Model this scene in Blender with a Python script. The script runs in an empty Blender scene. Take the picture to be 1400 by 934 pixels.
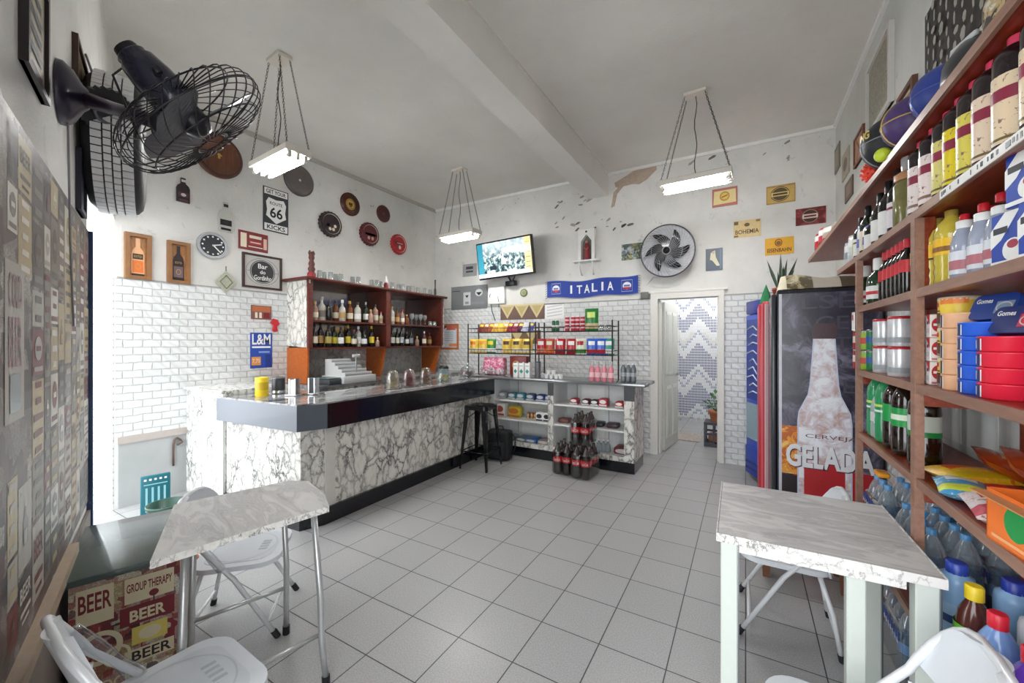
import bpy, bmesh, math, random
from mathutils import Vector, Matrix
random.seed(7)
SC = bpy.context.scene
COL = SC.collection
PI = math.pi
# ------------------------------------------------------------------ survey of the place
FOC, YAW, CAMZ = 551.0, math.radians(30.1), 1.45
SY, CYW = math.sin(YAW), math.cos(YAW)
XR, XL, YB, ZC = 0.83, -4.71, 5.44, 3.75          # right wall, left wall, back wall, ceiling
WN = Vector((0.323, 0.946, 0)).normalized()       # normal of the slanted entrance wall
WD = Vector((-WN.y, WN.x, 0))                     # runs away from the camera along it
WDIST = 0.30
def ray(px, py=467):
    return Vector((-SY*FOC + CYW*(px-700), CYW*FOC + SY*(px-700), 467-py))
def onX(px, py, X=XL):
    r = ray(px, py); s = X/r.x; return Vector((X, r.y*s, CAMZ + r.z*s))
def onY(px, py, Y=YB):
    r = ray(px, py); s = Y/r.y; return Vector((r.x*s, Y, CAMZ + r.z*s))
def onZ(px, py, Z=0):
    r = ray(px, py); s = (Z-CAMZ)/r.z; return Vector((r.x*s, r.y*s, Z))
def onW(px, py):
    r = ray(px, py); s = -WDIST/(r.x*WN.x + r.y*WN.y); return Vector((r.x*s, r.y*s, CAMZ + r.z*s))
PLANES = {'L': (onX, Vector((0,1,0)), Vector((1,0,0))), 'B': (onY, Vector((1,0,0)), Vector((0,-1,0))),
          'R': (lambda a,b: onX(a,b,XR), Vector((0,-1,0)), Vector((-1,0,0))), 'W': (onW, WD, WN)}
def frameM(o, u, n):
    up = Vector((0,0,1)); M = Matrix.Identity(4)
    for i, v in enumerate((u, up, n)):
        for k in range(3): M[k][i] = v[k]
    for k in range(3): M[k][3] = o[k]
    return M
def wallrect(pl, x0, y0, x1, y1, off=0.0006):
    f, u, n = PLANES[pl]
    cx, cy = (x0+x1)/2, (y0+y1)/2
    a, b = f(x0, cy), f(x1, cy)
    mid = (a+b)/2
    rr = ray(cx); pc = f(cx, cy)
    h = abs(f(cx, y0).z - f(cx, y1).z)
    w = (b-a).length
    o = Vector((mid.x, mid.y, pc.z)) + n*off
    return frameM(o, u, n), w, h
def T(x=0, y=0, z=0): return Matrix.Translation((x, y, z))
def RX(a): return Matrix.Rotation(a, 4, 'X')
def RY(a): return Matrix.Rotation(a, 4, 'Y')
def RZ(a): return Matrix.Rotation(a, 4, 'Z')
def alignZ(p, d, roll=0):
    q = Vector(d).to_track_quat('Z', 'Y')
    return Matrix.Translation(p) @ q.to_matrix().to_4x4() @ RZ(roll)
# ------------------------------------------------------------------ materials
def lin(h):
    h = h.lstrip('#'); c = [int(h[i:i+2], 16)/255 for i in (0, 2, 4)]
    return tuple(((v/12.92) if v <= .04045 else ((v+.055)/1.055)**2.4) for v in c) + (1,)
MATS = {}
def nt_new(name):
    m = bpy.data.materials.new(name); m.use_nodes = True
    nt = m.node_tree; b = nt.nodes['Principled BSDF']
    return m, nt, b
def link(nt, a, b): nt.links.new(a, b)
def mat(hexc, rough=.5, metal=0, var=.08, scale=30, emis=0, coat=0, trans=0, bump=0, name=None):
    key = (hexc, rough, metal, var, scale, emis, coat, trans, bump)
    if key in MATS: return MATS[key]
    m, nt, b = nt_new(name or ('surface_' + hexc.strip('#')))
    c = lin(hexc)
    b.inputs['Roughness'].default_value = rough
    b.inputs['Metallic'].default_value = metal
    if coat: b.inputs['Coat Weight'].default_value = coat
    if trans: b.inputs['Transmission Weight'].default_value = trans
    if emis:
        b.inputs['Emission Color'].default_value = c; b.inputs['Emission Strength'].default_value = emis
    n = nt.nodes.new('ShaderNodeTexNoise'); n.inputs['Scale'].default_value = scale; n.inputs['Detail'].default_value = 4
    tc = nt.nodes.new('ShaderNodeTexCoord'); link(nt, tc.outputs['Object'], n.inputs['Vector'])
    mx = nt.nodes.new('ShaderNodeMix'); mx.data_type = 'RGBA'
    mx.inputs['A'].default_value = tuple(v*(1-var) for v in c[:3]) + (1,)
    mx.inputs['B'].default_value = tuple(min(1, v*(1+var)) for v in c[:3]) + (1,)
    link(nt, n.outputs['Fac'], mx.inputs['Factor']); link(nt, mx.outputs['Result'], b.inputs['Base Color'])
    if bump:
        bp = nt.nodes.new('ShaderNodeBump'); bp.inputs['Strength'].default_value = bump; bp.inputs['Distance'].default_value = .01
        link(nt, n.outputs['Fac'], bp.inputs['Height']); link(nt, bp.outputs['Normal'], b.inputs['Normal'])
    MATS[key] = m; return m
def clear(hexc='ffffff', gloss=.25, name=None, opac=0.0):
    key = ('clear', hexc, gloss, opac)
    if key in MATS: return MATS[key]
    m = bpy.data.materials.new(name or 'clear_' + hexc); m.use_nodes = True; nt = m.node_tree; nt.nodes.clear()
    o = nt.nodes.new('ShaderNodeOutputMaterial'); t = nt.nodes.new('ShaderNodeBsdfTransparent'); t.inputs[0].default_value = lin(hexc)
    g = nt.nodes.new('ShaderNodeBsdfGlossy'); g.inputs['Roughness'].default_value = .06
    lw = nt.nodes.new('ShaderNodeLayerWeight'); lw.inputs[0].default_value = gloss
    mx = nt.nodes.new('ShaderNodeMixShader')
    link(nt, lw.outputs['Facing'], mx.inputs[0]); link(nt, t.outputs[0], mx.inputs[1]); link(nt, g.outputs[0], mx.inputs[2])
    out = mx
    if opac:
        d = nt.nodes.new('ShaderNodeBsdfDiffuse'); d.inputs[0].default_value = lin(hexc)
        m2 = nt.nodes.new('ShaderNodeMixShader'); m2.inputs[0].default_value = opac
        link(nt, mx.outputs[0], m2.inputs[1]); link(nt, d.outputs[0], m2.inputs[2]); out = m2
    link(nt, out.outputs[0], o.inputs[0]); MATS[key] = m; return m
def ramp(nt, stops, interp='LINEAR'):
    r = nt.nodes.new('ShaderNodeValToRGB'); r.color_ramp.interpolation = interp
    e = r.color_ramp.elements
    while len(e) < len(stops): e.new(.5)
    for i, (p, c) in enumerate(stops): e[i].position = p; e[i].color = lin(c) if isinstance(c, str) else c
    return r
def coords(nt, scale=(1,1,1), rot=(0,0,0), loc=(0,0,0)):
    tc = nt.nodes.new('ShaderNodeTexCoord'); mp = nt.nodes.new('ShaderNodeMapping')
    mp.inputs['Scale'].default_value = scale; mp.inputs['Rotation'].default_value = rot; mp.inputs['Location'].default_value = loc
    link(nt, tc.outputs['Object'], mp.inputs['Vector']); return mp.outputs['Vector']
def noise(nt, vec, scale, detail=5, rough=.6, dist=0):
    n = nt.nodes.new('ShaderNodeTexNoise'); n.inputs['Scale'].default_value = scale; n.inputs['Detail'].default_value = detail
    n.inputs['Roughness'].default_value = rough; n.inputs['Distortion'].default_value = dist
    link(nt, vec, n.inputs['Vector']); return n
def mixc(nt, fac, a, b, mode='MIX'):
    m = nt.nodes.new('ShaderNodeMix'); m.data_type = 'RGBA'; m.blend_type = mode
    for k, v in (('Factor', fac), ('A', a), ('B', b)):
        if isinstance(v, (int, float)): m.inputs[k].default_value = v
        elif isinstance(v, str): m.inputs[k].default_value = lin(v)
        elif isinstance(v, tuple): m.inputs[k].default_value = v
        else: link(nt, v, m.inputs[k])
    return m.outputs['Result']
def math2(nt, op, a, b=0.0):
    m = nt.nodes.new('ShaderNodeMath'); m.operation = op
    for i, v in enumerate((a, b)):
        if isinstance(v, (int, float)): m.inputs[i].default_value = v
        else: link(nt, v, m.inputs[i])
    return m.outputs[0]
def bumpn(nt, b, h, strength=.3, dist=.01):
    bp = nt.nodes.new('ShaderNodeBump'); bp.inputs['Strength'].default_value = strength; bp.inputs['Distance'].default_value = dist
    link(nt, h, bp.inputs['Height']); link(nt, bp.outputs['Normal'], b.inputs['Normal'])

def m_plaster(name, base, dark, stain=.5, crack=True):
    m, nt, b = nt_new(name); v = coords(nt)
    n1 = noise(nt, v, 1.1, 6, .62); n2 = noise(nt, v, 7, 8, .7, .6); n3 = noise(nt, v, 60, 3)
    r1 = ramp(nt, [(.35, '000000'), (.75, 'ffffff')]); link(nt, n1.outputs['Fac'], r1.inputs[0])
    c = mixc(nt, r1.outputs[0], base, dark)
    r2 = ramp(nt, [(.60, '000000'), (.70, 'ffffff')]); link(nt, n2.outputs['Fac'], r2.inputs[0])
    f2 = math2(nt, 'MULTIPLY', r2.outputs[0], stain)
    c = mixc(nt, f2, c, 'b0aca2')
    if crack:
        n4 = noise(nt, v, 3.3, 9, .75, 1.5)
        r3 = ramp(nt, [(.335, 'ffffff'), (.36, '000000')]); link(nt, n4.outputs['Fac'], r3.inputs[0])
        hz = nt.nodes.new('ShaderNodeSeparateXYZ'); link(nt, v, hz.inputs[0])
        hi = nt.nodes.new('ShaderNodeMapRange'); hi.inputs[1].default_value = 2.3; hi.inputs[2].default_value = 3.6
        link(nt, hz.outputs[2], hi.inputs[0])
        c = mixc(nt, math2(nt, 'MULTIPLY', r3.outputs[0], hi.outputs[0]), c, '8c8578')
    link(nt, c, b.inputs['Base Color']); b.inputs['Roughness'].default_value = .85
    hh = math2(nt, 'ADD', n2.outputs['Fac'], math2(nt, 'MULTIPLY', n3.outputs['Fac'], .4)); bumpn(nt, b, hh, .35, .012)
    return m
def m_bricktile(name, axis):
    m, nt, b = nt_new(name)
    rot = {'X': (PI/2, 0, 0), 'Y': (PI/2, 0, PI/2), 'D': (PI/2, 0, 0)}[axis]
    tc = nt.nodes.new('ShaderNodeTexCoord'); sp = nt.nodes.new('ShaderNodeSeparateXYZ'); link(nt, tc.outputs['Object'], sp.inputs[0])
    cb = nt.nodes.new('ShaderNodeCombineXYZ'); link(nt, sp.outputs[1 if axis == 'Y' else 0], cb.inputs[0]); link(nt, sp.outputs[2], cb.inputs[1])
    nz = noise(nt, cb.outputs[0], 9, 3); va = nt.nodes.new('ShaderNodeVectorMath'); va.operation = 'MULTIPLY_ADD'
    link(nt, nz.outputs['Color'], va.inputs[0]); va.inputs[1].default_value = (.02, .02, 0); link(nt, cb.outputs[0], va.inputs[2])
    br = nt.nodes.new('ShaderNodeTexBrick'); link(nt, va.outputs[0], br.inputs['Vector'])
    br.inputs['Scale'].default_value = 1; br.inputs['Brick Width'].default_value = .135; br.inputs['Row Height'].default_value = .067
    br.inputs['Mortar Size'].default_value = .0075; br.inputs['Mortar Smooth'].default_value = .9
    br.inputs['Color1'].default_value = lin('e9ebea'); br.inputs['Color2'].default_value = lin('dcdedd'); br.inputs['Mortar'].default_value = lin('b9bcbb')
    n2 = noise(nt, cb.outputs[0], 2.0, 5)
    c = mixc(nt, math2(nt, 'MULTIPLY', n2.outputs['Fac'], .30), br.outputs['Color'], 'a9abaa')
    link(nt, c, b.inputs['Base Color']); b.inputs['Roughness'].default_value = .3
    w = nt.nodes.new('ShaderNodeTexWave'); w.inputs['Scale'].default_value = 7; w.inputs['Distortion'].default_value = 3; w.wave_type = 'BANDS'; w.bands_direction = 'DIAGONAL'
    link(nt, cb.outputs[0], w.inputs['Vector'])
    h = math2(nt, 'SUBTRACT', math2(nt, 'MULTIPLY', w.outputs['Fac'], .7), math2(nt, 'MULTIPLY', br.outputs['Fac'], .8)); bumpn(nt, b, h, .6, .010)
    return m
def m_floor():
    m, nt, b = nt_new('speckled_floor_tile'); tc = nt.nodes.new('ShaderNodeTexCoord')
    mp = nt.nodes.new('ShaderNodeMapping'); mp.inputs['Location'].default_value = (.304*40, -1.880+.303*40, 0); link(nt, tc.outputs['Object'], mp.inputs[0])
    br = nt.nodes.new('ShaderNodeTexBrick'); link(nt, mp.outputs[0], br.inputs['Vector']); br.offset = 0; br.offset_frequency = 1
    br.inputs['Scale'].default_value = 1; br.inputs['Brick Width'].default_value = .304; br.inputs['Row Height'].default_value = .303
    br.inputs['Mortar Size'].default_value = .0028; br.inputs['Mortar Smooth'].default_value = .15
    br.inputs['Color1'].default_value = lin('acacac'); br.inputs['Color2'].default_value = lin('a3a4a4'); br.inputs['Mortar'].default_value = lin('3a3c40')
    v = mp.outputs[0]; n1 = noise(nt, v, 160, 2, .6); n2 = noise(nt, v, 1.6, 5)
    r = ramp(nt, [(.40, '000000'), (.62, 'ffffff')]); link(nt, n1.outputs['Fac'], r.inputs[0])
    sp = mixc(nt, r.outputs[0], '808183', 'c4c4c2'); c = mixc(nt, .35, br.outputs['Color'], sp)
    c = mixc(nt, math2(nt, 'MULTIPLY', n2.outputs['Fac'], .25), c, '9a9a9a')
    c = mixc(nt, br.outputs['Fac'], c, '3a3c40')
    link(nt, c, b.inputs['Base Color'])
    rr = nt.nodes.new('ShaderNodeMapRange'); rr.inputs[3].default_value = .28; rr.inputs[4].default_value = .42; link(nt, n2.outputs['Fac'], rr.inputs[0])
    link(nt, rr.outputs[0], b.inputs['Roughness']); bumpn(nt, b, math2(nt, 'SUBTRACT', 0.0, br.outputs['Fac']), .5, .004)
    return m
def m_marble(name, base, vein, s1=9, w=.035, rough=.35, stretch=(1,1,.6), soft='bdb9ae'):
    m, nt, b = nt_new(name); v = coords(nt, stretch, (.3, .5, .2))
    nz = noise(nt, v, s1*.55, 6, .65); va = nt.nodes.new('ShaderNodeVectorMath'); va.operation = 'MULTIPLY_ADD'
    link(nt, nz.outputs['Color'], va.inputs[0]); va.inputs[1].default_value = (.22, .22, .22); link(nt, v, va.inputs[2])
    vo = nt.nodes.new('ShaderNodeTexVoronoi'); vo.feature = 'DISTANCE_TO_EDGE'; vo.inputs['Scale'].default_value = s1; link(nt, va.outputs[0], vo.inputs['Vector'])
    n2 = noise(nt, v, s1*.5, 4); md = nt.nodes.new('ShaderNodeMapRange'); md.inputs[1].default_value = .4; md.inputs[2].default_value = .62
    link(nt, n2.outputs['Fac'], md.inputs[0])
    r = ramp(nt, [(0, 'ffffff'), (w, '909090'), (w*2.6, '000000')]); link(nt, vo.outputs['Distance'], r.inputs[0])
    f = math2(nt, 'MULTIPLY', r.outputs[0], math2(nt, 'ADD', math2(nt, 'MULTIPLY', md.outputs[0], .5), .5))
    n3 = noise(nt, v, s1*1.3, 6, .7, .8); r3 = ramp(nt, [(.5, '000000'), (.68, 'ffffff')]); link(nt, n3.outputs['Fac'], r3.inputs[0])
    c = mixc(nt, math2(nt, 'MULTIPLY', r3.outputs[0], .6), base, soft); c = mixc(nt, f, c, vein)
    link(nt, c, b.inputs['Base Color']); b.inputs['Roughness'].default_value = rough; return m
def m_table():
    m, nt, b = nt_new('grey_streaked_laminate'); v = coords(nt, (1.2, 5, 3), (0, 0, .5))
    n = noise(nt, v, 3.2, 8, .6, 1.0); r = ramp(nt, [(.28, 'd6d5d3'), (.38, 'b3b3b4'), (.43, 'cfcecd'), (.48, 'c0c0c0'), (.54, 'd9d8d6'), (.66, 'e0dfdd')]); link(nt, n.outputs['Fac'], r.inputs[0])
    link(nt, r.outputs[0], b.inputs['Base Color']); b.inputs['Roughness'].default_value = .33; return m
def m_wood(name, a, c2, rough=.35, scale=5, rot=(0,0,0)):
    m, nt, b = nt_new(name); v = coords(nt, (6, .8, 6), rot); n = noise(nt, v, scale, 6, .6, 1.2)
    r = ramp(nt, [(.3, a), (.7, c2)]); link(nt, n.outputs['Fac'], r.inputs[0]); link(nt, r.outputs[0], b.inputs['Base Color'])
    b.inputs['Roughness'].default_value = rough; bumpn(nt, b, n.outputs['Fac'], .1, .003); return m
def m_collage(name, pal, scale=(5, 5, 5), rough=.22, detail=22):
    m, nt, b = nt_new(name); v = coords(nt, scale)
    def vor(s, feat='F1'):
        vo = nt.nodes.new('ShaderNodeTexVoronoi'); vo.distance = 'CHEBYCHEV' if feat == 'F1' else 'EUCLIDEAN'; vo.feature = feat
        vo.inputs['Scale'].default_value = s; link(nt, v, vo.inputs['Vector']); return vo
    a = vor(1.0); sx = nt.nodes.new('ShaderNodeSeparateColor'); link(nt, a.outputs['Color'], sx.inputs[0])
    k = len(pal); r = ramp(nt, [(i/k, pal[i]) for i in range(k)], 'CONSTANT'); link(nt, sx.outputs[0], r.inputs[0])
    c2 = vor(3.3); s2 = nt.nodes.new('ShaderNodeSeparateColor'); link(nt, c2.outputs['Color'], s2.inputs[0])
    r2 = ramp(nt, [(i/k, pal[(i*3+1) % k]) for i in range(k)], 'CONSTANT'); link(nt, s2.outputs[1], r2.inputs[0])
    g = math2(nt, 'GREATER_THAN', s2.outputs[2], .55); c = mixc(nt, math2(nt, 'MULTIPLY', g, .8), r.outputs[0], r2.outputs[0])
    n = noise(nt, v, detail*.35, 6, .7, 1.5); rn = ramp(nt, [(.47, '000000'), (.5, 'ffffff'), (.53, 'ffffff'), (.56, '000000')]); link(nt, n.outputs['Fac'], rn.inputs[0])
    c = mixc(nt, math2(nt, 'MULTIPLY', rn.outputs[0], .75), c, pal[-1])
    ed = ramp(nt, [(.40, '000000'), (.46, 'ffffff')]); link(nt, a.outputs['Distance'], ed.inputs[0])
    c = mixc(nt, math2(nt, 'MULTIPLY', ed.outputs[0], .5), c, pal[0])
    link(nt, c, b.inputs['Base Color']); b.inputs['Roughness'].default_value = rough; return m
def m_print(name, a, b2, c3, scale=40, rough=.35):
    m, nt, b = nt_new(name); v = coords(nt); n = noise(nt, v, scale, 5, .65, 1.0)
    r = ramp(nt, [(.42, a), (.50, b2), (.60, c3)], 'CONSTANT'); link(nt, n.outputs['Fac'], r.inputs[0]); link(nt, r.outputs[0], b.inputs['Base Color'])
    b.inputs['Roughness'].default_value = rough; return m
# ------------------------------------------------------------------ mesh builder
TXT = {}
def textmesh(s, bold=0):
    if (s, bold) in TXT: return TXT[(s, bold)]
    cu = bpy.data.curves.new('t', 'FONT'); cu.body = s; cu.offset = bold; cu.resolution_u = 3
    ob = bpy.data.objects.new('t', cu); me = bpy.data.meshes.new_from_object(ob)
    vs = [v.co.copy() for v in me.vertices]; fs = [tuple(p.vertices) for p in me.polygons]
    bpy.data.objects.remove(ob); bpy.data.curves.remove(cu); bpy.data.meshes.remove(me)
    x0, x1 = min(v.x for v in vs), max(v.x for v in vs); y0, y1 = min(v.y for v in vs), max(v.y for v in vs)
    vs = [((v.x-x0)/(x1-x0)-.5, (v.y-y0)/(y1-y0)-.5) for v in vs]
    TXT[(s, bold)] = (vs, fs); return TXT[(s, bold)]
class MB:
    def __init__(s): s.v = []; s.f = []; s.m = []; s.sm = []; s.mats = []
    def mi(s, m):
        if m not in s.mats: s.mats.append(m)
        return s.mats.index(m)
    def add(s, vs, fs, m, smooth=False, M=None):
        o = len(s.v)
        for v in vs:
            v = Vector(v); s.v.append(tuple(M @ v) if M is not None else tuple(v))
        for k, f in enumerate(fs):
            s.f.append(tuple(i+o for i in f)); s.m.append(s.mi(m[k] if isinstance(m, list) else m)); s.sm.append(smooth)
        return s
    def bx(s, x0, x1, y0, y1, z0, z1, m, M=None):
        vs = [(x, y, z) for z in (z0, z1) for y in (y0, y1) for x in (x0, x1)]
        return s.add(vs, [(0,2,3,1), (4,5,7,6), (0,1,5,4), (2,6,7,3), (0,4,6,2), (1,3,7,5)], m, False, M)
    def box(s, cx, cy, cz, sx, sy, sz, m, M=None): return s.bx(cx-sx/2, cx+sx/2, cy-sy/2, cy+sy/2, cz-sz/2, cz+sz/2, m, M)
    def rbox(s, cx, cy, cz, sx, sy, sz, m, r=.01, seg=2, M=None, smooth=True):
        bm = bmesh.new(); bmesh.ops.create_cube(bm, size=1)
        for v in bm.verts: v.co = Vector((v.co.x*sx+cx, v.co.y*sy+cy, v.co.z*sz+cz))
        bmesh.ops.bevel(bm, geom=bm.edges[:], offset=r, segments=seg, affect='EDGES', profile=.5)
        bm.verts.index_update(); vs = [v.co.copy() for v in bm.verts]; fs = [tuple(v.index for v in f.verts) for f in bm.faces]; bm.free()
        return s.add(vs, fs, m, smooth and seg > 1, M)
    def prism(s, poly, z0, z1, m, M=None, side=None, smooth=False):
        n = len(poly); a = sum(poly[i][0]*poly[(i+1) % n][1]-poly[(i+1) % n][0]*poly[i][1] for i in range(n))
        if a < 0: poly = poly[::-1]
        vs = [(x, y, z0) for x, y in poly] + [(x, y, z1) for x, y in poly]
        s.add(vs, [tuple(range(n))[::-1], tuple(range(n, 2*n))], m, False, M)
        return s.add(vs, [(i, (i+1) % n, (i+1) % n+n, i+n) for i in range(n)], side or m, smooth, M)
    def lathe(s, prof, m, seg=20, M=None, smooth=True, sx=1, sy=1, ph=0):
        vs = []; fs = []; n = len(prof)
        for r, z in prof:
            for k in range(seg):
                a = 2*PI*k/seg+ph; vs.append((r*math.cos(a)*sx, r*math.sin(a)*sy, z))
        mm = []
        for i in range(n-1):
            for k in range(seg):
                k2 = (k+1) % seg; fs.append((i*seg+k, i*seg+k2, (i+1)*seg+k2, (i+1)*seg+k)); mm.append(m[i] if isinstance(m, list) else m)
        s.add(vs, fs, mm, smooth, M)
        if prof[0][0] > 1e-6: s.add([vs[k] for k in range(seg)], [tuple(range(seg))[::-1]], mm[0], False, M)
        if prof[-1][0] > 1e-6: s.add([vs[(n-1)*seg+k] for k in range(seg)], [tuple(range(seg))], mm[-1], False, M)
        return s
    def cyl(s, p, q, r, m, seg=12, r2=None):
        p, q = Vector(p), Vector(q); return s.lathe([(r, 0), (r if r2 is None else r2, (q-p).length)], m, seg, alignZ(p, q-p))
    def tube(s, pts, r, m, seg=8, closed=False, flat=1):
        pts = [Vector(p) for p in pts]; n = len(pts); vs = []; fs = []; prev = None
        for i, p in enumerate(pts):
            a = pts[i-1] if (i > 0 or closed) else p; b = pts[(i+1) % n] if (i < n-1 or closed) else p
            t = (b-a).normalized()
            if prev is None:
                u = t.orthogonal().normalized()
            else:
                u = (prev - t*prev.dot(t));  u = u.normalized() if u.length > 1e-6 else t.orthogonal().normalized()
            prev = u; w = t.cross(u); rr = r[i] if isinstance(r, (list, tuple)) else r
            for k in range(seg):
                an = 2*PI*k/seg; vs.append(p + (u*math.cos(an) + w*math.sin(an)*flat)*rr)
        for i in range(n if closed else n-1):
            j = (i+1) % n
            for k in range(seg):
                k2 = (k+1) % seg; fs.append((i*seg+k, i*seg+k2, j*seg+k2, j*seg+k))
        if not closed: fs += [tuple(range(seg))[::-1], tuple(range((n-1)*seg, n*seg))]
        return s.add(vs, fs, m, True)
    def sphere(s, c, r, m, seg=16, sx=1, sy=1, sz=1, M=None):
        n = seg//2; prof = [(r*math.sin(PI*i/n), -r*math.cos(PI*i/n)*sz) for i in range(n+1)]
        prof[0] = (1e-5, prof[0][1]); prof[-1] = (1e-5, prof[-1][1])
        MM = Matrix.Translation(c); MM = (M @ MM) if M is not None else MM
        return s.lathe(prof, m, seg, MM, True, sx, sy)
    def text(s, t, x, y, w, h, m, z=0, M=None, bold=0, R=None, zaxis=False, ang=0):
        vs, fs = textmesh(t, bold); out = []
        for a, b in vs:
            px, py = x+a*w, y+b*h
            if R: out.append((R*math.sin(px/R), -R*math.cos(px/R), py))   # wrapped on an upright cylinder, facing -Y
            else: out.append((px, py, z))
        return s.add(out, fs, m, False, (M @ RZ(ang)) if (M is not None and ang) else (RZ(ang) if ang else M))
    def rect(s, x, y, w, h, m, z=0, M=None): return s.add([(x-w/2, y-h/2, z), (x+w/2, y-h/2, z), (x+w/2, y+h/2, z), (x-w/2, y+h/2, z)], [(0,1,2,3)], m, False, M)
    def ell(s, x, y, w, h, m, z=0, M=None, seg=28):
        return s.add([(x+w/2*math.cos(2*PI*k/seg), y+h/2*math.sin(2*PI*k/seg), z) for k in range(seg)], [tuple(range(seg))], m, False, M)
    def ring(s, x, y, w, h, t, m, z=0, M=None, seg=32):
        vs = [(x+(w/2-d)*math.cos(2*PI*k/seg), y+(h/2-d)*math.sin(2*PI*k/seg), z) for d in (0, t) for k in range(seg)]
        return s.add(vs, [(k, (k+1) % seg, seg+(k+1) % seg, seg+k) for k in range(seg)], m, False, M)
    def poly(s, pts, m, z=0, M=None): return s.add([(a, b, z) for a, b in pts], [tuple(range(len(pts)))], m, False, M)
    def mesh(s, name):
        me = bpy.data.meshes.new(name); me.from_pydata(s.v, [], s.f)
        for m in s.mats: me.materials.append(m)
        me.polygons.foreach_set('material_index', s.m); me.polygons.foreach_set('use_smooth', s.sm); me.update(); return me
    def build(s, name, parent=None, M=None): return put(name, s.mesh(name), parent, M)
def put(name, me, parent=None, M=None):
    o = bpy.data.objects.new(name, me); COL.objects.link(o)
    if parent is not None: o.parent = parent
    if M is not None: o.matrix_local = M
    return o
def tag(o, label, cat, group=None):
    o['label'] = label; o['category'] = cat
    if group: o['group'] = group
    return o
def thing(name, label, cat, M=None, group=None):
    o = bpy.data.objects.new(name, None); o.empty_display_size = .05; COL.objects.link(o)
    if M is not None: o.matrix_world = M
    return tag(o, label, cat, group)
def struct(o): o['kind'] = 'structure'; return o
def clone(root, M, label, group=None, parent=None):
    def rec(o, par):
        c = o.copy(); COL.objects.link(c); c.parent = par
        for ch in o.children: rec(ch, c)
        return c
    r = rec(root, parent)
    if parent is None:
        r.matrix_world = M; r['label'] = label
        if group: r['group'] = group
    else: r.matrix_local = M
    return r
ORD = ['first', 'second', 'third', 'fourth', 'fifth', 'sixth', 'seventh', 'eighth', 'ninth', 'tenth', 'eleventh', 'twelfth', 'thirteenth', 'fourteenth', 'fifteenth', 'sixteenth', 'seventeenth']
def arc(cx, cy, r, a0, a1, n): return [(cx+r*math.cos(a0+(a1-a0)*i/n), cy+r*math.sin(a0+(a1-a0)*i/n)) for i in range(n+1)]
def roundrect(w, h, r, n=5):
    p = []
    for sx, sy, a in ((1, 1, 0), (-1, 1, PI/2), (-1, -1, PI), (1, -1, 1.5*PI)): p += arc(sx*(w/2-r), sy*(h/2-r), r, a, a+PI/2, n)
    return p
# common colours
WHITE = mat('efefec', .4); BLACK = mat('141416', .35); CREAM = mat('e6dcc2', .5); RED = mat('c2202b', .4); DRED = mat('7c1820', .4); YEL = mat('eccb22', .4)
GOLD = mat('c9a24c', .4); NAVY = mat('1e2f73', .4); BLUE = mat('1f56b5', .4); GREEN = mat('2f8a3c', .4); DGRN = mat('1d4a2c', .35); BROWN = mat('4a2a1c', .5)
LGREY = mat('c9cacb', .45); GREY = mat('8b8d90', .5); DGREY = mat('3b3d42', .45); ORANGE = mat('e2702a', .45); PINK = mat('e06a86', .45); TAN = mat('c49a62', .55)
CHROME = mat('c9ccd0', .18, 1, .02); STEEL = mat('8d9094', .35, 1, .05); WHMET = mat('e4e5e6', .35, 0, .04); AMBER = mat('6b2f10', .15, 0, .15, coat=.5)
GLASSM = clear('f4f8f8', .35); PETC = clear('dfeaf2', .45); PETW = clear('e4eff6', .55, opac=.12); FILM = clear('f2f4f6', .30)
M_UP = m_plaster('stained_plaster', 'e4e3df', 'c9c9c3', .6); M_CEIL = m_plaster('ceiling_paint', 'e4e2dc', 'd6d4ce', .12, False)
M_TX = m_bricktile('embossed_tile_back', 'X'); M_TY = m_bricktile('embossed_tile_side', 'Y')
M_FL = m_floor(); M_BAR = m_marble('black_veined_laminate', 'e6e4dc', '1c1c20', 11, .085); M_BARW = m_marble('white_edge_laminate', 'ecece8', '2c2c30', 11, .07)
M_TAB = m_table(); M_REDW = m_wood('red_brown_wood', '6a2411', '9c4220', .33); M_EDGE = m_wood('brown_edge_laminate', '85604f', 'a37a66', .4)
M_HUT = m_wood('dark_red_hutch_wood', '4a1f17', '6b2e22', .35); M_ORW = m_wood('orange_varnished_wood', 'a3501c', 'bf6626', .3)
# ================================================================== ROOM
b = MB(); b.bx(-7.5, 3.2, -4.5, 9.0, -.12, 0, M_FL); struct(b.build('floor'))
def wp(t, off=0): return (-WDIST*WN.x + WD.x*t - WN.x*off, -WDIST*WN.y + WD.y*t - WN.y*off)
WE, WS, WJ = 3.12, .95, 4.88
# ceiling follows the slanted front
c0 = wp(-1.1, .22); c1 = wp(5.35, .22)
b = MB(); b.prism([c0, c1, (-5.3, 5.7), (1.1, 5.7), (1.1, c0[1])], ZC, ZC+.15, M_CEIL); struct(b.build('ceiling'))
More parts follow.
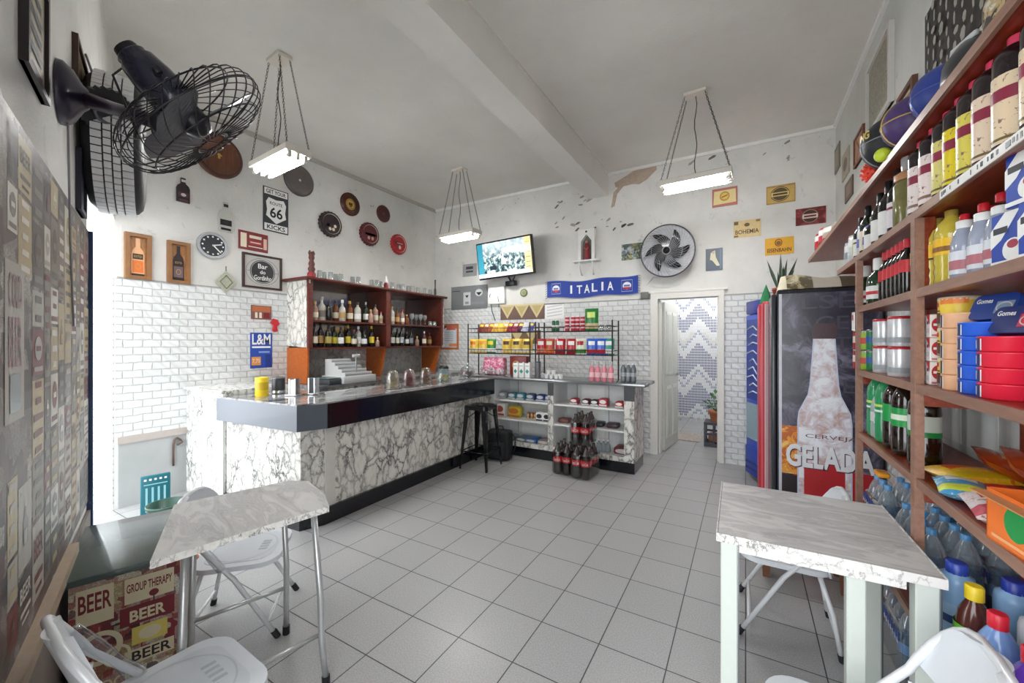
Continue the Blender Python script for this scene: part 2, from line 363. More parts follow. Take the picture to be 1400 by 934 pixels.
# back wall with door hole
DX0, DX1, DH = -.974, -.277, 1.995
b = MB(); b.bx(XL-.2, DX0, YB, YB+.16, 0, ZC, M_UP); b.bx(DX1, XR+.2, YB, YB+.16, 0, ZC, M_UP); b.bx(DX0, DX1, YB, YB+.16, DH, ZC, M_UP); struct(b.build('wall_back'))
b = MB(); b.bx(XL, DX0-.088, YB-.012, YB-.0005, 0, 2.0, M_TX); b.bx(DX1+.052, XR, YB-.012, YB-.0005, 0, 2.0, M_TX); struct(b.build('trim_1'))
b = MB(); b.bx(XL-.2, XL, 1.29, YB+.16, 0, ZC, M_UP); struct(b.build('wall_left'))
b = MB(); b.bx(XL+.0005, XL+.012, 1.29, YB-.012, .62, 2.0, M_TY); b.bx(XL+.0005, XL+.014, 1.31, 2.0, 0, .56, mat('a9abaa', .5, var=.15, scale=4)); b.bx(XL+.0005, XL+.03, 1.30, 1.86, .56, .62, mat('b3a9a2', .5)); struct(b.build('trim_2'))
b = MB(); b.bx(XR, XR+.18, -.75, YB+.16, 0, ZC, m_plaster('stained_plaster_right', 'd3d4cf', 'bfc0ba', .35)); struct(b.build('wall_right'))
b = MB(); b.bx(XR-.012, XR-.0005, 3.0, YB-.012, 0, 2.0, M_TY); gpn = mat('c9cbc9', .5, var=.05, scale=3); b.bx(XR-.010, XR-.0005, .0, 3.0, 0, 2.0, gpn)
for k in range(9): b.bx(XR-.013, XR-.010, .42+.30*k, .66+.30*k, .08, .92, mat('d6d8d6', .45)); b.bx(XR-.013, XR-.010, .42+.30*k, .66+.30*k, 1.0, 1.9, mat('d6d8d6', .45))
struct(b.build('trim_3'))
# entrance jamb, its tile and the lintel over the slanted front
j0 = Vector((XL, 1.285)); jd = Vector((-.865, -.5015)); jn = Vector((.5015, -.865))
def jp(t, o): v = j0 + jd*t + jn*o; return (v.x, v.y)
b = MB(); b.prism([jp(0, 0), jp(.26, 0), jp(.26, -.12), (XL-.2, 1.36), (XL, 1.29)], 0, ZC, M_UP); struct(b.build('wall_front'))
b = MB(); b.prism([jp(0, 0.012), jp(.26, .012), jp(.26, .0005), jp(0, .0005)], 0, 2.0, M_TX); struct(b.build('trim_4'))
M_PAPER = m_collage('beer_poster_wallpaper', ['6e6260', 'a39b95', '4a3838', 'bfb9b1', '5c5452', '857a68', '8f8883', '5c2c30', 'aea79d', '3a3233'], (5.6, 5.6, 5.6), .42, 30)
ZW = 2.28
b = MB(); b.prism([wp(WS), wp(WE), wp(WE, .2), wp(WS, .2)], 0, 2.5, M_UP); b.prism([wp(-1.05), wp(5.1), wp(5.1, .2), wp(-1.05, .2)], 2.5, ZC, M_UP)
struct(b.build('wall_entrance'))
# wallpaper dressing (slanted upper edge as photographed: it drops towards the door)
f0, f1 = onW(-260, 467), onW(117, 467)
t0 = WS+.02; t1 = WE-.01
MW = frameM(Vector((wp(0)[0], wp(0)[1], 0)) + WN*.003, WD, WN)
b = MB(); b.prism([(t0, .60), (t1, .60), (t1, 2.04), (1.60, 2.05), (t0, 2.06)], 0, .004, M_PAPER, MW)
def bottle_poly_(): return [(-.5, -.5), (-.5, .08), (-.17, .28), (-.17, .5), (.17, .5), (.17, .28), (.5, .08), (.5, -.5)]
PD = mat('4a3c3c', .3); PL = mat('aaa49b', .4); PMR = mat('7a3a3c', .3)
def wpos(px, py): v = onW(px, py); return ((v.x-wp(0)[0])*WD.x + (v.y-wp(0)[1])*WD.y, v.z)
tx0 = wpos(2, 480)[0]; tx1 = wpos(25, 480)[0]; zc = wpos(12, 478)[1]
b.rect((tx0+tx1)/2, zc+.02, tx1-tx0+.03, .42, PL, .0050, MW); b.text('COLD', (tx0+tx1)/2, zc+.155, tx1-tx0-.03, .09, PMR, .0062, MW, .02); b.text('BEER', (tx0+tx1)/2, zc+.02, tx1-tx0-.03, .13, PMR, .0062, MW, .02)
b.rect((tx0+tx1)/2, zc-.115, tx1-tx0-.05, .1, mat('59666b', .3), .0062, MW)
random.seed(31); tone = [PL, PD, mat('d2cdc4', .4), mat('6e2c30', .4), mat('7d7468', .4), mat('b3a27c', .4), mat('57504c', .4)]
xx = 1.60
while xx < 3.08:
    wc = random.uniform(.10, .17); zz = .64
    while zz < 1.98:
        hc = min(random.uniform(.10, .26), 2.03-zz)
        if not (tx0-.04 < xx+wc/2 < tx1+.12 and abs(zz+hc/2-zc) < .3):
            m1 = random.choice(tone); m2 = random.choice([t for t in tone if t is not m1]); cx_, cz_ = xx+wc/2, zz+hc/2; b.rect(cx_, cz_, wc*.93, hc*.93, m1, .0046, MW); k = random.random()
            if k < .35:
                n_ = max(2, int(hc/.045))
                for q in range(n_): b.rect(cx_, zz+hc*(q+.5)/n_, wc*random.uniform(.4, .78), hc*.38/n_, m2, .0054, MW)
            elif k < .6: b.ell(cx_, cz_+hc*.08, wc*.6, hc*.5, m2, .0054, MW, 16); b.rect(cx_, cz_+hc*.08, wc*.36, hc*.10, m1, .0058, MW); b.rect(cx_, cz_-hc*.34, wc*.7, hc*.10, m2, .0054, MW)
            elif k < .8: b.poly([(cx_+u*wc*.35, cz_+v*hc*.42) for u, v in bottle_poly_()], m2, .0054, MW); b.rect(cx_, cz_-hc*.12, wc*.22, hc*.16, m1, .0058, MW)
            else: b.text('BEER', cx_, cz_+hc*.15, wc*.75, hc*.28, m2, .0054, MW, .02); b.rect(cx_, cz_-hc*.2, wc*.7, hc*.08, m2, .0054, MW); b.rect(cx_, cz_-hc*.36, wc*.5, hc*.06, m2, .0054, MW)
        zz += hc
    xx += wc
struct(b.build('trim_5'))
TR_ = wpos(90, 467)[0]
b = MB(); b.prism([(t0, .555), (TR_, .555), (TR_, .60), (t0, .60)], 0, .035, mat('b7a48f', .45, var=.15), MW); b.prism([(t0, 0), (t1, 0), (t1, .55), (t0, .55)], 0, .012, mat('8c8580', .5, var=.2, scale=6), MW); struct(b.build('trim_6'))
b = MB(); b.prism([(t1, 0), (t1+.03, 0), (t1+.03, 2.04), (t1, 2.04)], -.19, .02, mat('20406e', .4), MW); struct(b.build('trim_7'))
# beam
b = MB(); b.bx(-1.92, -1.63, -1.6, YB, 3.45, ZC, m_plaster('beam_paint', 'e4e2dc', 'd8d6cf', .1, False)); b.bx(-1.63, -1.615, -1.6, YB, ZC-.018, ZC, mat('dddad2', .6)); struct(b.build('trim_8'))
# thin crown line round the room
b = MB(); b.bx(XL, -1.92, YB-.03, YB, ZC-.035, ZC, WHITE); b.bx(-1.63, XR, YB-.03, YB, ZC-.035, ZC, WHITE); b.bx(XR-.025, XR, 0, YB, ZC-.03, ZC, WHITE); b.bx(XL, XL+.03, 1.4, YB, ZC-.045, ZC, mat('b9b5ad', .7)); struct(b.build('trim_9'))
# tile ledge line
b = MB(); gm = mat('9c9c98', .6); b.bx(XL, DX0-.09, YB-.018, YB, 2.0, 2.012, gm); b.bx(DX1+.06, XR, YB-.018, YB, 2.0, 2.012, gm); b.bx(XL, XL+.018, 1.30, YB, 2.0, 2.012, gm); struct(b.build('trim_10'))
# peeled plaster patch and cable on the back wall
MP, w, h = wallrect('B', 836, 230, 898, 274, .0015)
b = MB(); pts = [(-.5,-.5),(-.42,-.48),(-.36,-.12),(-.22,.05),(-.02,.02),(.12,-.06),(.28,.0),(.40,.12),(.49,.2),(.47,.42),(.36,.5),(.2,.4),(.05,.44),(-.12,.36),(-.28,.30),(-.42,.26),(-.40,.12),(-.34,.06),(-.44,-.04),(-.46,-.2)]
b.prism([(x*w, y*h + x*.10) for x, y in pts], 0, .003, mat('b9a795', .95, var=.25, scale=25, bump=.6), MP); struct(b.build('trim_11'))
b = MB(); random.seed(3)
for i in range(46):
    px = random.choice([random.uniform(752, 800), random.uniform(770, 868), random.uniform(905, 1090)]); py = {0: random.uniform(262, 320)}.get(0)
    if px > 900: py = random.uniform(208, 240) - (px-905)*.16
    if 812 < px < 900: py = random.uniform(292, 316)
    p = onY(px, py, YB); a = random.uniform(-.3, .9); L = random.uniform(.015, .07)
    q = [(random.uniform(.6, 1)*L*math.cos(k*PI/3), random.uniform(.15, .4)*L*math.sin(k*PI/3)) for k in range(6)]
    M2 = frameM(p + Vector((0, -.0012, 0)), Vector((1,0,0)), Vector((0,-1,0))) @ RZ(a)
    b.poly(q, random.choice([mat('6f6a62', .9), mat('a39a8c', .9), mat('8f897e', .9)]), 0, M2)
struct(b.build('trim_12'))
# door frame, door leaf, corridor behind
wfm = mat('e2e1da', .45, var=.05)
b = MB(); b.bx(DX0-.09, DX0, YB-.04, YB+.02, 0, DH+.075, wfm); b.bx(DX1, DX1+.055, YB-.04, YB+.02, 0, DH+.075, wfm); b.bx(DX0, DX1, YB-.04, YB+.02, DH, DH+.075, wfm)
b.bx(DX0-.12, DX1+.09, YB-.05, YB-.001, DH+.075, DH+.10, wfm); b.bx(DX0, DX0+.02, YB+.02, YB+.16, 0, DH, wfm); b.bx(DX1-.02, DX1, YB+.02, YB+.16, 0, DH, wfm); struct(b.build('door_1'))
dl = thing('panel_door', 'open white panelled wooden door leaf swung back inside the doorway', 'door', Matrix.Translation((DX0+.03, YB+.17, 0)) @ RZ(math.radians(84)))
b = MB(); gd = mat('c4c6bf', .45, var=.06); b.bx(0, .68, -.02, .02, .01, 1.97, gd)
for z0, z1 in ((.15, .85), (1.0, 1.85)):
    for x0, x1 in ((.08, .31), (.37, .60)):
        for yy in (-.02, .02):
            s = 1 if yy > 0 else -1
            b.bx(x0, x1, min(yy, yy+s*.008), max(yy, yy+s*.008), z0, z1, mat('d4d6d0', .4)); b.bx(x0+.03, x1-.03, min(yy, yy+s*.014), max(yy, yy+s*.014), z0+.04, z1-.04, gd)
b.build('leaf', dl); b = MB(); b.cyl((.62, -.02, .98), (.62, -.06, .98), .012, STEEL); b.cyl((.62, -.055, .98), (.52, -.055, .98), .009, STEEL); b.build('door_handle', dl)
cw = mat('e8e8e8', .7, var=.04)
b = MB(); b.bx(-1.25, -1.12, YB+.16, 8.4, 0, 2.6, cw); struct(b.build('wall_corridor_left'))
b = MB(); b.bx(.28, .40, YB+.16, 8.4, 0, 2.6, cw); struct(b.build('wall_corridor_right'))
b = MB(); b.bx(-1.25, .4, 8.4, 8.5, 0, 2.6, cw); struct(b.build('wall_corridor_end'))
b = MB(); b.bx(-1.25, .4, YB+.16, 8.5, 2.6, 2.7, cw); struct(b.build('ceiling_corridor'))
# bead curtain: countless beads on strings -> one object, colour bands follow a zigzag
b = MB(); bc = [mat('40528c', .4), mat('eef0f2', .4), mat('dcd6c8', .4), mat('8490b8', .4)]
n = 58; yc = 7.05
for i in range(n):
    x = -.98 + i*(1.22/(n-1)); zz = 2.22; cnt = 0; zt = .25 + .05*math.sin(i*1.7)
    while zz > zt:
        ph = (zz + .17*abs(((x*2.3) % 1)-.5)*2*1.6) % .62
        m = bc[0] if ph < .22 else bc[1] if ph < .36 else bc[3] if ph < .42 else bc[2] if (zz % 1.3) < .3 and ph < .5 else bc[1]
        if zz < 1.25 and ph > .5: m = bc[0]
        b.lathe([(.0012, 0), (.0065, .008), (.0065, .030), (.0012, .038)], m, 5, T(x, yc, zz-.038)); zz -= .042
    b.cyl((x, yc, zt), (x, yc, 2.24), .0012, bc[1], 3)
o = b.build('bead_curtain'); tag(o, 'blue and white zigzag bead curtain hanging in the corridor behind the doorway', 'curtain'); o['kind'] = 'stuff'
b = MB(); b.cyl((-1.12, yc, 2.25), (.28, yc, 2.25), .012, STEEL); tag(b.build('curtain_rod'), 'thin rod carrying the zigzag bead curtain in the corridor', 'rod')
b = MB(); b.prism(roundrect(.38, .5, .03), 0, .012, m_print('mat_weave', 'b9a899', '8f7f78', 'd8cabb', 30), T(-.76, 6.6, 0)); tag(b.build('door_mat'), 'mottled beige mat lying on the corridor floor before the bead curtain', 'mat')
cr = thing('plastic_crate', 'dark plastic crate on the floor just inside the doorway under the potted plant', 'crate', T(-.33, 6.3, 0))
b = MB(); dk = mat('4a4852', .5)
for z in (.02, .16, .30): b.bx(-.17, .17, -.15, -.135, z, z+.03, dk); b.bx(-.17, .17, .135, .15, z, z+.03, dk); b.bx(-.17, -.155, -.15, .15, z, z+.03, dk); b.bx(.155, .17, -.15, .15, z, z+.03, dk)
for x in (-.16, -.05, .06, .16):
    for y in (-.143, .143): b.box(x, y, .17, .02, .015, .32, dk)
b.bx(-.17, .17, -.15, .15, .0, .02, dk); b.bx(-.17, .17, -.15, .15, .325, .335, dk); b.build('crate_body', cr)
b = MB(); b.rbox(0, 0, .11, .24, .2, .1, mat('9b6a55', .6), .02); b.build('contents', cr)
pp = thing('potted_plant', 'leafy green plant in a terracotta pot on the dark crate inside the doorway', 'plant', T(-.35, 6.3, .335))
b = MB(); b.lathe([(.07, 0), (.10, .12), (.11, .12), (.11, .15), (.09, .15), (.08, .12)], mat('b5714d', .7), 18); b.build('pot', pp)
b = MB(); random.seed(5); gl = mat('4d7a4a', .5, var=.3)
for i in range(34):
    a = random.uniform(0, 2*PI); L = random.uniform(.12, .3); e = random.uniform(.5, 1.4); d = Vector((math.cos(a)*math.cos(e), math.sin(a)*math.cos(e), math.sin(e))); p = Vector((0, 0, .13)); q = p+d*L
    b.tube([p, p+d*L*.5+Vector((0, 0, .02)), q], .003, gl, 4); sd = d.cross(Vector((0, 0, 1))).normalized()*.028
    b.add([q-d*.03, q+sd+Vector((0, 0, .012)), q+d*.07-Vector((0, 0, .02)), q-sd+Vector((0, 0, .012))], [(0, 1, 2, 3)], gl)
b.build('foliage', pp)
# ================================================================== BAR COUNTER
bar = thing('bar_counter', 'long bar counter with black and white marbled front, dark fascia and black plinth', 'counter')
ZT = .975
outer = [(-3.95, 1.73), (-2.905, 1.80), (-2.83, 2.0), (-2.84, 4.42)]; inner = [(-3.45, 4.42), (-3.45, 2.42), (-3.95, 2.36)]
def inset(pts, d):   # shrink outer side
    return [(-3.93, pts[0][1]+d), (pts[1][0]-d*.9, pts[1][1]+d), (pts[2][0]-d, pts[2][1]+d*.3), (pts[3][0]-d, pts[3][1])]
MBK = mat('101218', .18, coat=.3, var=.02); MFS = mat('59606b', .3, coat=.2, var=.04)
b = MB(); b.prism(inset(outer, .07) + [(-3.40, 4.42), (-3.40, 2.46), (-3.93, 2.43)], .13, ZT-.20, M_BAR); b.build('front_panel', bar)
b = MB(); b.prism(inset(outer, .045) + [(-3.38, 4.42), (-3.38, 2.5), (-3.93, 2.46)], 0, .13, MBK); b.build('plinth', bar)
b = MB(); b.prism(outer + [(-3.42, 4.42), (-3.42, 2.44), (-3.95, 2.36)], ZT-.205, ZT-.012, MFS); b.bx(-2.834+.0, -2.826, 2.005, 4.42, ZT-.205, ZT-.012, MBK); b.build('fascia', bar)
b = MB(); m, nt, bs = nt_new('dark_reflective_top'); v = coords(nt, (6, .7, 1)); nn = noise(nt, v, 2.4, 6, .6, .4); rr = ramp(nt, [(.35, '4a4a4e'), (.5, '8b8b8d'), (.62, 'b9b7b4')]); link(nt, nn.outputs['Fac'], rr.inputs[0]); link(nt, rr.outputs[0], bs.inputs['Base Color']); bs.inputs['Roughness'].default_value = .12; M_TOP = m
b.prism(outer + inner, ZT-.012, ZT, M_TOP); b.build('countertop', bar)
b = MB(); b.bx(-2.905, -2.893, 2.03, 2.12, .13, ZT-.205, mat('d8d6cf', .4)); b.build('edge_strip', bar)
sc = thing('side_counter', 'white marbled end counter running from the bar to the left tiled wall', 'counter')
b = MB(); b.bx(XL+.014, -3.96, 1.80, 2.36, 0, .99, M_BARW); b.build('body', sc); b = MB(); b.bx(XL+.014, -3.96, 1.775, 2.38, .99, 1.015, M_BARW); b.build('slab', sc)
b = MB(); b.bx(-4.34, -4.28, 1.792, 1.80, 0, .99, WHITE); b.build('edge_strip', sc); b = MB(); b.bx(-3.99, -3.962, 1.785, 1.80, 0, .99, WHITE); b.build('edge_strip', sc)
# back work counter
bk = thing('work_counter', 'dark low work counter under the bottle shelves behind the bar', 'counter')
b = MB(); b.bx(XL+.014, -4.0, 2.72, 5.42, .0, .93, M_BAR); b.build('body', bk); b = MB(); b.bx(XL+.014, -3.96, 2.70, 5.42, .93, .965, M_TOP); b.build('slab', bk)
# ------------------------------------------------------------------ bottle hutch
H0, H1, HX, HT = 2.79, 5.13, -4.29, 2.18
hut = thing('bottle_hutch', 'wall bottle rack with red-brown boards, marbled side and orange lower brackets', 'shelf unit')
HB = XL+.016
b = MB(); b.prism([(HB, 1.40), (HX-.02, 1.38), (HX+.02, HT-.03), (HB, HT-.03)], 0, .022, M_BARW if False else M_BAR, Matrix(((1,0,0,0),(0,0,-1,H0+.022),(0,1,0,0),(0,0,0,1)))); b.build('side_panel', hut)
b = MB(); b.bx(HB, HX, H1-.03, H1, 1.38, HT-.03, M_HUT); b.build('side_panel', hut)
b = MB(); b.bx(HB, HX+.045, H0-.03, H1+.07, HT-.03, HT+.005, M_HUT); b.rbox((HB+HX)/2+.02, (H0+H1)/2, HT-.012, (HX-HB)+.09, H1-H0+.12, .03, M_HUT, .012); b.build('top_board', hut)
for z in (1.38, 1.70):
    b = MB(); b.bx(HB, HX, H0+.022, H1-.03, z-.022, z, M_HUT); b.build('shelf_board', hut)
b = MB(); b.bx(HB, HX+.012, 3.955, 3.985, 1.38, HT-.03, M_HUT); b.bx(HX-.01, HX+.016, 3.93, 4.01, 1.38, HT-.03, M_HUT); b.build('divider', hut)
b = MB(); b.bx(HX-.02, HX+.018, H0-.002, H0+.05, 1.38, HT-.03, M_HUT); b.build('front_post', hut); b = MB(); b.bx(HX-.02, HX+.014, H1-.04, H1, 1.38, HT-.03, M_HUT); b.build('front_post', hut)
b = MB(); b.bx(HX-.015, HX+.01, H1, H1+.03, 1.38, HT-.03, M_BAR); b.build('edge_strip', hut)
mir = mat('8c8684', .08, .75, .1, 3); b = MB(); b.bx(HB-.002, HB+.006, H0+.022, H1-.03, 1.38, HT-.03, mir); b.build('back_mirror', hut)
for y0, y1 in ((H0, H0+.022), (3.94, 3.962), (H1-.05, H1-.028)):
    b = MB(); b.prism([(HB, .97), (HX-.02 if y0 < 3 else HX-.12, .97), (HX-.01, 1.378), (HB, 1.378)], 0, .022, M_ORW, Matrix(((1,0,0,0),(0,0,-1,y1),(0,1,0,0),(0,0,0,1)))); b.build('bracket', hut)
b = MB(); gpm = m_marble('grey_patterned_panel', 'b0b3b0', '6d706e', 12, .06); b.bx(HB-.002, HB+.004, H0+.03, 3.55, .97, 1.355, gpm); b.bx(HB-.002, HB+.004, 4.0, 5.06, .97, 1.355, gpm); b.build('back_panel', hut)
# ------------------------------------------------------------------ display counter
D0, D1, DF, DB = -2.88, -1.04, 4.44, 4.89
dc = thing('display_counter', 'open-fronted display counter with white shelves, marbled edges and grey worktop', 'counter')
wm = mat('dfe0e0', .45, var=.03)
b = MB(); b.bx(D0, D0+.03, DF, DB, .13, .955, wm); b.build('side_panel', dc)
b = MB(); b.bx(D1-.03, D1, DF, DB, .13, .955, M_BAR); b.bx(D1-.034, D1-.03, DF+.02, DB-.02, .16, .95, wm); b.build('side_panel', dc)
b = MB(); b.bx(D0+.03, D1-.034, DB-.02, DB, .13, .955, wm)
for x in (-2.72, -2.2, -1.86, -1.45): b.bx(x-.004, x+.004, DB-.024, DB-.02, .2, .93, mat('8f9294', .5))
for x0, x1 in ((-2.66, -2.26), (-1.80, -1.5)): b.bx(x0, x1, DB-.026, DB-.02, .55, .9, WHITE); b.bx(x0, x1, DB-.026, DB-.02, .2, .42, WHITE)
b.build('back_panel', dc)
xm = -2.03
b = MB(); b.bx(xm-.035, xm+.035, DF-.004, DB-.02, .13, .955, wm); b.bx(xm-.035, xm+.035, DF-.016, DF-.004, .13, .80, M_BAR); b.bx(xm-.035, xm+.035, DF-.018, DF-.004, .80, .955, mat('45484c', .4)); b.build('divider', dc)
b = MB(); b.bx(D1-.11, D1, DF-.016, DF, .13, .80, M_BAR); b.bx(D1-.11, D1, DF-.018, DF, .80, .955, mat('45484c', .4)); b.bx(D0, D0+.035, DF-.01, DF, .13, .955, wm); b.bx(D0, D1, DF-.014, DF, .13, .185, M_BAR); b.build('front_frame', dc)
for zz in (.165, .46, .70):
    for x0, x1 in ((D0+.03, xm-.035), (xm+.035, D1-.034)):
        b = MB(); b.bx(x0, x1, DF+.006, DB-.02, zz-.018, zz, WHITE); b.build('shelf_board', dc)
b = MB(); b.bx(D0, D1-.005, DF+.02, DB, 0, .13, MBK); b.build('plinth', dc)
b = MB(); m = mat('8d8f91', .15, .6, .15, 4); b.rbox((-3.42-.93)/2, (4.445+4.97)/2, .972, 2.49, .525, .035, m, .006); b.build('worktop', dc)
b = MB(); b.bx(-3.42, -2.89, 4.46, 4.93, 0, .953, M_BAR); b.build('corner_base', dc)
# ================================================================== CEILING LIGHTS
EM = mat('ffffff', .3, emis=34, var=0, name='lit_tube')
def chain(b, p, q, m):
    p, q = Vector(p), Vector(q); L = (q-p).length; n = int(L/.024); d = (q-p)/n
    for i in range(n):
        c = p + d*(i+.5); Mx = alignZ(c, d, (i % 2)*PI/2); pts = [Mx @ Vector((.0065*math.cos(a), 0, .015*math.sin(a))) for a in [2*PI*k/7 for k in range(7)]]
        b.tube(pts, .0022, m, 3, True)
def lamp(x, y, z, rz, label, twin=True):
    t = thing('hanging_tube_light', label, 'ceiling light', T(x, y, z) @ RZ(rz), 'tube lights hung on chains')
    b = MB(); L = .60; b.prism([(-.10, -.002), (.10, -.002), (.10, .045), (.085, .055), (-.085, .055), (-.10, .045)], -L/2, L/2, mat('dcd6cc', .4, var=.03), RY(PI/2) @ RZ(PI/2)); b.build('housing', t)
    for yy in ((-.062, 0, .062) if twin else (-.05, .05)):
        b = MB(); b.cyl((-.265, yy, -.028), (.265, yy, -.028), .0145, EM, 12); tb = b.build('fluorescent_tube', t)
        for s in (-1, 1):
            b = MB(); b.rbox(s*.278, yy, -.022, .028, .026, .05, mat('cfcac0', .4), .004, 1); b.cyl((s*.27, yy, -.028), (s*.255, yy, -.028), .016, STEEL, 10); b.build('socket', t)
    zc = ZC - z
    b = MB(); b.rbox(0, 0, zc-.016, .19, .12, .03, mat('e0d9cb', .4), .006); b.build('ceiling_plate', t)
    for sx in (-1, 1):
        for sy in (-1, 1):
            b = MB(); chain(b, (sx*.085, sy*.04, zc-.03), (sx*.29, sy*.085, .045), mat('4a4640', .4, .6)); b.build('chain', t)
    b = MB(); pts = [(0.01*math.sin(k*1.3), .008*math.cos(k), zc-.03-(zc-.085)*k/10) for k in range(11)]; b.tube(pts, .004, mat('38342f', .5), 5); b.build('cord', t)
lamp(-3.27, 1.88, 2.90, math.radians(-4), 'three-tube fluorescent light on chains nearest the wire wall fan')
lamp(-3.30, 4.30, 2.85, math.radians(-4), 'fluorescent light on chains hanging beside the television')
lamp(-.40, 4.07, 2.92, math.radians(-3), 'fluorescent light on chains right of the ceiling beam')
# ================================================================== TELEVISION
MT, w, h = wallrect('B', 651, 327, 727, 380)
tvp = onY(689, 353, 5.12); tv = thing('television', 'wall-mounted flat television showing a street scene, tilted down over the snack racks', 'television', frameM(tvp, Vector((1,0,0)), Vector((0,-1,0))) @ RX(math.radians(7)) @ RZ(math.radians(2)))
W, Hh = .97, .56
b = MB(); b.rbox(0, 0, -.03, W, Hh, .055, mat('15161a', .2, coat=.4), .012); b.build('bezel', tv)
m, nt, bs = nt_new('street_scene_screen'); tc = nt.nodes.new('ShaderNodeTexCoord'); sp = nt.nodes.new('ShaderNodeSeparateXYZ'); link(nt, tc.outputs['Object'], sp.inputs[0])
nz = noise(nt, tc.outputs['Object'], 14, 5, .65); r1 = ramp(nt, [(.40, '16232c'), (.48, '3f5d60'), (.54, '90a5a4'), (.62, 'e6eef0')]); link(nt, nz.outputs['Fac'], r1.inputs[0])
gy = nt.nodes.new('ShaderNodeMapRange'); gy.inputs[1].default_value = .02; gy.inputs[2].default_value = .2; link(nt, sp.outputs[1], gy.inputs[0]); c = mixc(nt, math2(nt, 'MULTIPLY', gy.outputs[0], .5), r1.outputs[0], 'cfe4ee')
link(nt, c, bs.inputs['Base Color']); link(nt, c, bs.inputs['Emission Color']); bs.inputs['Emission Strength'].default_value = .28; bs.inputs['Roughness'].default_value = .15
b = MB(); EC = lambda h, e=.28: mat(h, .2, emis=e, var=.02)
b.rect(0, 0, W-.05, Hh-.05, m, .0005); b.rect(-.415, .0, .10, Hh-.05, EC('2f7f92'), .0012); b.rect(.405, .0, .11, Hh-.05, EC('e9c98c'), .0012); b.rect(-.02, -.225, .9, .06, EC('cfd8da'), .0016); b.rect(-.01, -.04, .07, .09, EC('e8eef2'), .0016); b.rect(-.015, .07, .02, .12, EC('eef4f6'), .0016)
b.rect(-.2, -.12, .12, .06, EC('1d2734', .3), .0016)
for k in range(6): b.rect(.405, .18-.07*k, .075, .012, EC('a98650'), .0018)
b.build('screen', tv)
b = MB(); b.box(0, -.02, -.08, .2, .2, .04, BLACK); b.tube([(0, -.05, -.1), (-.1, -.2, -.2), (-.03, -.36, -.22)], .015, DGREY); b.tube([(0, -.05, -.1), (.08, -.22, -.2), (-.03, -.36, -.22)], .012, DGREY); b.rbox(-.03, -.37, -.2, .16, .08, .1, BLACK, .01); b.build('wall_bracket', tv)
MM, w, h = wallrect('B', 670, 392, 692, 416); b = MB(); b.rbox(0, 0, .03, w, h, .06, WHITE, .01); jb = b.build('junction_box', None, MM); tag(jb, 'white junction box on the wall under the television bracket', 'junction box')
b = MB(); b.tube([(-.03, .1, .04), (-.12, .0, .06), (-.1, -.25, .02), (-.04, -.4, .02)], .007, DGREY, 6); b.tube([(.02, .12, .05), (.14, .05, .05), (.16, -.12, .02)], .006, WHITE, 6); b.tube([(.0, .1, .05), (.05, -.1, .06), (.03, -.2, .02)], .005, BLACK, 6); b.build('cable', jb)
# ================================================================== TABLES AND CHAIRS
def leg_box(t, x, y, h, s=.055):
    b = MB(); mint = mat('d3dad2', .4, var=.03); b.rbox(x, y, h/2+.001, s, s, h, mint, .004, 1); b.bx(x+s/2, x+s/2+.004, y-s/2, y+s/2, .0, h, STEEL); b.build('leg', t)
ta = thing('marble_top_table', 'square marbled laminate table with pale green square legs beside the grocery shelves', 'table', T(.205, 1.965, 0) @ RZ(math.radians(1)))
b = MB(); b.rbox(0, 0, .737, .60, .62, .026, M_TAB, .003, 1); b.build('tabletop', ta)
b = MB(); eg = m_marble('table_edge_laminate', 'eceae6', '6a675f', 14, .03); b.bx(-.302, .302, -.313, -.309, .722, .752, eg); b.bx(-.304, -.300, -.309, .309, .722, .752, eg); b.bx(.300, .304, -.309, .309, .722, .752, eg); b.build('edge_band', ta)
b = MB(); b.bx(-.24, .215, -.300, -.282, .692, .723, eg); b.bx(-.24, .24, .27, .288, .675, .723, WHITE); b.bx(-.28, -.262, -.25, .25, .675, .723, WHITE); b.bx(.262, .28, -.25, .25, .675, .723, WHITE); b.build('apron', ta)
for x, y in ((-.262, -.275), (.262, -.275), (-.262, .275), (.262, .275)): leg_box(ta, x, y, .723)
b = MB(); b.rbox(.10, -.262, .36, .05, .045, .722, mat('d3dad2', .4, var=.03), .004, 1); b.build('gate_leg', ta)
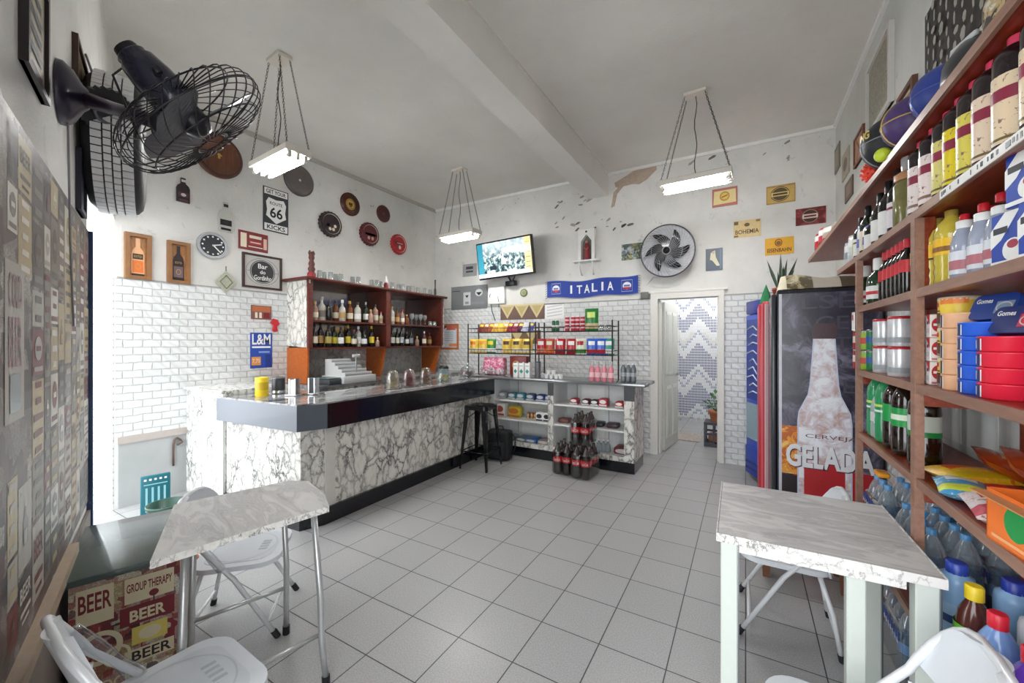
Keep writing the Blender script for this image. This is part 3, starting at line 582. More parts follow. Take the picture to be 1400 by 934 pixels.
def folding_chair(label, M, wrapped=False, sz=.93):
    t = thing('folding_chair', label, 'chair', M, 'white folding chairs'); pl = mat('dfe3e8', .32, var=.02) ; tm = mat('e3e5e8', .3, .1, .02); tip = mat('1b1b1d', .6)
    # local: faces +Y, x is the width
    b = MB(); b.prism(roundrect(.39, .38, .09, 6), .405, .432, pl, T(0, .02, 0)); o = b.build('seat', t)
    bm = bmesh.new(); bm.from_mesh(o.data); bmesh.ops.bevel(bm, geom=[e for e in bm.edges if abs(e.verts[0].co.z-e.verts[1].co.z) < 1e-5], offset=.009, segments=2, affect='EDGES'); bm.to_mesh(o.data); bm.free()
    for p in o.data.polygons: p.use_smooth = abs(p.normal.z) < .98
    b = MB(); b.prism(roundrect(.31, .30, .07, 6), .432, .4345, mat('d5dae0', .35, var=.02), T(0, .02, 0)); b.ring(0, .02, .30, .29, .006, mat('c3c9d0', .4), .4355)
    for k in range(4): b.bx(-.05+k*.028, -.035+k*.028, .09, .13, .4345, .4362, mat('b9bfc6', .4))
    b.build('seat_panel', o)
    vs = []; n = 12                                                    # curved back panel
    b = MB(); nn = 16
    for j in range(nn+1):
        zz = .60 + .19*j/nn; wv = .192*(max(0, 1-(max(0, j/nn-.25)/.78)**2.6))**.5
        for i in range(n+1):
            u = -1+2*i/n; vs.append((u*wv, -.180-(zz-.6)*.30+.03*u*u, zz))
    fr = [(j*(n+1)+i, j*(n+1)+i+1, (j+1)*(n+1)+i+1, (j+1)*(n+1)+i) for j in range(nn) for i in range(n)]
    b.add(vs, fr, pl, True); b.add([(x, y-.014, z) for x, y, z in vs], [f[::-1] for f in fr], pl, True)
    rim = [i for i in range(n+1)] + [j*(n+1)+n for j in range(1, nn+1)] + [nn*(n+1)+i for i in range(n-1, -1, -1)] + [j*(n+1) for j in range(nn-1, 0, -1)]
    m0 = len(vs); vv = vs + [(x, y-.014, z) for x, y, z in vs]; b.add([vv[k] for k in rim] + [vv[k+m0] for k in rim], [(k, (k+1) % len(rim), (k+1) % len(rim)+len(rim), k+len(rim)) for k in range(len(rim))], pl, True)
    b.build('backrest', t)
    # front-foot to back-top tube pair, joined over the top
    b = MB(); A = [(-.195, .205, .02), (-.195, .03, .36), (-.195, -.13, .58)]
    for k in range(13): a = PI*k/12; A.append((-.195*math.copysign(abs(math.cos(a))**.6, math.cos(a)), -.147-.085*math.sin(a)**.8, .62+.165*math.sin(a)**.8))
    A += [(.195, -.13, .58), (.195, .03, .36), (.195, .205, .02)]
    b.tube(A, .0115, tm, 10); b.build('back_frame', t)
    for s in (-1, 1):
        b = MB(); b.tube([(s*.172, -.19, .02), (s*.172, -.16, .22), (s*.172, -.11, .405)], .0105, tm, 10); l = b.build('rear_leg', t)
        b = MB(); b.cyl((s*.172, -.194, .0), (s*.172, -.188, .035), .0145, tip, 10); b.build('rubber_tip', l)
        b = MB(); b.cyl((s*.195, .218, .0), (s*.195, .198, .04), .0150, tip, 10); b.build('rubber_tip', t)
    b = MB(); b.tube([(-.172, -.18, .09), (.172, -.18, .09)], .008, tm, 8); b.build('rear_stretcher', t)
    b = MB(); b.tube([(-.195, .17, .09), (.195, .17, .09)], .008, tm, 8); b.build('front_stretcher', t)
    b = MB()
    for s in (-1, 1): b.tube([(s*.184, -.13, .55), (s*.184, -.15, .41)], .006, tm, 6); b.cyl((s*.165, -.01, .42), (s*.2, -.01, .42), .009, tm, 8)
    b.build('hinge_link', t)
    if wrapped:
        random.seed(2)
        for s in (-1, 1):
            b = MB(); Q = [(s*.195, -.02+k*-.021, .42+k*.036) for k in range(8)]; b.tube(Q, [.016+random.uniform(0, .007) for _ in Q], FILM, 8); b.build('plastic_wrap', t)
    t.matrix_world = t.matrix_world @ Matrix.Diagonal((1, 1, sz, 1))
    return t
folding_chair('white folding chair tucked under the table beside the grocery shelves', T(.185, 2.495, 0) @ RZ(math.radians(90)), False, .91)
folding_chair('white folding chair in the bottom right corner in front of the detergents', T(.255, 1.325, 0) @ RZ(math.radians(88)), False, .94)
folding_chair('grey-white folding chair half under the table before the bar', T(-2.28, 1.115, 0) @ RZ(math.radians(-44)), True, .86)
folding_chair('white folding chair wrapped in clear film beside the beer-print box', T(-1.462, .522, 0) @ RZ(math.radians(-3)), True)
# folding table by the bar
tb = thing('folding_table', 'grey marbled table on bent steel tube legs in front of the bar', 'table', T(-1.86, .87, 0) @ RZ(math.radians(-12)))
poly = [(.235, -.27), (.30, .24), (.265, .275), (.10, .31), (-.24, .22), (-.26, -.16), (-.10, -.27)]
P4 = [onZ(205, 768, .75), onZ(450, 692, .75), onZ(444, 676, .75), onZ(422, 658, .75), onZ(396, 657, .75), onZ(238, 690, .75)]
inv = tb.matrix_world.inverted() if False else (T(-1.86, .87, 0) @ RZ(math.radians(-12))).inverted()
poly = [tuple((inv @ Vector((p.x, p.y, 0)))[:2]) for p in P4]
b = MB(); b.prism(poly, .725, .75, M_TAB, side=eg); b.build('tabletop', tb)
tsm = mat('c5c6c6', .3, .6, .05)
cxp = sum(p[0] for p in poly)/6; cyp = sum(p[1] for p in poly)/6
def inn(p, k): return (cxp+(p[0]-cxp)*k, cyp+(p[1]-cyp)*k)
cs = [inn(poly[0], .80), inn(poly[1], .86), inn(poly[4], .82), inn(poly[5], .82)]
for k, (x, y) in enumerate(cs):
    b = MB(); ox = (.04 if x > cxp else -.02); b.tube([(x*.92, y*.92, .722), (x, y, .35), (x+ox*.2, y, .18), (x+ox, y*1.02, .03)], .013, tsm, 10); l = b.build('leg', tb)
    b = MB(); b.cyl((x+ox*1.03, y*1.02, .0), (x+ox*.95, y*1.02, .04), .017, BLACK, 10); b.build('rubber_tip', l)
b = MB(); b.tube([cs[0] + (.20,), cs[1] + (.20,)], .009, tsm, 8); b.build('cross_bar', tb)
b = MB(); b.tube([cs[2] + (.24,), cs[3] + (.24,)], .009, tsm, 8); b.build('cross_bar', tb)
b = MB(); q = [inn(p, .78) for p in poly]; b.tube([p + (.715,) for p in q], .011, tsm, 8, True); b.build('under_frame', tb)
# beer print box with dark lid, standing against the papered wall
def wq(t, o, z=0): p = wp(t); return Vector((p[0] + WN.x*o, p[1] + WN.y*o, z))
wbx, dep = .34, .60; bt = wq(2.50, .03); cb = bt + WN*(wbx/2)
bxo = thing('print_box', 'tall box printed with beer posters under a dark lid, against the papered wall', 'box', T(cb.x, cb.y, 0) @ RZ(math.atan2(WN.y, WN.x)))
M_BOX = m_collage('beer_poster_print', ['8b2630', 'd8cdb4', '5a2024', 'c9b98f', 'a94a3a', 'e0d8c2', '6e1d26', 'b49a6a', 'd9d2c4', '3b2226'], (11, 11, 11), .45, 30)
b = MB(); b.bx(-wbx/2+.01, wbx/2-.01, -dep/2+.01, dep/2-.01, 0, .535, M_BOX); Mf = Matrix(((1,0,0,0),(0,0,-1,-dep/2+.009),(0,1,0,0),(0,0,0,1)))
ww = wbx-.04; CR = mat('dccfae', .5); DR = mat('7a1f28', .5); CH = mat('2c1d20', .5)
b.rect(ww*.22, .455, ww*.5, .10, CR, .0012, Mf); b.text('GROUP THERAPY', ww*.22, .465, ww*.46, .035, DR, .002, Mf, .02); b.ell(ww*.26, .425, .03, .028, DR, .002, Mf); b.rect(ww*.26, .405, .004, .03, CH, .002, Mf)
b.rect(ww*.2, .355, ww*.55, .075, DR, .0012, Mf); b.text('BEER', ww*.2, .352, ww*.36, .045, CR, .002, Mf, .03)
b.rect(-ww*.3, .44, ww*.34, .14, CR, .0013, Mf); b.text('BEER', -ww*.3, .455, ww*.3, .07, DR, .002, Mf, .02); b.rect(ww*.22, .27, ww*.36, .07, mat('d9c562', .5), .0013, Mf); b.ell(ww*.22, .27, .07, .05, CR, .002, Mf)
b.rect(ww*.22, .19, ww*.5, .055, CR, .0013, Mf); b.text('BEER', ww*.24, .19, ww*.4, .04, CH, .002, Mf, .02); b.text('CLOCK', -ww*.18, .12, ww*.5, .04, CR, .002, Mf, .02); b.ring(-ww*.26, .27, .13, .13, .018, CR, .002, Mf); b.ring(-ww*.1, .22, .08, .08, .01, CR, .002, Mf)
b.build('box_body', bxo)
b = MB(); b.rbox(0, 0, .548, wbx+.01, dep+.01, .026, mat('4c5b58', .25, coat=.3, var=.06), .004); b.build('lid', bxo)
fr = onZ(222, 793, 0); fo = onZ(224, 790, .06)
# ================================================================== STOOL, BAG, COOLER BITS
st = thing('metal_bar_stool', 'black metal bar stool with flared legs standing at the end of the bar', 'stool', T(-2.66, 3.87, 0) @ RZ(math.radians(4)))
bm_ = mat('17181b', .22, .4, coat=.4)
b = MB(); b.prism(roundrect(.30, .30, .05), .70, .716, bm_); b.prism(roundrect(.31, .31, .055), .672, .70, bm_); b.ell(0, 0, .05, .05, DGREY, .7165); b.build('seat', st)
for sx in (-1, 1):
    for sy in (-1, 1):
        b = MB(); p0, p1 = (sx*.135, sy*.135, .69), (sx*.182, sy*.182, 0)
        for (dx, dy) in ((-sx*.035, 0), (0, -sy*.035)):
            vs = [(p0[0], p0[1], p0[2]), (p0[0]+dx*1.7, p0[1]+dy*1.7, p0[2]), (p1[0]+dx*.6, p1[1]+dy*.6, 0), (p1[0], p1[1], 0)]
            off = Vector((-sx*.006 if dy else 0, -sy*.006 if dx else 0, 0)); vs2 = [tuple(Vector(v)+off) for v in vs]
            b.add(vs + vs2, [(0,1,2,3), (7,6,5,4), (0,4,5,1), (1,5,6,2), (2,6,7,3), (3,7,4,0)], bm_)
        b.build('leg', st)
b = MB(); r = .165; b.tube([(-r, -r, .20), (r, -r, .20), (r, r, .20), (-r, r, .20)], .007, bm_, 6, True); b.build('foot_ring', st)
b = MB()
for s in (-1, 1): b.tube([(s*.14, -.14, .55), (s*.02, 0, .66), (s*.14, .14, .55)], .005, bm_, 6)
b.build('brace', st)
bg_ = thing('black_backpack', 'black backpack standing on the floor behind the bar stool', 'bag', T(-2.62, 4.22, .0) @ RZ(math.radians(8)))
b = MB(); b.rbox(0, 0, .185, .30, .18, .36, mat('0f1116', .7), .04, 3); b.rbox(0, -.09, .13, .22, .06, .2, mat('14161c', .7), .02, 2); b.build('bag_body', bg_)
b = MB(); b.tube([(-.05, 0, .36), (-.04, 0, .41), (.04, 0, .41), (.05, 0, .36)], .008, BLACK, 6); b.tube([(.13, .02, .35), (.19, .03, .28), (.19, .03, .15), (.14, .02, .05)], .01, BLACK, 6); b.build('strap', bg_)
ws = thing('wooden_step_stool', 'low brown wooden stool on the floor behind the tucked-in folding chair', 'stool', T(.30, 3.06, 0))
wb = mat('7b5136', .5, var=.2)
b = MB(); b.rbox(0, 0, .235, .46, .30, .03, wb, .006); b.build('seat', ws)
for sx in (-1, 1):
    for sy in (-1, 1):
        b = MB(); b.lathe([(.026, 0), (.030, .1), (.022, .22)], wb, 4, T(sx*.19, sy*.11, 0), False, ph=PI/4); b.build('leg', ws)
# ================================================================== COOLERS
def panelM(x, y, z, u, n): return frameM(Vector((x, y, z)), Vector(u), Vector(n))
CTZ = 1.83
ck = thing('beer_cooler', 'tall black drinks cooler whose side shows a frosted white beer bottle', 'cooler')
X0, X1, Y0, Y1 = .20, .80, 3.57, 4.10
b = MB(); b.rbox((X0+X1)/2, (Y0+Y1)/2, CTZ/2+.03, X1-X0, Y1-Y0, CTZ-.06, mat('25252b', .3, var=.05), .01); b.build('cabinet', ck)
b = MB(); b.rbox(X0-.018, (Y0+Y1)/2, .95, .03, Y1-Y0-.01, 1.7, mat('3a3a42', .25), .008); b.build('door', ck)
PW, PH = X1-X0-.02, CTZ-.09; cxm = (X0+X1)/2; Mp = panelM(cxm, Y0-.001, .06+PH/2, (1,0,0), (0,-1,0))
b = MB(); m, nt, bs = nt_new('smoky_night_print'); v = coords(nt); nn = noise(nt, v, 3.5, 7, .65, 1.2); rr = ramp(nt, [(.35, '24202e'), (.50, '423e4e'), (.66, '8d8aa0')]); link(nt, nn.outputs['Fac'], rr.inputs[0]); link(nt, rr.outputs[0], bs.inputs['Base Color']); bs.inputs['Roughness'].default_value = .25
b.rect(0, 0, PW, PH, m, .001, Mp)
def uy(f): return PH/2 - PH*f
fire = m_print('glowing_print', 'c2621f', 'e79a3a', 'f2c66a', 14); b.rect(-PW*.37, uy(.655), PW*.24, PH*.20, fire, .0016, Mp); b.rect(-PW*.38, uy(.80), PW*.2, PH*.08, mat('2b2026', .3), .0016, Mp)
b.rect(PW*.08, uy(.86), PW*.84, PH*.28, mat('b3242c', .3, var=.2, scale=6), .0015, Mp)
m2, nt, bs = nt_new('frosted_bottle_print'); v = coords(nt); nn = noise(nt, v, 9, 7, .7, .8); rr = ramp(nt, [(.36, 'c39f98'), (.47, 'd8cfd6'), (.56, 'eef0f6')]); link(nt, nn.outputs['Fac'], rr.inputs[0]); link(nt, rr.outputs[0], bs.inputs['Base Color']); bs.inputs['Roughness'].default_value = .3
hb = [(-.11, .19), (-.125, .28), (-.145, .38), (-.165, .42), (-.21, .455), (-.255, .49), (-.268, .53), (-.268, .995)]; cxb = -PW*.035
b.poly([(cxb+a*PW, uy(f)) for a, f in hb] + [(cxb-a*PW, uy(f)) for a, f in hb][::-1], mat('c9d0e4', .3), .0020, Mp)
b.poly([(cxb+(a+.014)*PW, uy(f)) for a, f in hb] + [(cxb-(a+.014)*PW, uy(f)) for a, f in hb][::-1], m2, .0026, Mp)
b.poly([(cxb-.115*PW, uy(.19)), (cxb-.13*PW, uy(.145)), (cxb-.10*PW, uy(.128)), (cxb+.10*PW, uy(.128)), (cxb+.13*PW, uy(.145)), (cxb+.115*PW, uy(.19))], mat('4a3238', .3, var=.3, scale=80), .0030, Mp)
b.rect(cxb, uy(.85), .40*PW, PH*.30, mat('b52a30', .3, var=.15, scale=8), .0031, Mp)
b.text('CERVEJA', PW*.03, uy(.592), PW*.50, .035, mat('5d3f44', .4), .0034, Mp)
gw = mat('e6e8ec', .35, var=.12); gs = mat('56323a', .4)
b.text('GELADA', PW*.01+.006, uy(.675)-.007, PW*.86, .165, gs, .0036, Mp, .035); b.text('GELADA', PW*.01, uy(.675), PW*.86, .165, gw, .0042, Mp, .035)
for i, (tx, xx) in enumerate((('LSE', .0), ('ACE', -.06), ('ALT', -.04), ('YER', -.08), ('ORE', .0))): b.text(tx, PW*xx, uy(.04+.085*i), PW*.52, .095, mat('46434f', .3), .0013, Mp)
b.rect(-PW/2+.012, 0, .018, PH, mat('c9c9d2', .3), .0022, Mp)
b.build('side_print', ck)
b = MB(); b.bx(X0, X1, Y0-.001, Y0+.02, .0, .06, BLACK); b.build('base_grille', ck)
rc = thing('red_cooler', 'red-sided drinks cooler standing between the black cooler and the blue one', 'cooler')
b = MB(); b.rbox((.125+.80)/2, 4.42, .93, .675, .50, 1.74, mat('d8404c', .35, var=.05), .012); b.build('cabinet', rc)
b = MB(); b.rbox(.115, 4.42, .93, .03, .49, 1.70, mat('c43040', .3), .008); b.bx(.145, .152, 4.165, 4.17, .08, 1.78, mat('d8d2d4', .4)); b.build('door', rc)
b = MB(); b.bx(.118, .132, 4.167, 4.1705, .08, 1.78, mat('e8636c', .35)); b.bx(.152, .185, 4.163, 4.17, .08, 1.78, mat('caa4aa', .4)); b.build('side_strip', rc)
b = MB(); b.bx(.14, .79, 4.18, 4.66, 0, .07, BLACK); b.build('base_grille', rc)
bl = thing('blue_cooler', 'slim bright blue drinks cooler, farthest of the cooler row, by the doorway wall', 'cooler', T(.005, 5.10, 0) @ RZ(math.radians(-66)))
# local: +x along the front towards the camera, front faces -y
bb = mat('2443a8', .3, var=.06)
b = MB(); b.rbox(.20, .25, .93, .36, .46, 1.80, bb, .02); b.build('cabinet', bl)
b = MB(); b.rbox(.20, .005, 1.02, .34, .04, 1.42, mat('2c4fbc', .3), .012); b.bx(.05, .34, -.018, -.015, .84, 1.68, mat('1d3a94', .25)); b.bx(.05, .34, -.018, -.015, .42, .80, mat('8fa6b4', .2)); b.build('door', bl)
b = MB(); random.seed(9)
for k in range(9):
    zz = .9+.085*k; b.tube([(.10+.03*math.sin(k*2.1), -.02, zz), (.2, -.021, zz+.03), (.28, -.02, zz-.01+.03*math.cos(k))], .007, mat('d5def2', .4), 5)
b.build('lettering_swirl', bl)
b = MB(); b.rbox(.20, .015, 1.81, .35, .06, .14, mat('27348c', .3), .015); b.text('Real', .2, 1.81, .2, .06, mat('e7b6d0', .4), .0, frameM(Vector((0, -.017, 0)), Vector((1,0,0)), Vector((0,-1,0)))) if False else None; b.build('header', bl)
b = MB(); b.rbox(.20, .0, .19, .35, .05, .30, mat('2240a4', .35), .015); b.bx(.05, .35, -.03, -.025, .10, .12, NAVY); b.bx(.05, .35, -.03, -.025, .16, .18, NAVY); b.build('base_grille', bl)
# on top of the coolers
top = thing('draped_sack', 'patterned grey and cream sack lying over the top of the black cooler', 'sack', T(.5, 3.80, CTZ+.003))
b = MB(); n, k = 22, 10; vs = []; mm = []; sk = m_print('sack_print', '6b614c', 'b0a27e', 'd5cdb6', 9)
for i in range(n+1):
    for j in range(k+1):
        u, v2 = i/n, j/k; x = -.29+.58*u; y = -.225+.42*v2; hh = (.11-.075*max(0, (u-.62)/.38)**1.0+.018*math.sin(u*9))*(1-abs(2*v2-1)**3) if 0 < i < n else 0
        vs.append((x, y, hh if 0 < j < k else 0))
for i in range(n):
    for j in range(k): mm.append(sk if (i < 8 and i > 1) else (mat('d8cfb4', .6) if i <= 1 else mat('bdb6a8', .6) if i < 14 or i > 19 else mat('5b4c3c', .6)))
b.add(vs, [(i*(k+1)+j, (i+1)*(k+1)+j, (i+1)*(k+1)+j+1, i*(k+1)+j+1) for i in range(n) for j in range(k)], mm, True); b.build('sack_cloth', top)
po = thing('snake_plant', 'small snake plant in a reddish pot on the near edge of the black cooler', 'plant', T(.27, 4.25, CTZ))
b = MB(); b.lathe([(.05, 0), (.065, .09), (.07, .09), (.07, .11), (.055, .11), (.05, .09)], mat('8a4434', .6), 16, T(0, 0, -.02)); b.build('pot', po)
b = MB(); random.seed(4)
for i in range(9):
    a = random.uniform(0, 2*PI); L = random.uniform(.15, .30) if i else .34; tip = Vector((math.cos(a)*.13*(i > 0), math.sin(a)*.06, .07+L)); base = Vector((math.cos(a)*.02, math.sin(a)*.02, .07)); sd = Vector((.014, 0, 0)); md = (base+tip)/2
    b.add([base-sd*.7, base+sd*.7, md+sd, tip, md-sd, md+Vector((0, .006, 0))], [(0,1,5), (1,2,5), (2,3,5), (3,4,5), (4,0,5)], mat('3f5340', .5, var=.4, scale=60))
b.build('foliage', po)
pn = thing('green_pennant', 'small green pointed ornament standing on the red cooler', 'ornament', T(.17, 4.56, 1.803))
b = MB(); b.lathe([(.05, 0), (.055, .02), (.035, .09), (.002, .19)], mat('1f7a4a', .4, var=.3, scale=50), 6, None, False); b.build('cone', pn); b = MB(); b.lathe([(.03, .05), (.033, .07), (.02, .075)], WHITE, 8); b.build('badge', pn)
fg = thing('dark_figurine', 'small dark seated figurine beneath the far end of the top wall shelf', 'figurine', T(.50, 4.60, 1.803))
b = MB(); b.lathe([(.04, 0), (.05, .05), (.03, .10), (.02, .12)], mat('4a3533', .6, var=.3), 14); b.sphere((0, 0, .145), .034, mat('3c2f30', .6), 12); b.build('body', fg); b = MB(); b.rbox(-.02, -.03, .09, .03, .03, .05, DRED, .008); b.build('vest', fg)
# ================================================================== WIRE FAN ON THE ENTRANCE WALL
base = onW(80, 126) + WN*.002
fan = thing('wire_wall_fan', 'black wall fan with a wire cage and dark blue motor reaching from the left wall', 'fan', Matrix.Translation(base))
FD = (Vector((CYW, SY, 0))*.53 + Vector((-SY, CYW, 0))*.45 + Vector((0, 0, -.71))).normalized()
cc = ray(264, 166)*.00272; C = Vector((cc.x, cc.y, CAMZ+cc.z)) - base; fm = mat('232338', .25, coat=.4, var=.05); fk = mat('1a1820', .3)
b = MB(); b.lathe([(.118, 0), (.118, .015), (.095, .04), (.05, .065), (.035, .08)], mat('2a2236', .3, coat=.3), 24, alignZ((0, 0, 0), WN)); b.build('wall_cup', fan)
mot = C - FD*.125; j1 = Vector(WN)*.075; j2 = mot + Vector((0, 0, -.13)) - Vector(WD)*-.0
b = MB(); b.tube([j1, j1*.6 + j2*.4 + Vector((0, 0, .0)), j2], [.03, .024, .026], mat('2c2438', .3, coat=.3), 12); b.sphere(tuple(j2), .04, fk, 14); b.tube([j2, (j2+mot)/2 + Vector((0, 0, .0)), mot], .017, fk, 10); b.build('arm', fan)
b = MB(); Mm = alignZ(mot, FD) @ Matrix.Scale(.76, 4); b.lathe([(.001, -.17), (.045, -.168), (.062, -.15), (.060, -.135), (.075, -.12), (.088, -.04), (.092, .06), (.088, .10), (.055, .125), (.05, .14)], fm, 24, Mm); b.build('motor', fan)
b = MB(); b.lathe([(.046, -.185), (.05, -.17), (.05, -.15)], fk, 16, Mm); b.build('rear_cap', fan); b = MB(); b.cyl(Mm @ Vector((-.08, .0, -.02)), Mm @ Vector((-.12, .0, -.02)), .012, fk, 8); b.rbox(0, 0, 0, .03, .03, .03, fk, .005, 2, Mm @ T(-.12, 0, -.02)); b.build('knob', fan)
Mc = alignZ(C, FD); b = MB(); RR = .27
for k in range(30):
    a0 = 2*PI*k/30
    P = [];
    for i in range(15):
        f = i/14; ph = -PI/2 + PI*f; r = .06 + (RR-.06)*math.cos(ph)**.55 if abs(math.cos(ph)) > 1e-4 else .06; P.append(Mc @ Vector((r*math.cos(a0+f*.9), r*math.sin(a0+f*.9), .085*math.sin(ph))))
    b.tube(P, .0022, fk, 4)
for r, z in ((RR, 0), (.21, .066), (.21, -.066), (.06, .085), (.06, -.085)): b.tube([Mc @ Vector((r*math.cos(a), r*math.sin(a), z)) for a in [2*PI*i/40 for i in range(40)]], .003, fk, 5, True)
b.build('cage', fan)
for k in range(3):
    b = MB(); bl_ = mat('4a4a52', .3, coat=.2); Mk = Mc @ RZ(2*PI*k/3+1.5) @ RX(.0)
    vs = []; n = 8
    for i in range(n+1):
        f = i/n; x = .04+.20*f; wv = .035+.075*math.sin(PI*min(1, f*.85+.12)); tw = .55-.25*f
        for s in (-1, 1):
            for zz in (-.002, .002): vs.append((x, s*wv*math.cos(tw), s*wv*math.sin(tw)*.6+zz))
    fs = []
    for i in range(n):
        o = i*4; fs += [(o, o+4, o+6, o+2), (o+1, o+3, o+7, o+5), (o, o+1, o+5, o+4), (o+2, o+6, o+7, o+3)]
    fs += [(0, 2, 3, 1), (n*4, n*4+1, n*4+3, n*4+2)]
    b.add(vs, fs, bl_, False, Mk); b.build('blade', fan)
b = MB(); b.lathe([(.05, -.03), (.05, .02), (.03, .05), (.001, .055)], fk, 18, Mc); b.build('hub', fan)
b = MB(); b.tube([mot-FD*.1, mot-FD*.16+Vector((-.05, 0, -.1)), j2+Vector((-.12, -.03, -.02)), j2], .004, BLACK, 6); b.tube([j1*.3+Vector((0, 0, -.1)), Vector(WD)*.16 + Vector((0, 0, -.5)) + Vector(WN)*.01, Vector(WD)*.25 + Vector((0, 0, -.9))+ Vector(WN)*.01], .004, GREY, 6); b.build('cord', fan)
# tyre over the entrance
tc_ = wq(3.02, .0, 2.49); ty = thing('car_tyre', 'worn car tyre hung on the wall above the entrance behind the wire fan', 'tyre', frameM(Vector(tc_), WD, WN))
M_TY2 = mat('2a2a2c', .6, var=.2); 
b = MB(); b.lathe([(.20, .03), (.26, .01), (.31, .02), (.335, .045), (.345, .08), (.345, .17), (.335, .205), (.31, .225), (.26, .235), (.20, .215), (.19, .12), (.20, .03)], M_TY2, 48); b.build('carcass', ty)
b = MB(); tr = mat('eaeaec', .4, var=.1, scale=15)
for k in range(64):
    a = 2*PI*k/64
    for (z0, z1, sk_) in ((.052, .088, .35), (.094, .120, -.2), (.126, .152, .2), (.158, .198, -.35)):
        b.box(.348, 0, (z0+z1)/2, .010, .029, z1-z0, tr, RZ(a + sk_*.04))
b.build('tread', ty); b = MB(); b.lathe([(.205, .20), (.18, .215), (.09, .19), (.05, .21), (.001, .21)], mat('3a3a40', .4, .5), 28); b.ring(0, 0, .26, .26, .03, mat('8b8b90', .4), .222); b.build('hub_disc', ty)

bp_ = ray(146, 152)*.0034; bd = thing('notched_disc', 'black notched disc hanging above the car tyre behind the fan arm', 'disc', alignZ((bp_.x, bp_.y, CAMZ+bp_.z), Vector((.75, .2, -.62))))
b = MB(); n = 48; b.prism([((.105 if k % 2 else .096)*math.cos(2*PI*k/n), (.105 if k % 2 else .096)*math.sin(2*PI*k/n)) for k in range(n)], -.02, .0, BLACK); b.lathe([(.05, .0), (.055, .02), (.045, .025), (.04, .0)], mat('6a6a70', .4, .3), 24); b.build('disc', bd)
b = MB(); h0 = Vector((0, 0, 0)); Mi = bd.matrix_basis.inverted(); q = wq(3.05, .003, 2.95); b.tube([(0, 0, -.01), Mi @ q], .005, DGREY, 6); b.build('hanger', bd)
# ================================================================== THINGS ON THE WALLS
def sign(name, label, cat, pl, px, base, els=(), depth=.008, frame=None, off=.0006, group=None, shape='rect', rot=0):
    M, w, h = wallrect(pl, *px, off=off)
    if pl in 'LB' and onX(px[0], 467).y > 0 and M.translation.z - h/2 < 2.0: M = M @ T(0, 0, .0125)
    if rot: M = M @ RZ(math.radians(rot))
    def face(b, z):
        k = 0
        for e in els:
            k += 1; t = e[0]; zz = z + .0006*k
            if t == 'rect': b.rect(e[1]*w, e[2]*h, e[3]*w, e[4]*h, e[5], zz)
            elif t == 'ell': b.ell(e[1]*w, e[2]*h, e[3]*w, e[4]*h, e[5], zz)
            elif t == 'ring': b.ring(e[1]*w, e[2]*h, e[3]*w, e[4]*h, e[6]*min(w, h), e[5], zz)
            elif t == 'text': b.text(e[1], e[2]*w, e[3]*h, e[4]*w, e[5]*h, e[6], zz, None, e[7] if len(e) > 7 else 0)
            elif t == 'poly': b.poly([(x*w, y*h) for x, y in e[1]], e[2], zz)
    b = MB()
    if shape == 'rect': b.bx(-w/2, w/2, -h/2, h/2, 0, depth, base)
    elif shape == 'ell': b.prism([(w/2*math.cos(2*PI*k/36), h/2*math.sin(2*PI*k/36)) for k in range(36)], 0, depth, base)
    elif shape == 'poly': b.prism([(x*w, y*h) for x, y in els[0]], 0, depth, base); els = els[1:]
    face(b, depth)
    if frame:
        t = thing(name, label, cat, M, group); b.build('panel', t)
        fm_, fw, fd = frame; f = MB()
        if shape == 'rect':
            f.bx(-w/2-.002, w/2+.002, h/2-fw, h/2, 0, fd, fm_); f.bx(-w/2-.002, w/2+.002, -h/2, -h/2+fw, 0, fd, fm_); f.bx(-w/2-.002, -w/2+fw, -h/2+fw, h/2-fw, 0, fd, fm_); f.bx(w/2-fw, w/2+.002, -h/2+fw, h/2-fw, 0, fd, fm_)
        else:
            n = 36; pr = [(1, 0), (1, fd*.8), (.985, fd), (1-fw*2/w, fd), (1-fw*2/w, depth)]
            for i in range(len(pr)-1):
                (a0, z0), (a1, z1) = pr[i], pr[i+1]; vs = [(w/2*a0*math.cos(2*PI*k/n), h/2*a0*math.sin(2*PI*k/n), z0) for k in range(n)] + [(w/2*a1*math.cos(2*PI*k/n), h/2*a1*math.sin(2*PI*k/n), z1) for k in range(n)]
                f.add(vs, [(k, (k+1) % n, (k+1) % n+n, k+n) for k in range(n)], fm_, True)
        f.build('frame', t); return t
    return tag(b.build(name, None, M), label, cat, group)
WOODF = mat('8a5f38', .5, var=.2, scale=20); DKF = mat('3a2622', .4)
def bottle_poly(s=1): return [(-.5*s, -.5), (-.5*s, .08), (-.42*s, .18), (-.17*s, .28), (-.17*s, .5), (.17*s, .5), (.17*s, .28), (.42*s, .18), (.5*s, .08), (.5*s, -.5)]
plk = m_wood('plank_print', '6b4326', 'b27b45', .5, 8)
def whisky(label, px, liq, lab):
    P = [(x*.56, y*.86-.03) for x, y in bottle_poly(.9)]
    return sign('bottle_picture', label, 'picture', 'L', px, plk, (('poly', P, liq), ('rect', 0, -.22, .42, .26, lab), ('rect', 0, -.0, .40, .12, BLACK), ('text', 'ESTD', 0, 0, .3, .05, GOLD), ('ring', 0, -.22, .22, .13, GOLD, .02), ('rect', .0, -.40, .5, .04, BLACK)), .01, (WOODF, .03, .035))
whisky('wood-framed whisky bottle picture with amber bottle, leftmost on the bar wall', (170, 320, 205, 382), mat('e0a878', .3, var=.2), mat('d9702f', .4))
whisky('wood-framed dark bottle picture just left of the round clock', (228, 331, 258, 388), mat('2a1a1c', .3), mat('6e5c60', .4))
ckm = mat('2b2e33', .3)
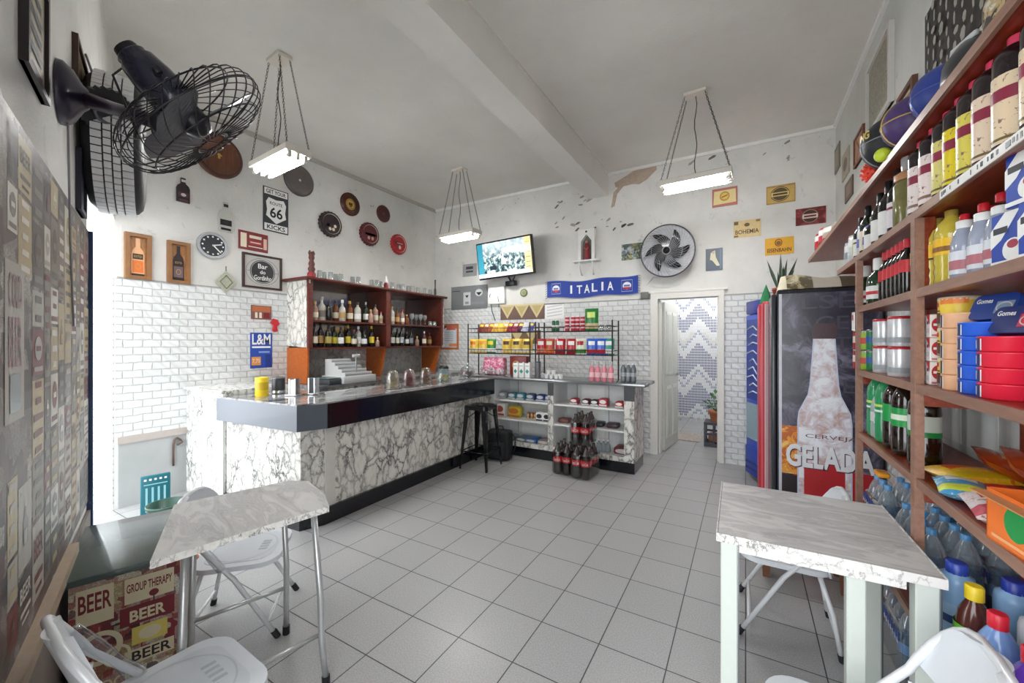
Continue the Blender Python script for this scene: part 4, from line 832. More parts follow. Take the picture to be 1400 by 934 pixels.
hands = [('ell', 0, 0, .80, .80, ckm)] + [('rect' if k % 3 else 'ell', .33*math.sin(PI*k/6), .33*math.cos(PI*k/6), .06, .06, WHITE) for k in range(12)] + [('poly', [(-.01, .02), (.28, .10), (.29, .07), (.01, -.02)], WHITE), ('poly', [(-.02, .0), (.24, -.26), (.27, -.23), (.02, .02)], WHITE), ('ell', 0, 0, .07, .07, LGREY)]
sign('wall_clock', 'oval wall clock with black face and silver rim beside the dark bottle picture', 'clock', 'L', (268, 318, 310, 354), mat('c8cacc', .3), hands, .02, (mat('b4b7ba', .25, .3), .022, .032), shape='ell')
def plaque(label, px, m1, m2, m3):
    M, w, h = wallrect('L', *px); b = MB(); b.prism([(x*w, y*h) for x, y in bottle_poly(1)], 0, .02, m1, M); o = MB(); t = thing('bottle_plaque', label, 'ornament', M); bb2 = MB(); bb2.prism([(x*w, y*h) for x, y in bottle_poly(1)], 0, .02, m1); bb2.build('board', t)
    o.rect(0, -.2*h, w*.8, h*.2, m2, .0208); o.rect(0, .38*h, w*.32, h*.1, m3, .0208); o.ell(0, -.2*h, w*.4, h*.13, m3, .0212); o.rect(0, -.42*h, w*.7, h*.08, m2, .0208); o.build('painted_label', t)
plaque('dark bottle-shaped plaque high on the bar wall above the bottle pictures', (241, 244, 258, 277), mat('2e2226', .3), mat('57393c', .4), mat('d6d0cc', .4))
plaque('pale bottle-shaped plaque with black label bands above the clock', (298, 277, 317, 317), mat('b9bbb4', .3), BLACK, mat('26262a', .4))
sign('route_sign', 'black and white highway shield sign on the bar wall below the dark plate', 'sign', 'L', (360, 259, 393, 318), mat('34363a', .4), (('rect', 0, .41, .92, .14, WHITE), ('text', 'GET YOUR', 0, .41, .78, .09, BLACK, .02), ('rect', 0, -.40, .92, .15, WHITE), ('text', 'KICKS', 0, -.40, .72, .10, BLACK, .02),
    ('poly', [(-.40, .16), (-.30, .27), (0, .24), (.30, .27), (.40, .16), (.36, -.02), (.40, -.15), (0, -.31), (-.40, -.15), (-.36, -.02)], WHITE), ('text', 'ROUTE', 0, .15, .5, .07, BLACK, .01), ('text', '66', 0, -.06, .5, .24, BLACK, .02)))
sign('red_plaque', 'dark red rectangular sign with cream ends right of the clock', 'sign', 'L', (326, 318, 365, 343), mat('7c2a30', .4), (('rect', -.34, 0, .2, .76, CREAM), ('rect', .40, -.05, .12, .6, mat('d9b7a5', .4)), ('rect', .06, .24, .42, .16, CREAM), ('rect', .06, -.06, .44, .2, mat('a63a3e', .4)), ('rect', .06, -.06, .36, .05, CREAM), ('rect', .06, -.3, .5, .05, CREAM)), .012)
sign('bar_sign', 'framed oval black and white house sign below the highway shield', 'sign', 'L', (331, 349, 384, 395), mat('b9b8b2', .4), (('ring', 0, 0, .84, .80, GREY, .02), ('ell', 0, 0, .64, .70, mat('2c2c2e', .4)), ('ring', 0, 0, .60, .66, LGREY, .012), ('text', 'Bar', 0, .16, .24, .14, WHITE, .01), ('text', 'do', 0, -.01, .14, .11, WHITE, .01), ('text', 'Gordinho', 0, -.18, .44, .14, WHITE, .01), ('rect', -.36, 0, .08, .01, DGREY), ('rect', .36, 0, .08, .01, DGREY)), .008, (DKF, .022, .02))
M, w, h = wallrect('L', 293, 371, 321, 401); di = thing('diamond_ornament', 'small diamond-shaped woven ornament on the tile edge below the clock', 'ornament', M @ T(0, 0, .02)); b = MB(); b.prism([(0, h/2), (w/2, 0), (0, -h/2), (-w/2, 0)], 0, .012, mat('a9ab96', .6, var=.3, scale=60)); b.build('diamond', di); b = MB(); b.tube([(0, h/2, .006), (0, h/2+.05, .006)], .004, DGREY, 6); b.tube([(w*.3*math.cos(k*PI/2), h*.3*math.sin(k*PI/2), .014) for k in range(4)], .005, mat('5f6358', .6), 5, True); b.build('hanger', di)
sign('small_poster', 'small brown label card on the tiles above the blue poster', 'sign', 'L', (342, 418, 370, 437), mat('7a5550', .4), (('rect', 0, .25, .9, .4, mat('b5683f', .4)), ('rect', -.25, -.2, .12, .4, CREAM), ('rect', -.05, -.2, .12, .4, CREAM), ('rect', .25, -.2, .3, .4, DRED)), .004)
M, w, h = wallrect('L', 368, 436, 380, 454); o = MB(); o.prism([(-.2*w, .5*h), (.3*w, .42*h), (.5*w, .1*h), (.2*w, -.1*h), (.3*w, -.45*h), (0, -.5*h), (-.3*w, -.4*h), (-.15*w, 0), (-.5*w, .2*h)], 0, .02, RED); tag(o.build('red_ornament', None, M @ T(0, 0, .016)), 'little red ornament on the tiles at the right of the small brown card', 'ornament')
sign('blue_poster', 'blue and white cigarette poster with orange patch on the tiles beside the hutch', 'poster', 'L', (341, 455, 371, 503), mat('2a4fa8', .35), (('text', 'L&M', 0, .31, .84, .30, WHITE, .02), ('rect', 0, .09, .85, .05, WHITE), ('rect', -.24, -.30, .42, .24, mat('e39a4a', .4)), ('text', '7,75', -.24, -.30, .34, .12, WHITE), ('rect', .12, -.05, .5, .05, mat('86a4dc', .4)), ('rect', .3, -.3, .25, .35, mat('1b3a86', .4))), .004)
# plates and crown caps
def disc(name, label, cat, px, prof, els=(), pl='L', fl=0, tilt=None):
    M, w, h = wallrect(pl, *px); D = h; t = thing(name, label, cat, M); b = MB()
    b.lathe([(prof[0][0]*D/2, prof[0][1])] + [(q[2]*D/2, q[3]) for q in prof], [q[4] for q in prof], 42)
    if fl:
        n = 126; vs = []
        for (rr_, z) in ((1.0, .0), (1.0, .03), (.94, .045)):
            for k in range(n): r = (rr_ + (.035*math.cos(21*2*PI*k/n) if z < .04 else 0))*D/2; vs.append((r*math.cos(2*PI*k/n), r*math.sin(2*PI*k/n), z))
        b.add(vs, [(i*n+k, i*n+(k+1) % n, (i+1)*n+(k+1) % n, (i+1)*n+k) for i in range(2) for k in range(n)], prof[0][4], True)
    b.build('disc', t); o = MB()
    for k, e in enumerate(els):
        z = prof[-1][3] + .001*(k+1)
        if e[0] == 'ell': o.ell(e[1]*D, e[2]*D, e[3]*D, e[4]*D, e[5], z)
        elif e[0] == 'ring': o.ring(0, 0, e[1]*D, e[1]*D, e[2]*D, e[3], z)
        elif e[0] == 'rect': o.rect(e[1]*D, e[2]*D, e[3]*D, e[4]*D, e[5], z)
        elif e[0] == 'text': o.text(e[1], e[2]*D, e[3]*D, e[4]*D, e[5]*D, e[6], z)
    if els: o.build('emblem', t)
    return t
wd = m_wood('turned_plate_wood', '5c3524', '7b4a32', .35, 6)
disc('wooden_plate', 'large brown wooden plate high on the wall in front of the wire fan cage', 'plate', (267, 184, 327, 243), [(1, 0, 1, .03, wd), (1, .03, .86, .045, mat('4a2a20', .35)), (.86, .045, .80, .025, wd), (.80, .025, .001, .02, wd)], (('rect', 0, .0, .05, .12, GOLD), ('rect', .01, .02, .10, .03, GOLD)))
disc('dark_plate', 'dark metal plate partly hidden behind the nearest tube light', 'plate', (388, 226, 427, 268), [(1, 0, 1, .02, mat('4d4645', .4)), (1, .02, .85, .04, mat('5b5452', .35)), (.85, .04, .001, .03, mat('665e5b', .35, var=.2))], (('ell', 0, 0, .08, .08, LGREY),))
def cap(label, px, edge, face, els): return disc('bottle_cap_sign', label, 'sign', px, [(.94, .045, .94, .045, edge), (.94, .045, .80, .05, face if False else edge), (.80, .05, .76, .042, CREAM), (.76, .042, .001, .042, face)], (('ring', .72, .035, CREAM),) + tuple(els), fl=1)
cap('dark bottle-cap sign with white dots, leftmost of the cap signs', (435, 290, 465, 324), mat('2e1c20', .35), mat('2e1c20', .35), (('rect', 0, .12, .42, .1, CREAM), ('ell', -.16, -.06, .13, .13, CREAM), ('ell', .16, -.06, .13, .13, CREAM), ('ell', -.07, -.2, .13, .13, CREAM), ('ell', .08, -.2, .13, .13, CREAM)))
disc('record_sign', 'round brown record-like sign with yellow centre on the bar wall', 'sign', (465, 264, 491, 295), [(1, 0, 1, .012, mat('4a2418', .3)), (1, .012, .001, .012, mat('4a2418', .3))], (('ring', .88, .02, mat('6b3a28', .3)), ('ell', 0, 0, .48, .48, GOLD), ('ring', .42, .02, BROWN), ('rect', 0, .0, .2, .12, BROWN), ('ell', 0, -.1, .12, .1, mat('7a5a20', .4))))
disc('record_sign', 'small plain dark red disc sign, highest right of the cap signs', 'sign', (514, 281, 533, 304), [(1, 0, 1, .015, mat('5a2a26', .35)), (1, .015, .86, .02, mat('5a2a26', .35)), (.86, .02, .001, .014, mat('4c2220', .35))], (('ring', .5, .02, mat('6e3a34', .4)), ('ell', 0, 0, .2, .2, mat('6e3a34', .4))))
cap('maroon bottle-cap sign with pale red badge, middle of the cap signs', (491, 305, 516, 336), mat('5f1c22', .35), mat('8f3434', .35), (('rect', 0, .14, .44, .08, CREAM), ('rect', 0, -.02, .56, .1, mat('c8716a', .4)), ('ell', -.1, -.18, .13, .16, mat('d79c92', .4)), ('ell', .1, -.18, .13, .16, mat('d79c92', .4))))
cap('bright red bottle-cap sign, lowest and rightmost of the cap signs', (533, 321, 554, 348), mat('b5222c', .35), mat('c23a3e', .35), (('ring', .56, .03, CREAM), ('rect', 0, .04, .5, .12, DRED), ('rect', 0, .04, .38, .04, CREAM), ('ell', 0, -.16, .16, .2, CREAM)))
# back wall
sign('grey_plaque', 'small grey square sign left of the television', 'sign', 'B', (633, 361, 652, 378), mat('9a9b99', .4), (('rect', 0, .18, .5, .22, DGREY), ('rect', 0, -.12, .5, .14, DGREY)))
sign('steel_board', 'grey sheet board with white pictograms below the television', 'sign', 'B', (618, 391, 667, 423), mat('85888a', .35, .3), (('rect', -.05, -.05, .2, .56, LGREY), ('poly', [(-.1, .1), (0, .1), (-.05, -.02)], BLACK), ('ell', .28, .18, .2, .3, LGREY), ('poly', [(.2, .2), (.36, .2), (.28, .06)], BLACK), ('rect', -.05, -.22, .1, .1, GREY), ('rect', .25, -.25, .35, .1, GREY), ('rect', -.36, .3, .24, .03, DGREY)), .006)
disc('green_medallion', 'small olive round medallion on the wall right of the television bracket', 'ornament', (711, 395, 722, 406), [(1, 0, 1, .012, mat('7d8457', .5)), (1, .012, .001, .014, mat('8d9365', .5))], (('ring', .6, .06, mat('b5ba93', .5)),), 'B')
# niche with saint
M, w, h = wallrect('B', 793, 315, 815, 357); ni = thing('niche_shrine', 'white wall shrine with pointed arch holding a red figure, on a small bracket shelf', 'shrine', M)
nw = mat('e8e8e4', .5); b = MB(); b.bx(-w/2, w/2, -h/2, h/2, 0, .012, nw); arch = [(-.30*w, -.45*h), (.30*w, -.45*h), (.30*w, .12*h), (0, .34*h), (-.30*w, .12*h)]
for (x0, x1, y0, y1) in ((-w/2, -.32*w, -h/2, h/2), (.32*w, w/2, -h/2, h/2), (-.32*w, .32*w, .34*h, h/2)): b.bx(x0, x1, y0, y1, .012, .075, nw)
for s in (-1, 1): b.prism([(s*.32*w, .12*h), (s*.32*w, .34*h), (0, .34*h)], .012, .075, nw)
b.poly(arch, mat('7d7a74', .6), .0135); b.ell(0, .42*h, .03, .03, BLACK, .0755); b.build('arch_case', ni)
b = MB(); b.bx(-.8*w, .8*w, -h/2-.022, -h/2, 0, .12, nw)
for s in (-1, 1): b.tube([(s*.4*w, -h/2-.03, .10), (s*.4*w, -h/2-.12, .06), (s*.36*w, -h/2-.2, .01)], .011, nw, 6)
b.build('bracket_shelf', ni)
b = MB(); b.lathe([(.035, 0), (.03, .12), (.036, .17), (.018, .21)], mat('8e2630', .5), 12, T(0, -.44*h, .045) @ RX(-PI/2)); b.build('robe', ni) if False else None
b = MB(); MS = T(0, -.45*h, .045) @ RX(-PI/2); b.lathe([(.040, 0), (.034, .10), (.038, .17), (.02, .215)], mat('8e2630', .5), 12, MS); b.sphere((0, 0, .24), .022, mat('a8856e', .6), 10, M=MS); b.tube([MS @ Vector((-.03, -.03, .15)), MS @ Vector((.01, -.045, .12)), MS @ Vector((.03, -.02, .16))], .008, mat('a8856e', .6), 6); b.build('robed_figure', ni)
mosaic = m_collage('mosaic_print', ['26324a', '7a8aa0', 'c9cfd2', 'b8a84a', '3c5a6c', 'd9dcdc', '22262e', '6b7f52'], (16, 16, 16), .4, 40)
sign('mosaic_poster', 'colourful mosaic print on the wall touching the left edge of the round fan', 'poster', 'B', (850, 333, 880, 355), mosaic, (), .004)
sign('yellow_beer_sign', 'cream and pink tin sign with gold oval directly under the right tube light', 'sign', 'B', (974, 257, 1008, 282), mat('b9736a', .5), (('poly', [(-.45, -.38), (.45, -.34), (.43, .38), (-.42, .36)], mat('e8d79a', .5)), ('ell', 0, .04, .40, .52, mat('c79436', .5)), ('ell', 0, .04, .3, .36, mat('e3c368', .5)), ('poly', [(-.12, -.04), (.12, .06), (.12, .12), (-.12, .02)], mat('8a5a24', .5))), rot=0)
sign('yellow_beer_sign', 'yellow tin sign with dark oval badge, highest right on the back wall', 'sign', 'B', (1048, 253, 1087, 278), mat('b08a4c', .5, var=.3), (('rect', 0, -.02, .94, .84, mat('c9a860', .5, var=.2)), ('ell', -.02, 0, .66, .82, mat('5a4a30', .5)), ('ring', -.02, 0, .60, .74, mat('c9a860', .5), .03), ('rect', -.02, 0, .62, .22, mat('d8c07c', .5)), ('rect', -.02, 0, .5, .10, mat('4a3c26', .5))))
sign('red_beer_sign', 'dark red planked tin sign with oval badge beside the top wall shelf', 'sign', 'B', (1088, 284, 1129, 307), m_print('red_planks', '6e2528', '8c3a3c', 'a4544e', 12), (('ell', -.02, 0, .58, .84, mat('4b2a24', .5)), ('ring', -.02, 0, .54, .78, mat('b8a27c', .5), .03), ('rect', -.02, .0, .50, .26, mat('d9cfc0', .5)), ('rect', -.02, 0, .4, .1, DRED)))
sign('yellow_beer_sign', 'pale yellow tin sign lettered BOHEMIA in dark letters', 'sign', 'B', (1003, 301, 1040, 324), mat('d8c088', .5, var=.15), (('text', 'BOHEMIA', 0, -.18, .86, .26, mat('5a3f24', .5), .02), ('ell', 0, .22, .2, .22, mat('6b5230', .5)), ('rect', -.4, .36, .16, .2, mat('6e5a34', .5)), ('rect', .4, .40, .14, .12, mat('8a7444', .5)), ('rect', -.4, -.42, .16, .1, mat('6e5a34', .5))))
sign('yellow_beer_sign', 'bright yellow tin sign lettered EISENBAHN with round crest', 'sign', 'B', (1046, 325, 1085, 348), mat('e0a92a', .5, var=.12), (('text', 'EISENBAHN', 0, -.24, .84, .24, mat('5a2c20', .5), .02), ('ring', -.02, .2, .26, .44, mat('5a2c20', .5), .04), ('ell', -.02, .18, .16, .26, mat('8a5a2a', .5))))
sign('dancer_picture', 'dark blue picture with a pale leaning figure, right of the round fan', 'picture', 'B', (965, 340, 988, 370), mat('34465a', .4, var=.2), (('poly', [(-.2, .3), (.05, .42), (.1, .1), (.35, -.3), (.15, -.3), (-.1, -.05), (-.25, .0)], mat('d9d6b8', .5)), ('ell', -.05, .32, .16, .14, mat('caa98a', .5)), ('rect', .38, 0, .12, .9, mat('4e6a7c', .4)), ('rect', -.44, 0, .05, .96, DGREY)), .01)
# ITALIA scarf
p0, p1 = onY(749, 396), onY(873, 393); W2 = p1.x-p0.x; Hs = abs(onY(811, 381).z-onY(811, 406).z)*.93
sf = thing('football_scarf', 'blue scarf lettered ITALIA pinned on the back wall above the snack rack', 'scarf', frameM(Vector(((p0.x+p1.x)/2, YB-.02, (p0.z+p1.z)/2+.0)), Vector((1,0,0)), Vector((0,-1,0))))
def sfz(x): return .012*math.sin(x*9)+.018*abs(x)/W2*2*1.0 - .03*(math.cos(x/W2*2*PI)*.5+.5)*0 + (x/W2)*.0
b = MB(); n = 40; bs_ = mat('22409c', .7, var=.1, scale=80); vs = []
for i in range(n+1):
    x = -W2/2+W2*i/n
    for y in (-Hs/2, -Hs/2+.012, Hs/2-.012, Hs/2): vs.append((x, y+sfz(x), .004+.004*math.sin(x*14)))
f_, mm = [], []
for i in range(n):
    for j in range(3): f_.append((i*4+j, i*4+4+j, i*4+5+j, i*4+1+j)); mm.append(bs_ if j == 1 else mat('3a4fa4', .7))
b.add(vs, f_, mm, False); b.build('cloth', sf)
b = MB()
for k, ch in enumerate('ITALIA'):
    x = -.21*W2+k*.084*W2; x += (.01*W2 if k else 0); b.text(ch, x, sfz(x), (.022 if ch == 'I' else .062)*W2, Hs*.5, WHITE, .0095, None, .02)
for s in (-1, 1): x = s*.39*W2; b.rect(x, sfz(x), .11*W2, Hs*.66, mat('aab4cc', .6), .0095); b.rect(x, sfz(x), .105*W2, Hs*.6, mat('24409a', .6), .0100); b.ell(x, sfz(x), .085*W2, Hs*.42, WHITE, .0105); b.rect(x, sfz(x)-Hs*.14, .07*W2, Hs*.12, RED, .011); b.rect(x, sfz(x)+.0, .06*W2, Hs*.1, mat('4a6ab8', .6), .011)
b.build('lettering', sf); b = MB()
for s in (-1, 1):
    for k in range(8): b.tube([(s*W2/2, -Hs/2+Hs*k/7+sfz(s*W2/2), .005), (s*(W2/2+.03), -Hs/2+Hs*k/7-.01+sfz(W2/2), .007)], .003, mat('4a3f8a', .7), 4)
b.build('fringe', sf)
# round fan on the back wall
fc = onY(912, 343, 5.22); fn = thing('round_wall_fan', 'round grey wall fan with six curved black blades above the doorway', 'fan', frameM(fc, Vector((1,0,0)), Vector((0,-1,0))) @ RX(math.radians(4)))
RF = .315; gk = mat('4a4b50', .35, .4)
b = MB(); b.cyl((0, 0, -.21), (0, 0, -.195), .09, DGREY, 20); b.cyl((0, 0, -.2), (0, 0, -.06), .03, DGREY, 12); b.lathe([(.001, -.13), (.08, -.12), (.09, -.06), (.06, -.03)], mat('55575c', .4), 20); b.build('motor', fn)
b = MB(); bz = mat('a5a6aa', .4, .2)
for k in range(44):
    a0 = 2*PI*k/44
    for zs in (-1, 1): b.tube([((.045+(RF-.045)*f)*math.cos(a0+f*.7), (.045+(RF-.045)*f)*math.sin(a0+f*.7), zs*.055*math.cos(f*PI/2)) for f in (0, .2, .4, .6, .8, 1)], .0018, bz, 3)
for r, z, th in ((RF, 0, .008), (.045, .055, .004), (.18, .045, .002), (.26, .025, .002)): b.tube([(r*math.cos(a), r*math.sin(a), z) for a in [2*PI*i/40 for i in range(40)]], th, gk if th > .005 else bz, 6, True)
b.build('cage', fn)
b = MB(); b.lathe([(RF-.002, -.045), (RF-.03, -.06), (.1, -.065), (.001, -.065)], mat('c3c4c8', .5, var=.2, scale=12), 40); b.build('rear_guard', fn)
for k in range(6):
    b = MB(); inner_, outer_ = [], []
    for i in range(11):
        f = i/10; r = .05+.215*f; a = .95*f; wv = .085*math.sin(PI*min(1, .18+f*.82))**.7 if f < 1 else .003
        outer_.append((r*math.cos(a-wv/r*.6), r*math.sin(a-wv/r*.6))); inner_.append((r*math.cos(a+wv/r*.9), r*math.sin(a+wv/r*.9)))
    pp_ = outer_ + inner_[::-1]; n2 = len(outer_)
    vs = [(x, y, -.012) for x, y in outer_] + [(x, y, .016) for x, y in inner_] + [(x, y, -.016) for x, y in outer_] + [(x, y, .012) for x, y in inner_]
    fs = [(i, i+1, n2+i+1, n2+i) for i in range(n2-1)] + [(2*n2+i, 3*n2+i, 3*n2+i+1, 2*n2+i+1) for i in range(n2-1)]
    b.add(vs, fs, mat('17171c', .25, coat=.3), True, RZ(2*PI*k/6+.25)); b.build('blade', fn)
b = MB(); b.lathe([(.05, -.02), (.05, .02), (.035, .045), (.001, .06)], BLACK, 24); b.build('hub', fn)
b = MB(); q = onY(895, 378, 5.42)-fc; b.tube([(-.05, -.3, -.15), (q.x-.02, q.z-.02, -.19), (q.x-.13, q.z-.15, -.2)], .006, LGREY, 6); b.build('cord', fn)
M, w, h = wallrect('B', 877, 400, 888, 409); o = MB(); o.rbox(0, 0, .02, w, h, .04, mat('6b6b66', .5), .006); tag(o.build('wall_socket', None, M @ T(0, 0, .016)), 'small dark socket on the wall by the top left corner of the doorway', 'socket')
# cloth with triangles, poster with slashes, clipboard
tri = [('poly', [(-.5+.333*k, .42), (-.5+.333*(k+1), .42), (-.5+.333*(k+.5), -.42)], mat('c9b98a', .7)) for k in range(3)] + [('poly', [(-.44+.333*k, .36), (-.56+.333*(k+1), .36), (-.5+.333*(k+.5), -.2)], mat('b3a270', .7)) for k in range(3)] + [('rect', 0, .46, 1, .08, mat('d5c79c', .7))]
sign('triangle_cloth', 'brown cloth with a row of beige triangles hanging behind the left snack rack', 'cloth', 'B', (685, 416, 745, 437), mat('6e5850', .8, var=.2, scale=60), tri, .004)
sign('triangle_cloth', 'lower brown and beige cloth strip showing between the snack rack shelves', 'cloth', 'B', (700, 452, 740, 470), mat('75604f', .8, var=.2, scale=60), (('poly', [(-.5, .4), (-.1, .4), (-.3, -.4)], mat('c9b98a', .7)), ('poly', [(.0, .4), (.4, .4), (.2, -.4)], mat('c9b98a', .7))), .004)
sign('slash_poster', 'white card with grey slanting strokes behind the right snack rack', 'poster', 'B', (746, 415, 772, 436), WHITE, [('poly', [(-.4, .3-.2*k), (.4, .42-.2*k), (.4, .36-.2*k), (-.4, .22-.2*k)], LGREY) for k in range(4)] + [('rect', 0, .47, 1, .05, DGREY)], .004)
sign('clipboard', 'orange-brown clipboard with a white sheet on the tiles beside the hutch end', 'clipboard', 'B', (603, 443, 628, 478), mat('b0683c', .5), (('poly', [(-.4, -.42), (.4, -.42), (.4, .3), (.2, .42), (-.4, .3)], mat('d3dbe2', .5)), ('rect', .1, .34, .5, .16, mat('cf6a58', .5)), ('rect', .2, -.32, .4, .12, mat('d98a5a', .5)), ('poly', [(-.42, .2), (-.1, .42), (-.42, .42)], DGREY)) + tuple(('rect', -.05, .18-.08*k, .55, .015, GREY) for k in range(5)), .008)
# right wall pictures
sign('narrow_picture', 'tall narrow picture with a white edge high on the right wall', 'picture', 'R', (1192, 62, 1221, 165), m_print('aged_print', '8f8a78', 'a49f8c', '77715f', 18), (), .015, (mat('d5d3ce', .5), .03, .03))
sign('utensil_poster', 'black poster crowded with pale upright shapes above the top shelf', 'poster', 'R', (1275, -75, 1368, 62), mat('34322f', .5), [('poly', [(-.45+.115*i+.02*(j % 2)+dx*(.6+.4*((i*j+i) % 3)), -.43+.145*j+dy*(.7+.3*((i+2*j) % 3))) for dx, dy in ((-.012, -.045), (.014, -.045), (.022, .02), (.008, .055), (-.012, .05), (-.024, .01))], mat('a8a49a', .5, var=.4)) for i in range(9) for j in range(7)], .006)
sign('small_wall_picture', 'small brown picture nearest the back corner on the right wall', 'picture', 'R', (1142, 200, 1149, 234), mat('7d7364', .5, var=.3), (('rect', 0, 0, .7, .7, mat('9b9080', .5)),), .01)
sign('small_wall_picture', 'small pale picture second from the back corner on the right wall', 'picture', 'R', (1153, 207, 1162, 242), mat('a79b88', .5, var=.3), (('ell', 0, 0, .6, .5, mat('6e5e4c', .5)),), .01)
sign('small_wall_picture', 'small framed rust-coloured picture left of the black basketball', 'picture', 'R', (1171, 180, 1183, 221), mat('b98a6c', .5, var=.2), (('poly', [(-.3, -.3), (-.2, -.35), (.3, .3), (.2, .35)], mat('8a5a42', .5)), ('poly', [(-.3, .3), (-.2, .35), (.3, -.3), (.2, -.35)], mat('8a5a42', .5))), .01, (mat('7b4a3a', .5), .02, .02))
sign('small_wall_picture', 'small dark picture lowest on the right wall near the back corner', 'picture', 'R', (1157, 246, 1167, 272), mat('6b5548', .5, var=.3), (('rect', 0, 0, .6, .6, mat('8f7a6a', .5)),), .01)
sign('small_wall_picture', 'small brown-framed picture right above the basketballs', 'picture', 'R', (1234, 118, 1254, 152), mat('c7bfae', .5), (('rect', 0, -.1, .5, .5, mat('8f7358', .5)),), .01, (mat('6b4534', .5), .03, .025))
# upper left wall posters
sign('narrow_poster', 'black-framed poster high on the left wall at the picture edge', 'poster', 'W', (27, -48, 54, 112), mat('a89c86', .5, var=.3), [('rect', 0, .4-.16*k, .5, .07, DGREY) for k in range(6)], .01, (mat('2c2428', .35), .02, .02))
sign('narrow_poster', 'dark wooden-edged poster on the left wall between the fan mount and the tyre', 'poster', 'W', (99, 78, 117, 160), mat('9a8468', .5, var=.3), (('rect', .15, 0, .4, .8, mat('c9b896', .5)),), .01, (mat('4b3226', .4), .02, .02))
sign('narrow_poster', 'slim blue-black framed poster under the fan mount beside the tyre', 'poster', 'W', (103, 210, 111, 292), mat('8d93a0', .5), (), .01, (mat('2a2c3a', .35), .02, .02))
# pipe and handle at the left tiled wall, teal grille box
hp = thing('bent_pipe', 'rusty bent pipe tap rising from the ledge on the left tiled wall', 'pipe', Matrix.Translation(onX(237, 637, XL+.03)))
b = MB(); r0 = .012; s_ = .0072; b.tube([(0, 0, 0), (0, 0, .20), (0, .01, .245), (0, .03, .26), (0, .055, .235), (0, .07, .21), (0, .03, .19)], .009, mat('6a5248', .5, .4), 8); b.build('pipe', hp)
te = onZ(213, 709, 0.0); tq = onX(213, 680, -4.25)
tl = thing('teal_grille_board', 'teal board with white upright slots leaning by the left tiled wall', 'board', frameM(Vector((tq.x, tq.y, .17)), Vector((.25, .968, 0)), Vector((.968, -.25, 0))))
b = MB(); b.rbox(0, 0, -.02, .19, .335, .03, mat('1d6470', .4), .006); b.build('board', tl); b = MB()
for k in range(4): b.rect(-.057+.038*k, -.03, .014, .20, mat('8fc0c6', .4), -.0035)
for k in range(5): b.rect(-.065+.032*k, .135, .016, .016, WHITE, -.0035)
b.rect(0, .095, .15, .008, mat('8fc0c6', .4), -.0035); b.build('slots', tl)
gb = thing('green_bucket', 'dark green bucket on the floor beyond the folding table', 'bucket', T(-3.75, 1.32, 0) @ Matrix.Scale(.8, 4))
b = MB(); b.lathe([(.12, 0), (.15, .28), (.16, .28), (.16, .30), (.145, .30), (.12, .02), (.001, .02)], mat('1f4a3c', .4), 24); b.build('pail', gb)
b = MB(); b.tube([(-.155, 0, .28), (-.13, 0, .18), (-.0, -.155, .13), (.13, 0, .18), (.155, 0, .28)], .004, STEEL, 6); b.build('handle', gb)
sp = onZ(225, 793, .04); fo = thing('terracotta_pot', 'small orange clay pot on the floor behind the beer-print box', 'pot', T(sp.x-.05, sp.y+.1, 0))
b = MB(); b.lathe([(.05, 0), (.085, .05), (.09, .09), (.07, .12), (.06, .12), (.07, .09)], mat('c9734a', .5, var=.15), 18); b.build('pot_body', fo); b = MB(); b.lathe([(.03, .118), (.04, .13), (.001, .14)], mat('d8b48c', .5), 12); b.build('pot_lid', fo)
# ================================================================== GOODS
PROF = {
 'wine': [(.9, 0), (1, .02), (1, .60), (.92, .67), (.52, .76), (.37, .82), (.35, .93)],
 'spirit': [(.92, 0), (1, .02), (1, .60), (.94, .67), (.60, .74), (.36, .79), (.34, .92)],
 'squat': [(.9, 0), (1, .03), (1, .50), (.85, .62), (.42, .70), (.34, .76), (.34, .9)],
 'pet': [(.70, 0), (.92, .02), (1, .06), (1, .30), (.94, .34), (.97, .38), (1, .62), (.92, .72), (.62, .84), (.34, .91), (.32, .94)],
 'petl': [(.70, 0), (.95, .02), (1, .08), (1, .34), (.965, .36), (.965, .62), (1, .64), (.93, .76), (.62, .87), (.30, .93), (.28, .95)],
 'oil': [(.85, 0), (1, .03), (.94, .12), (1, .18), (.93, .26), (1, .30), (1, .52), (.90, .56), (1, .62), (1, .70), (.80, .82), (.45, .89), (.36, .93)],
 'water': [(.8, 0), (1, .02), (.93, .08), (1, .13), (.93, .18), (1, .23), (.93, .28), (1, .34), (1, .52), (.93, .56), (1, .60), (.95, .70), (.60, .85), (.32, .92), (.30, .95)],
 'clean': [(.9, 0), (1, .02), (1, .45), (.95, .58), (.80, .72), (.50, .82), (.36, .86), (.36, .90)],
 'cylb': [(.9, 0), (1, .02), (1, .80), (.92, .86), (.60, .89), (.6, .91)],
}
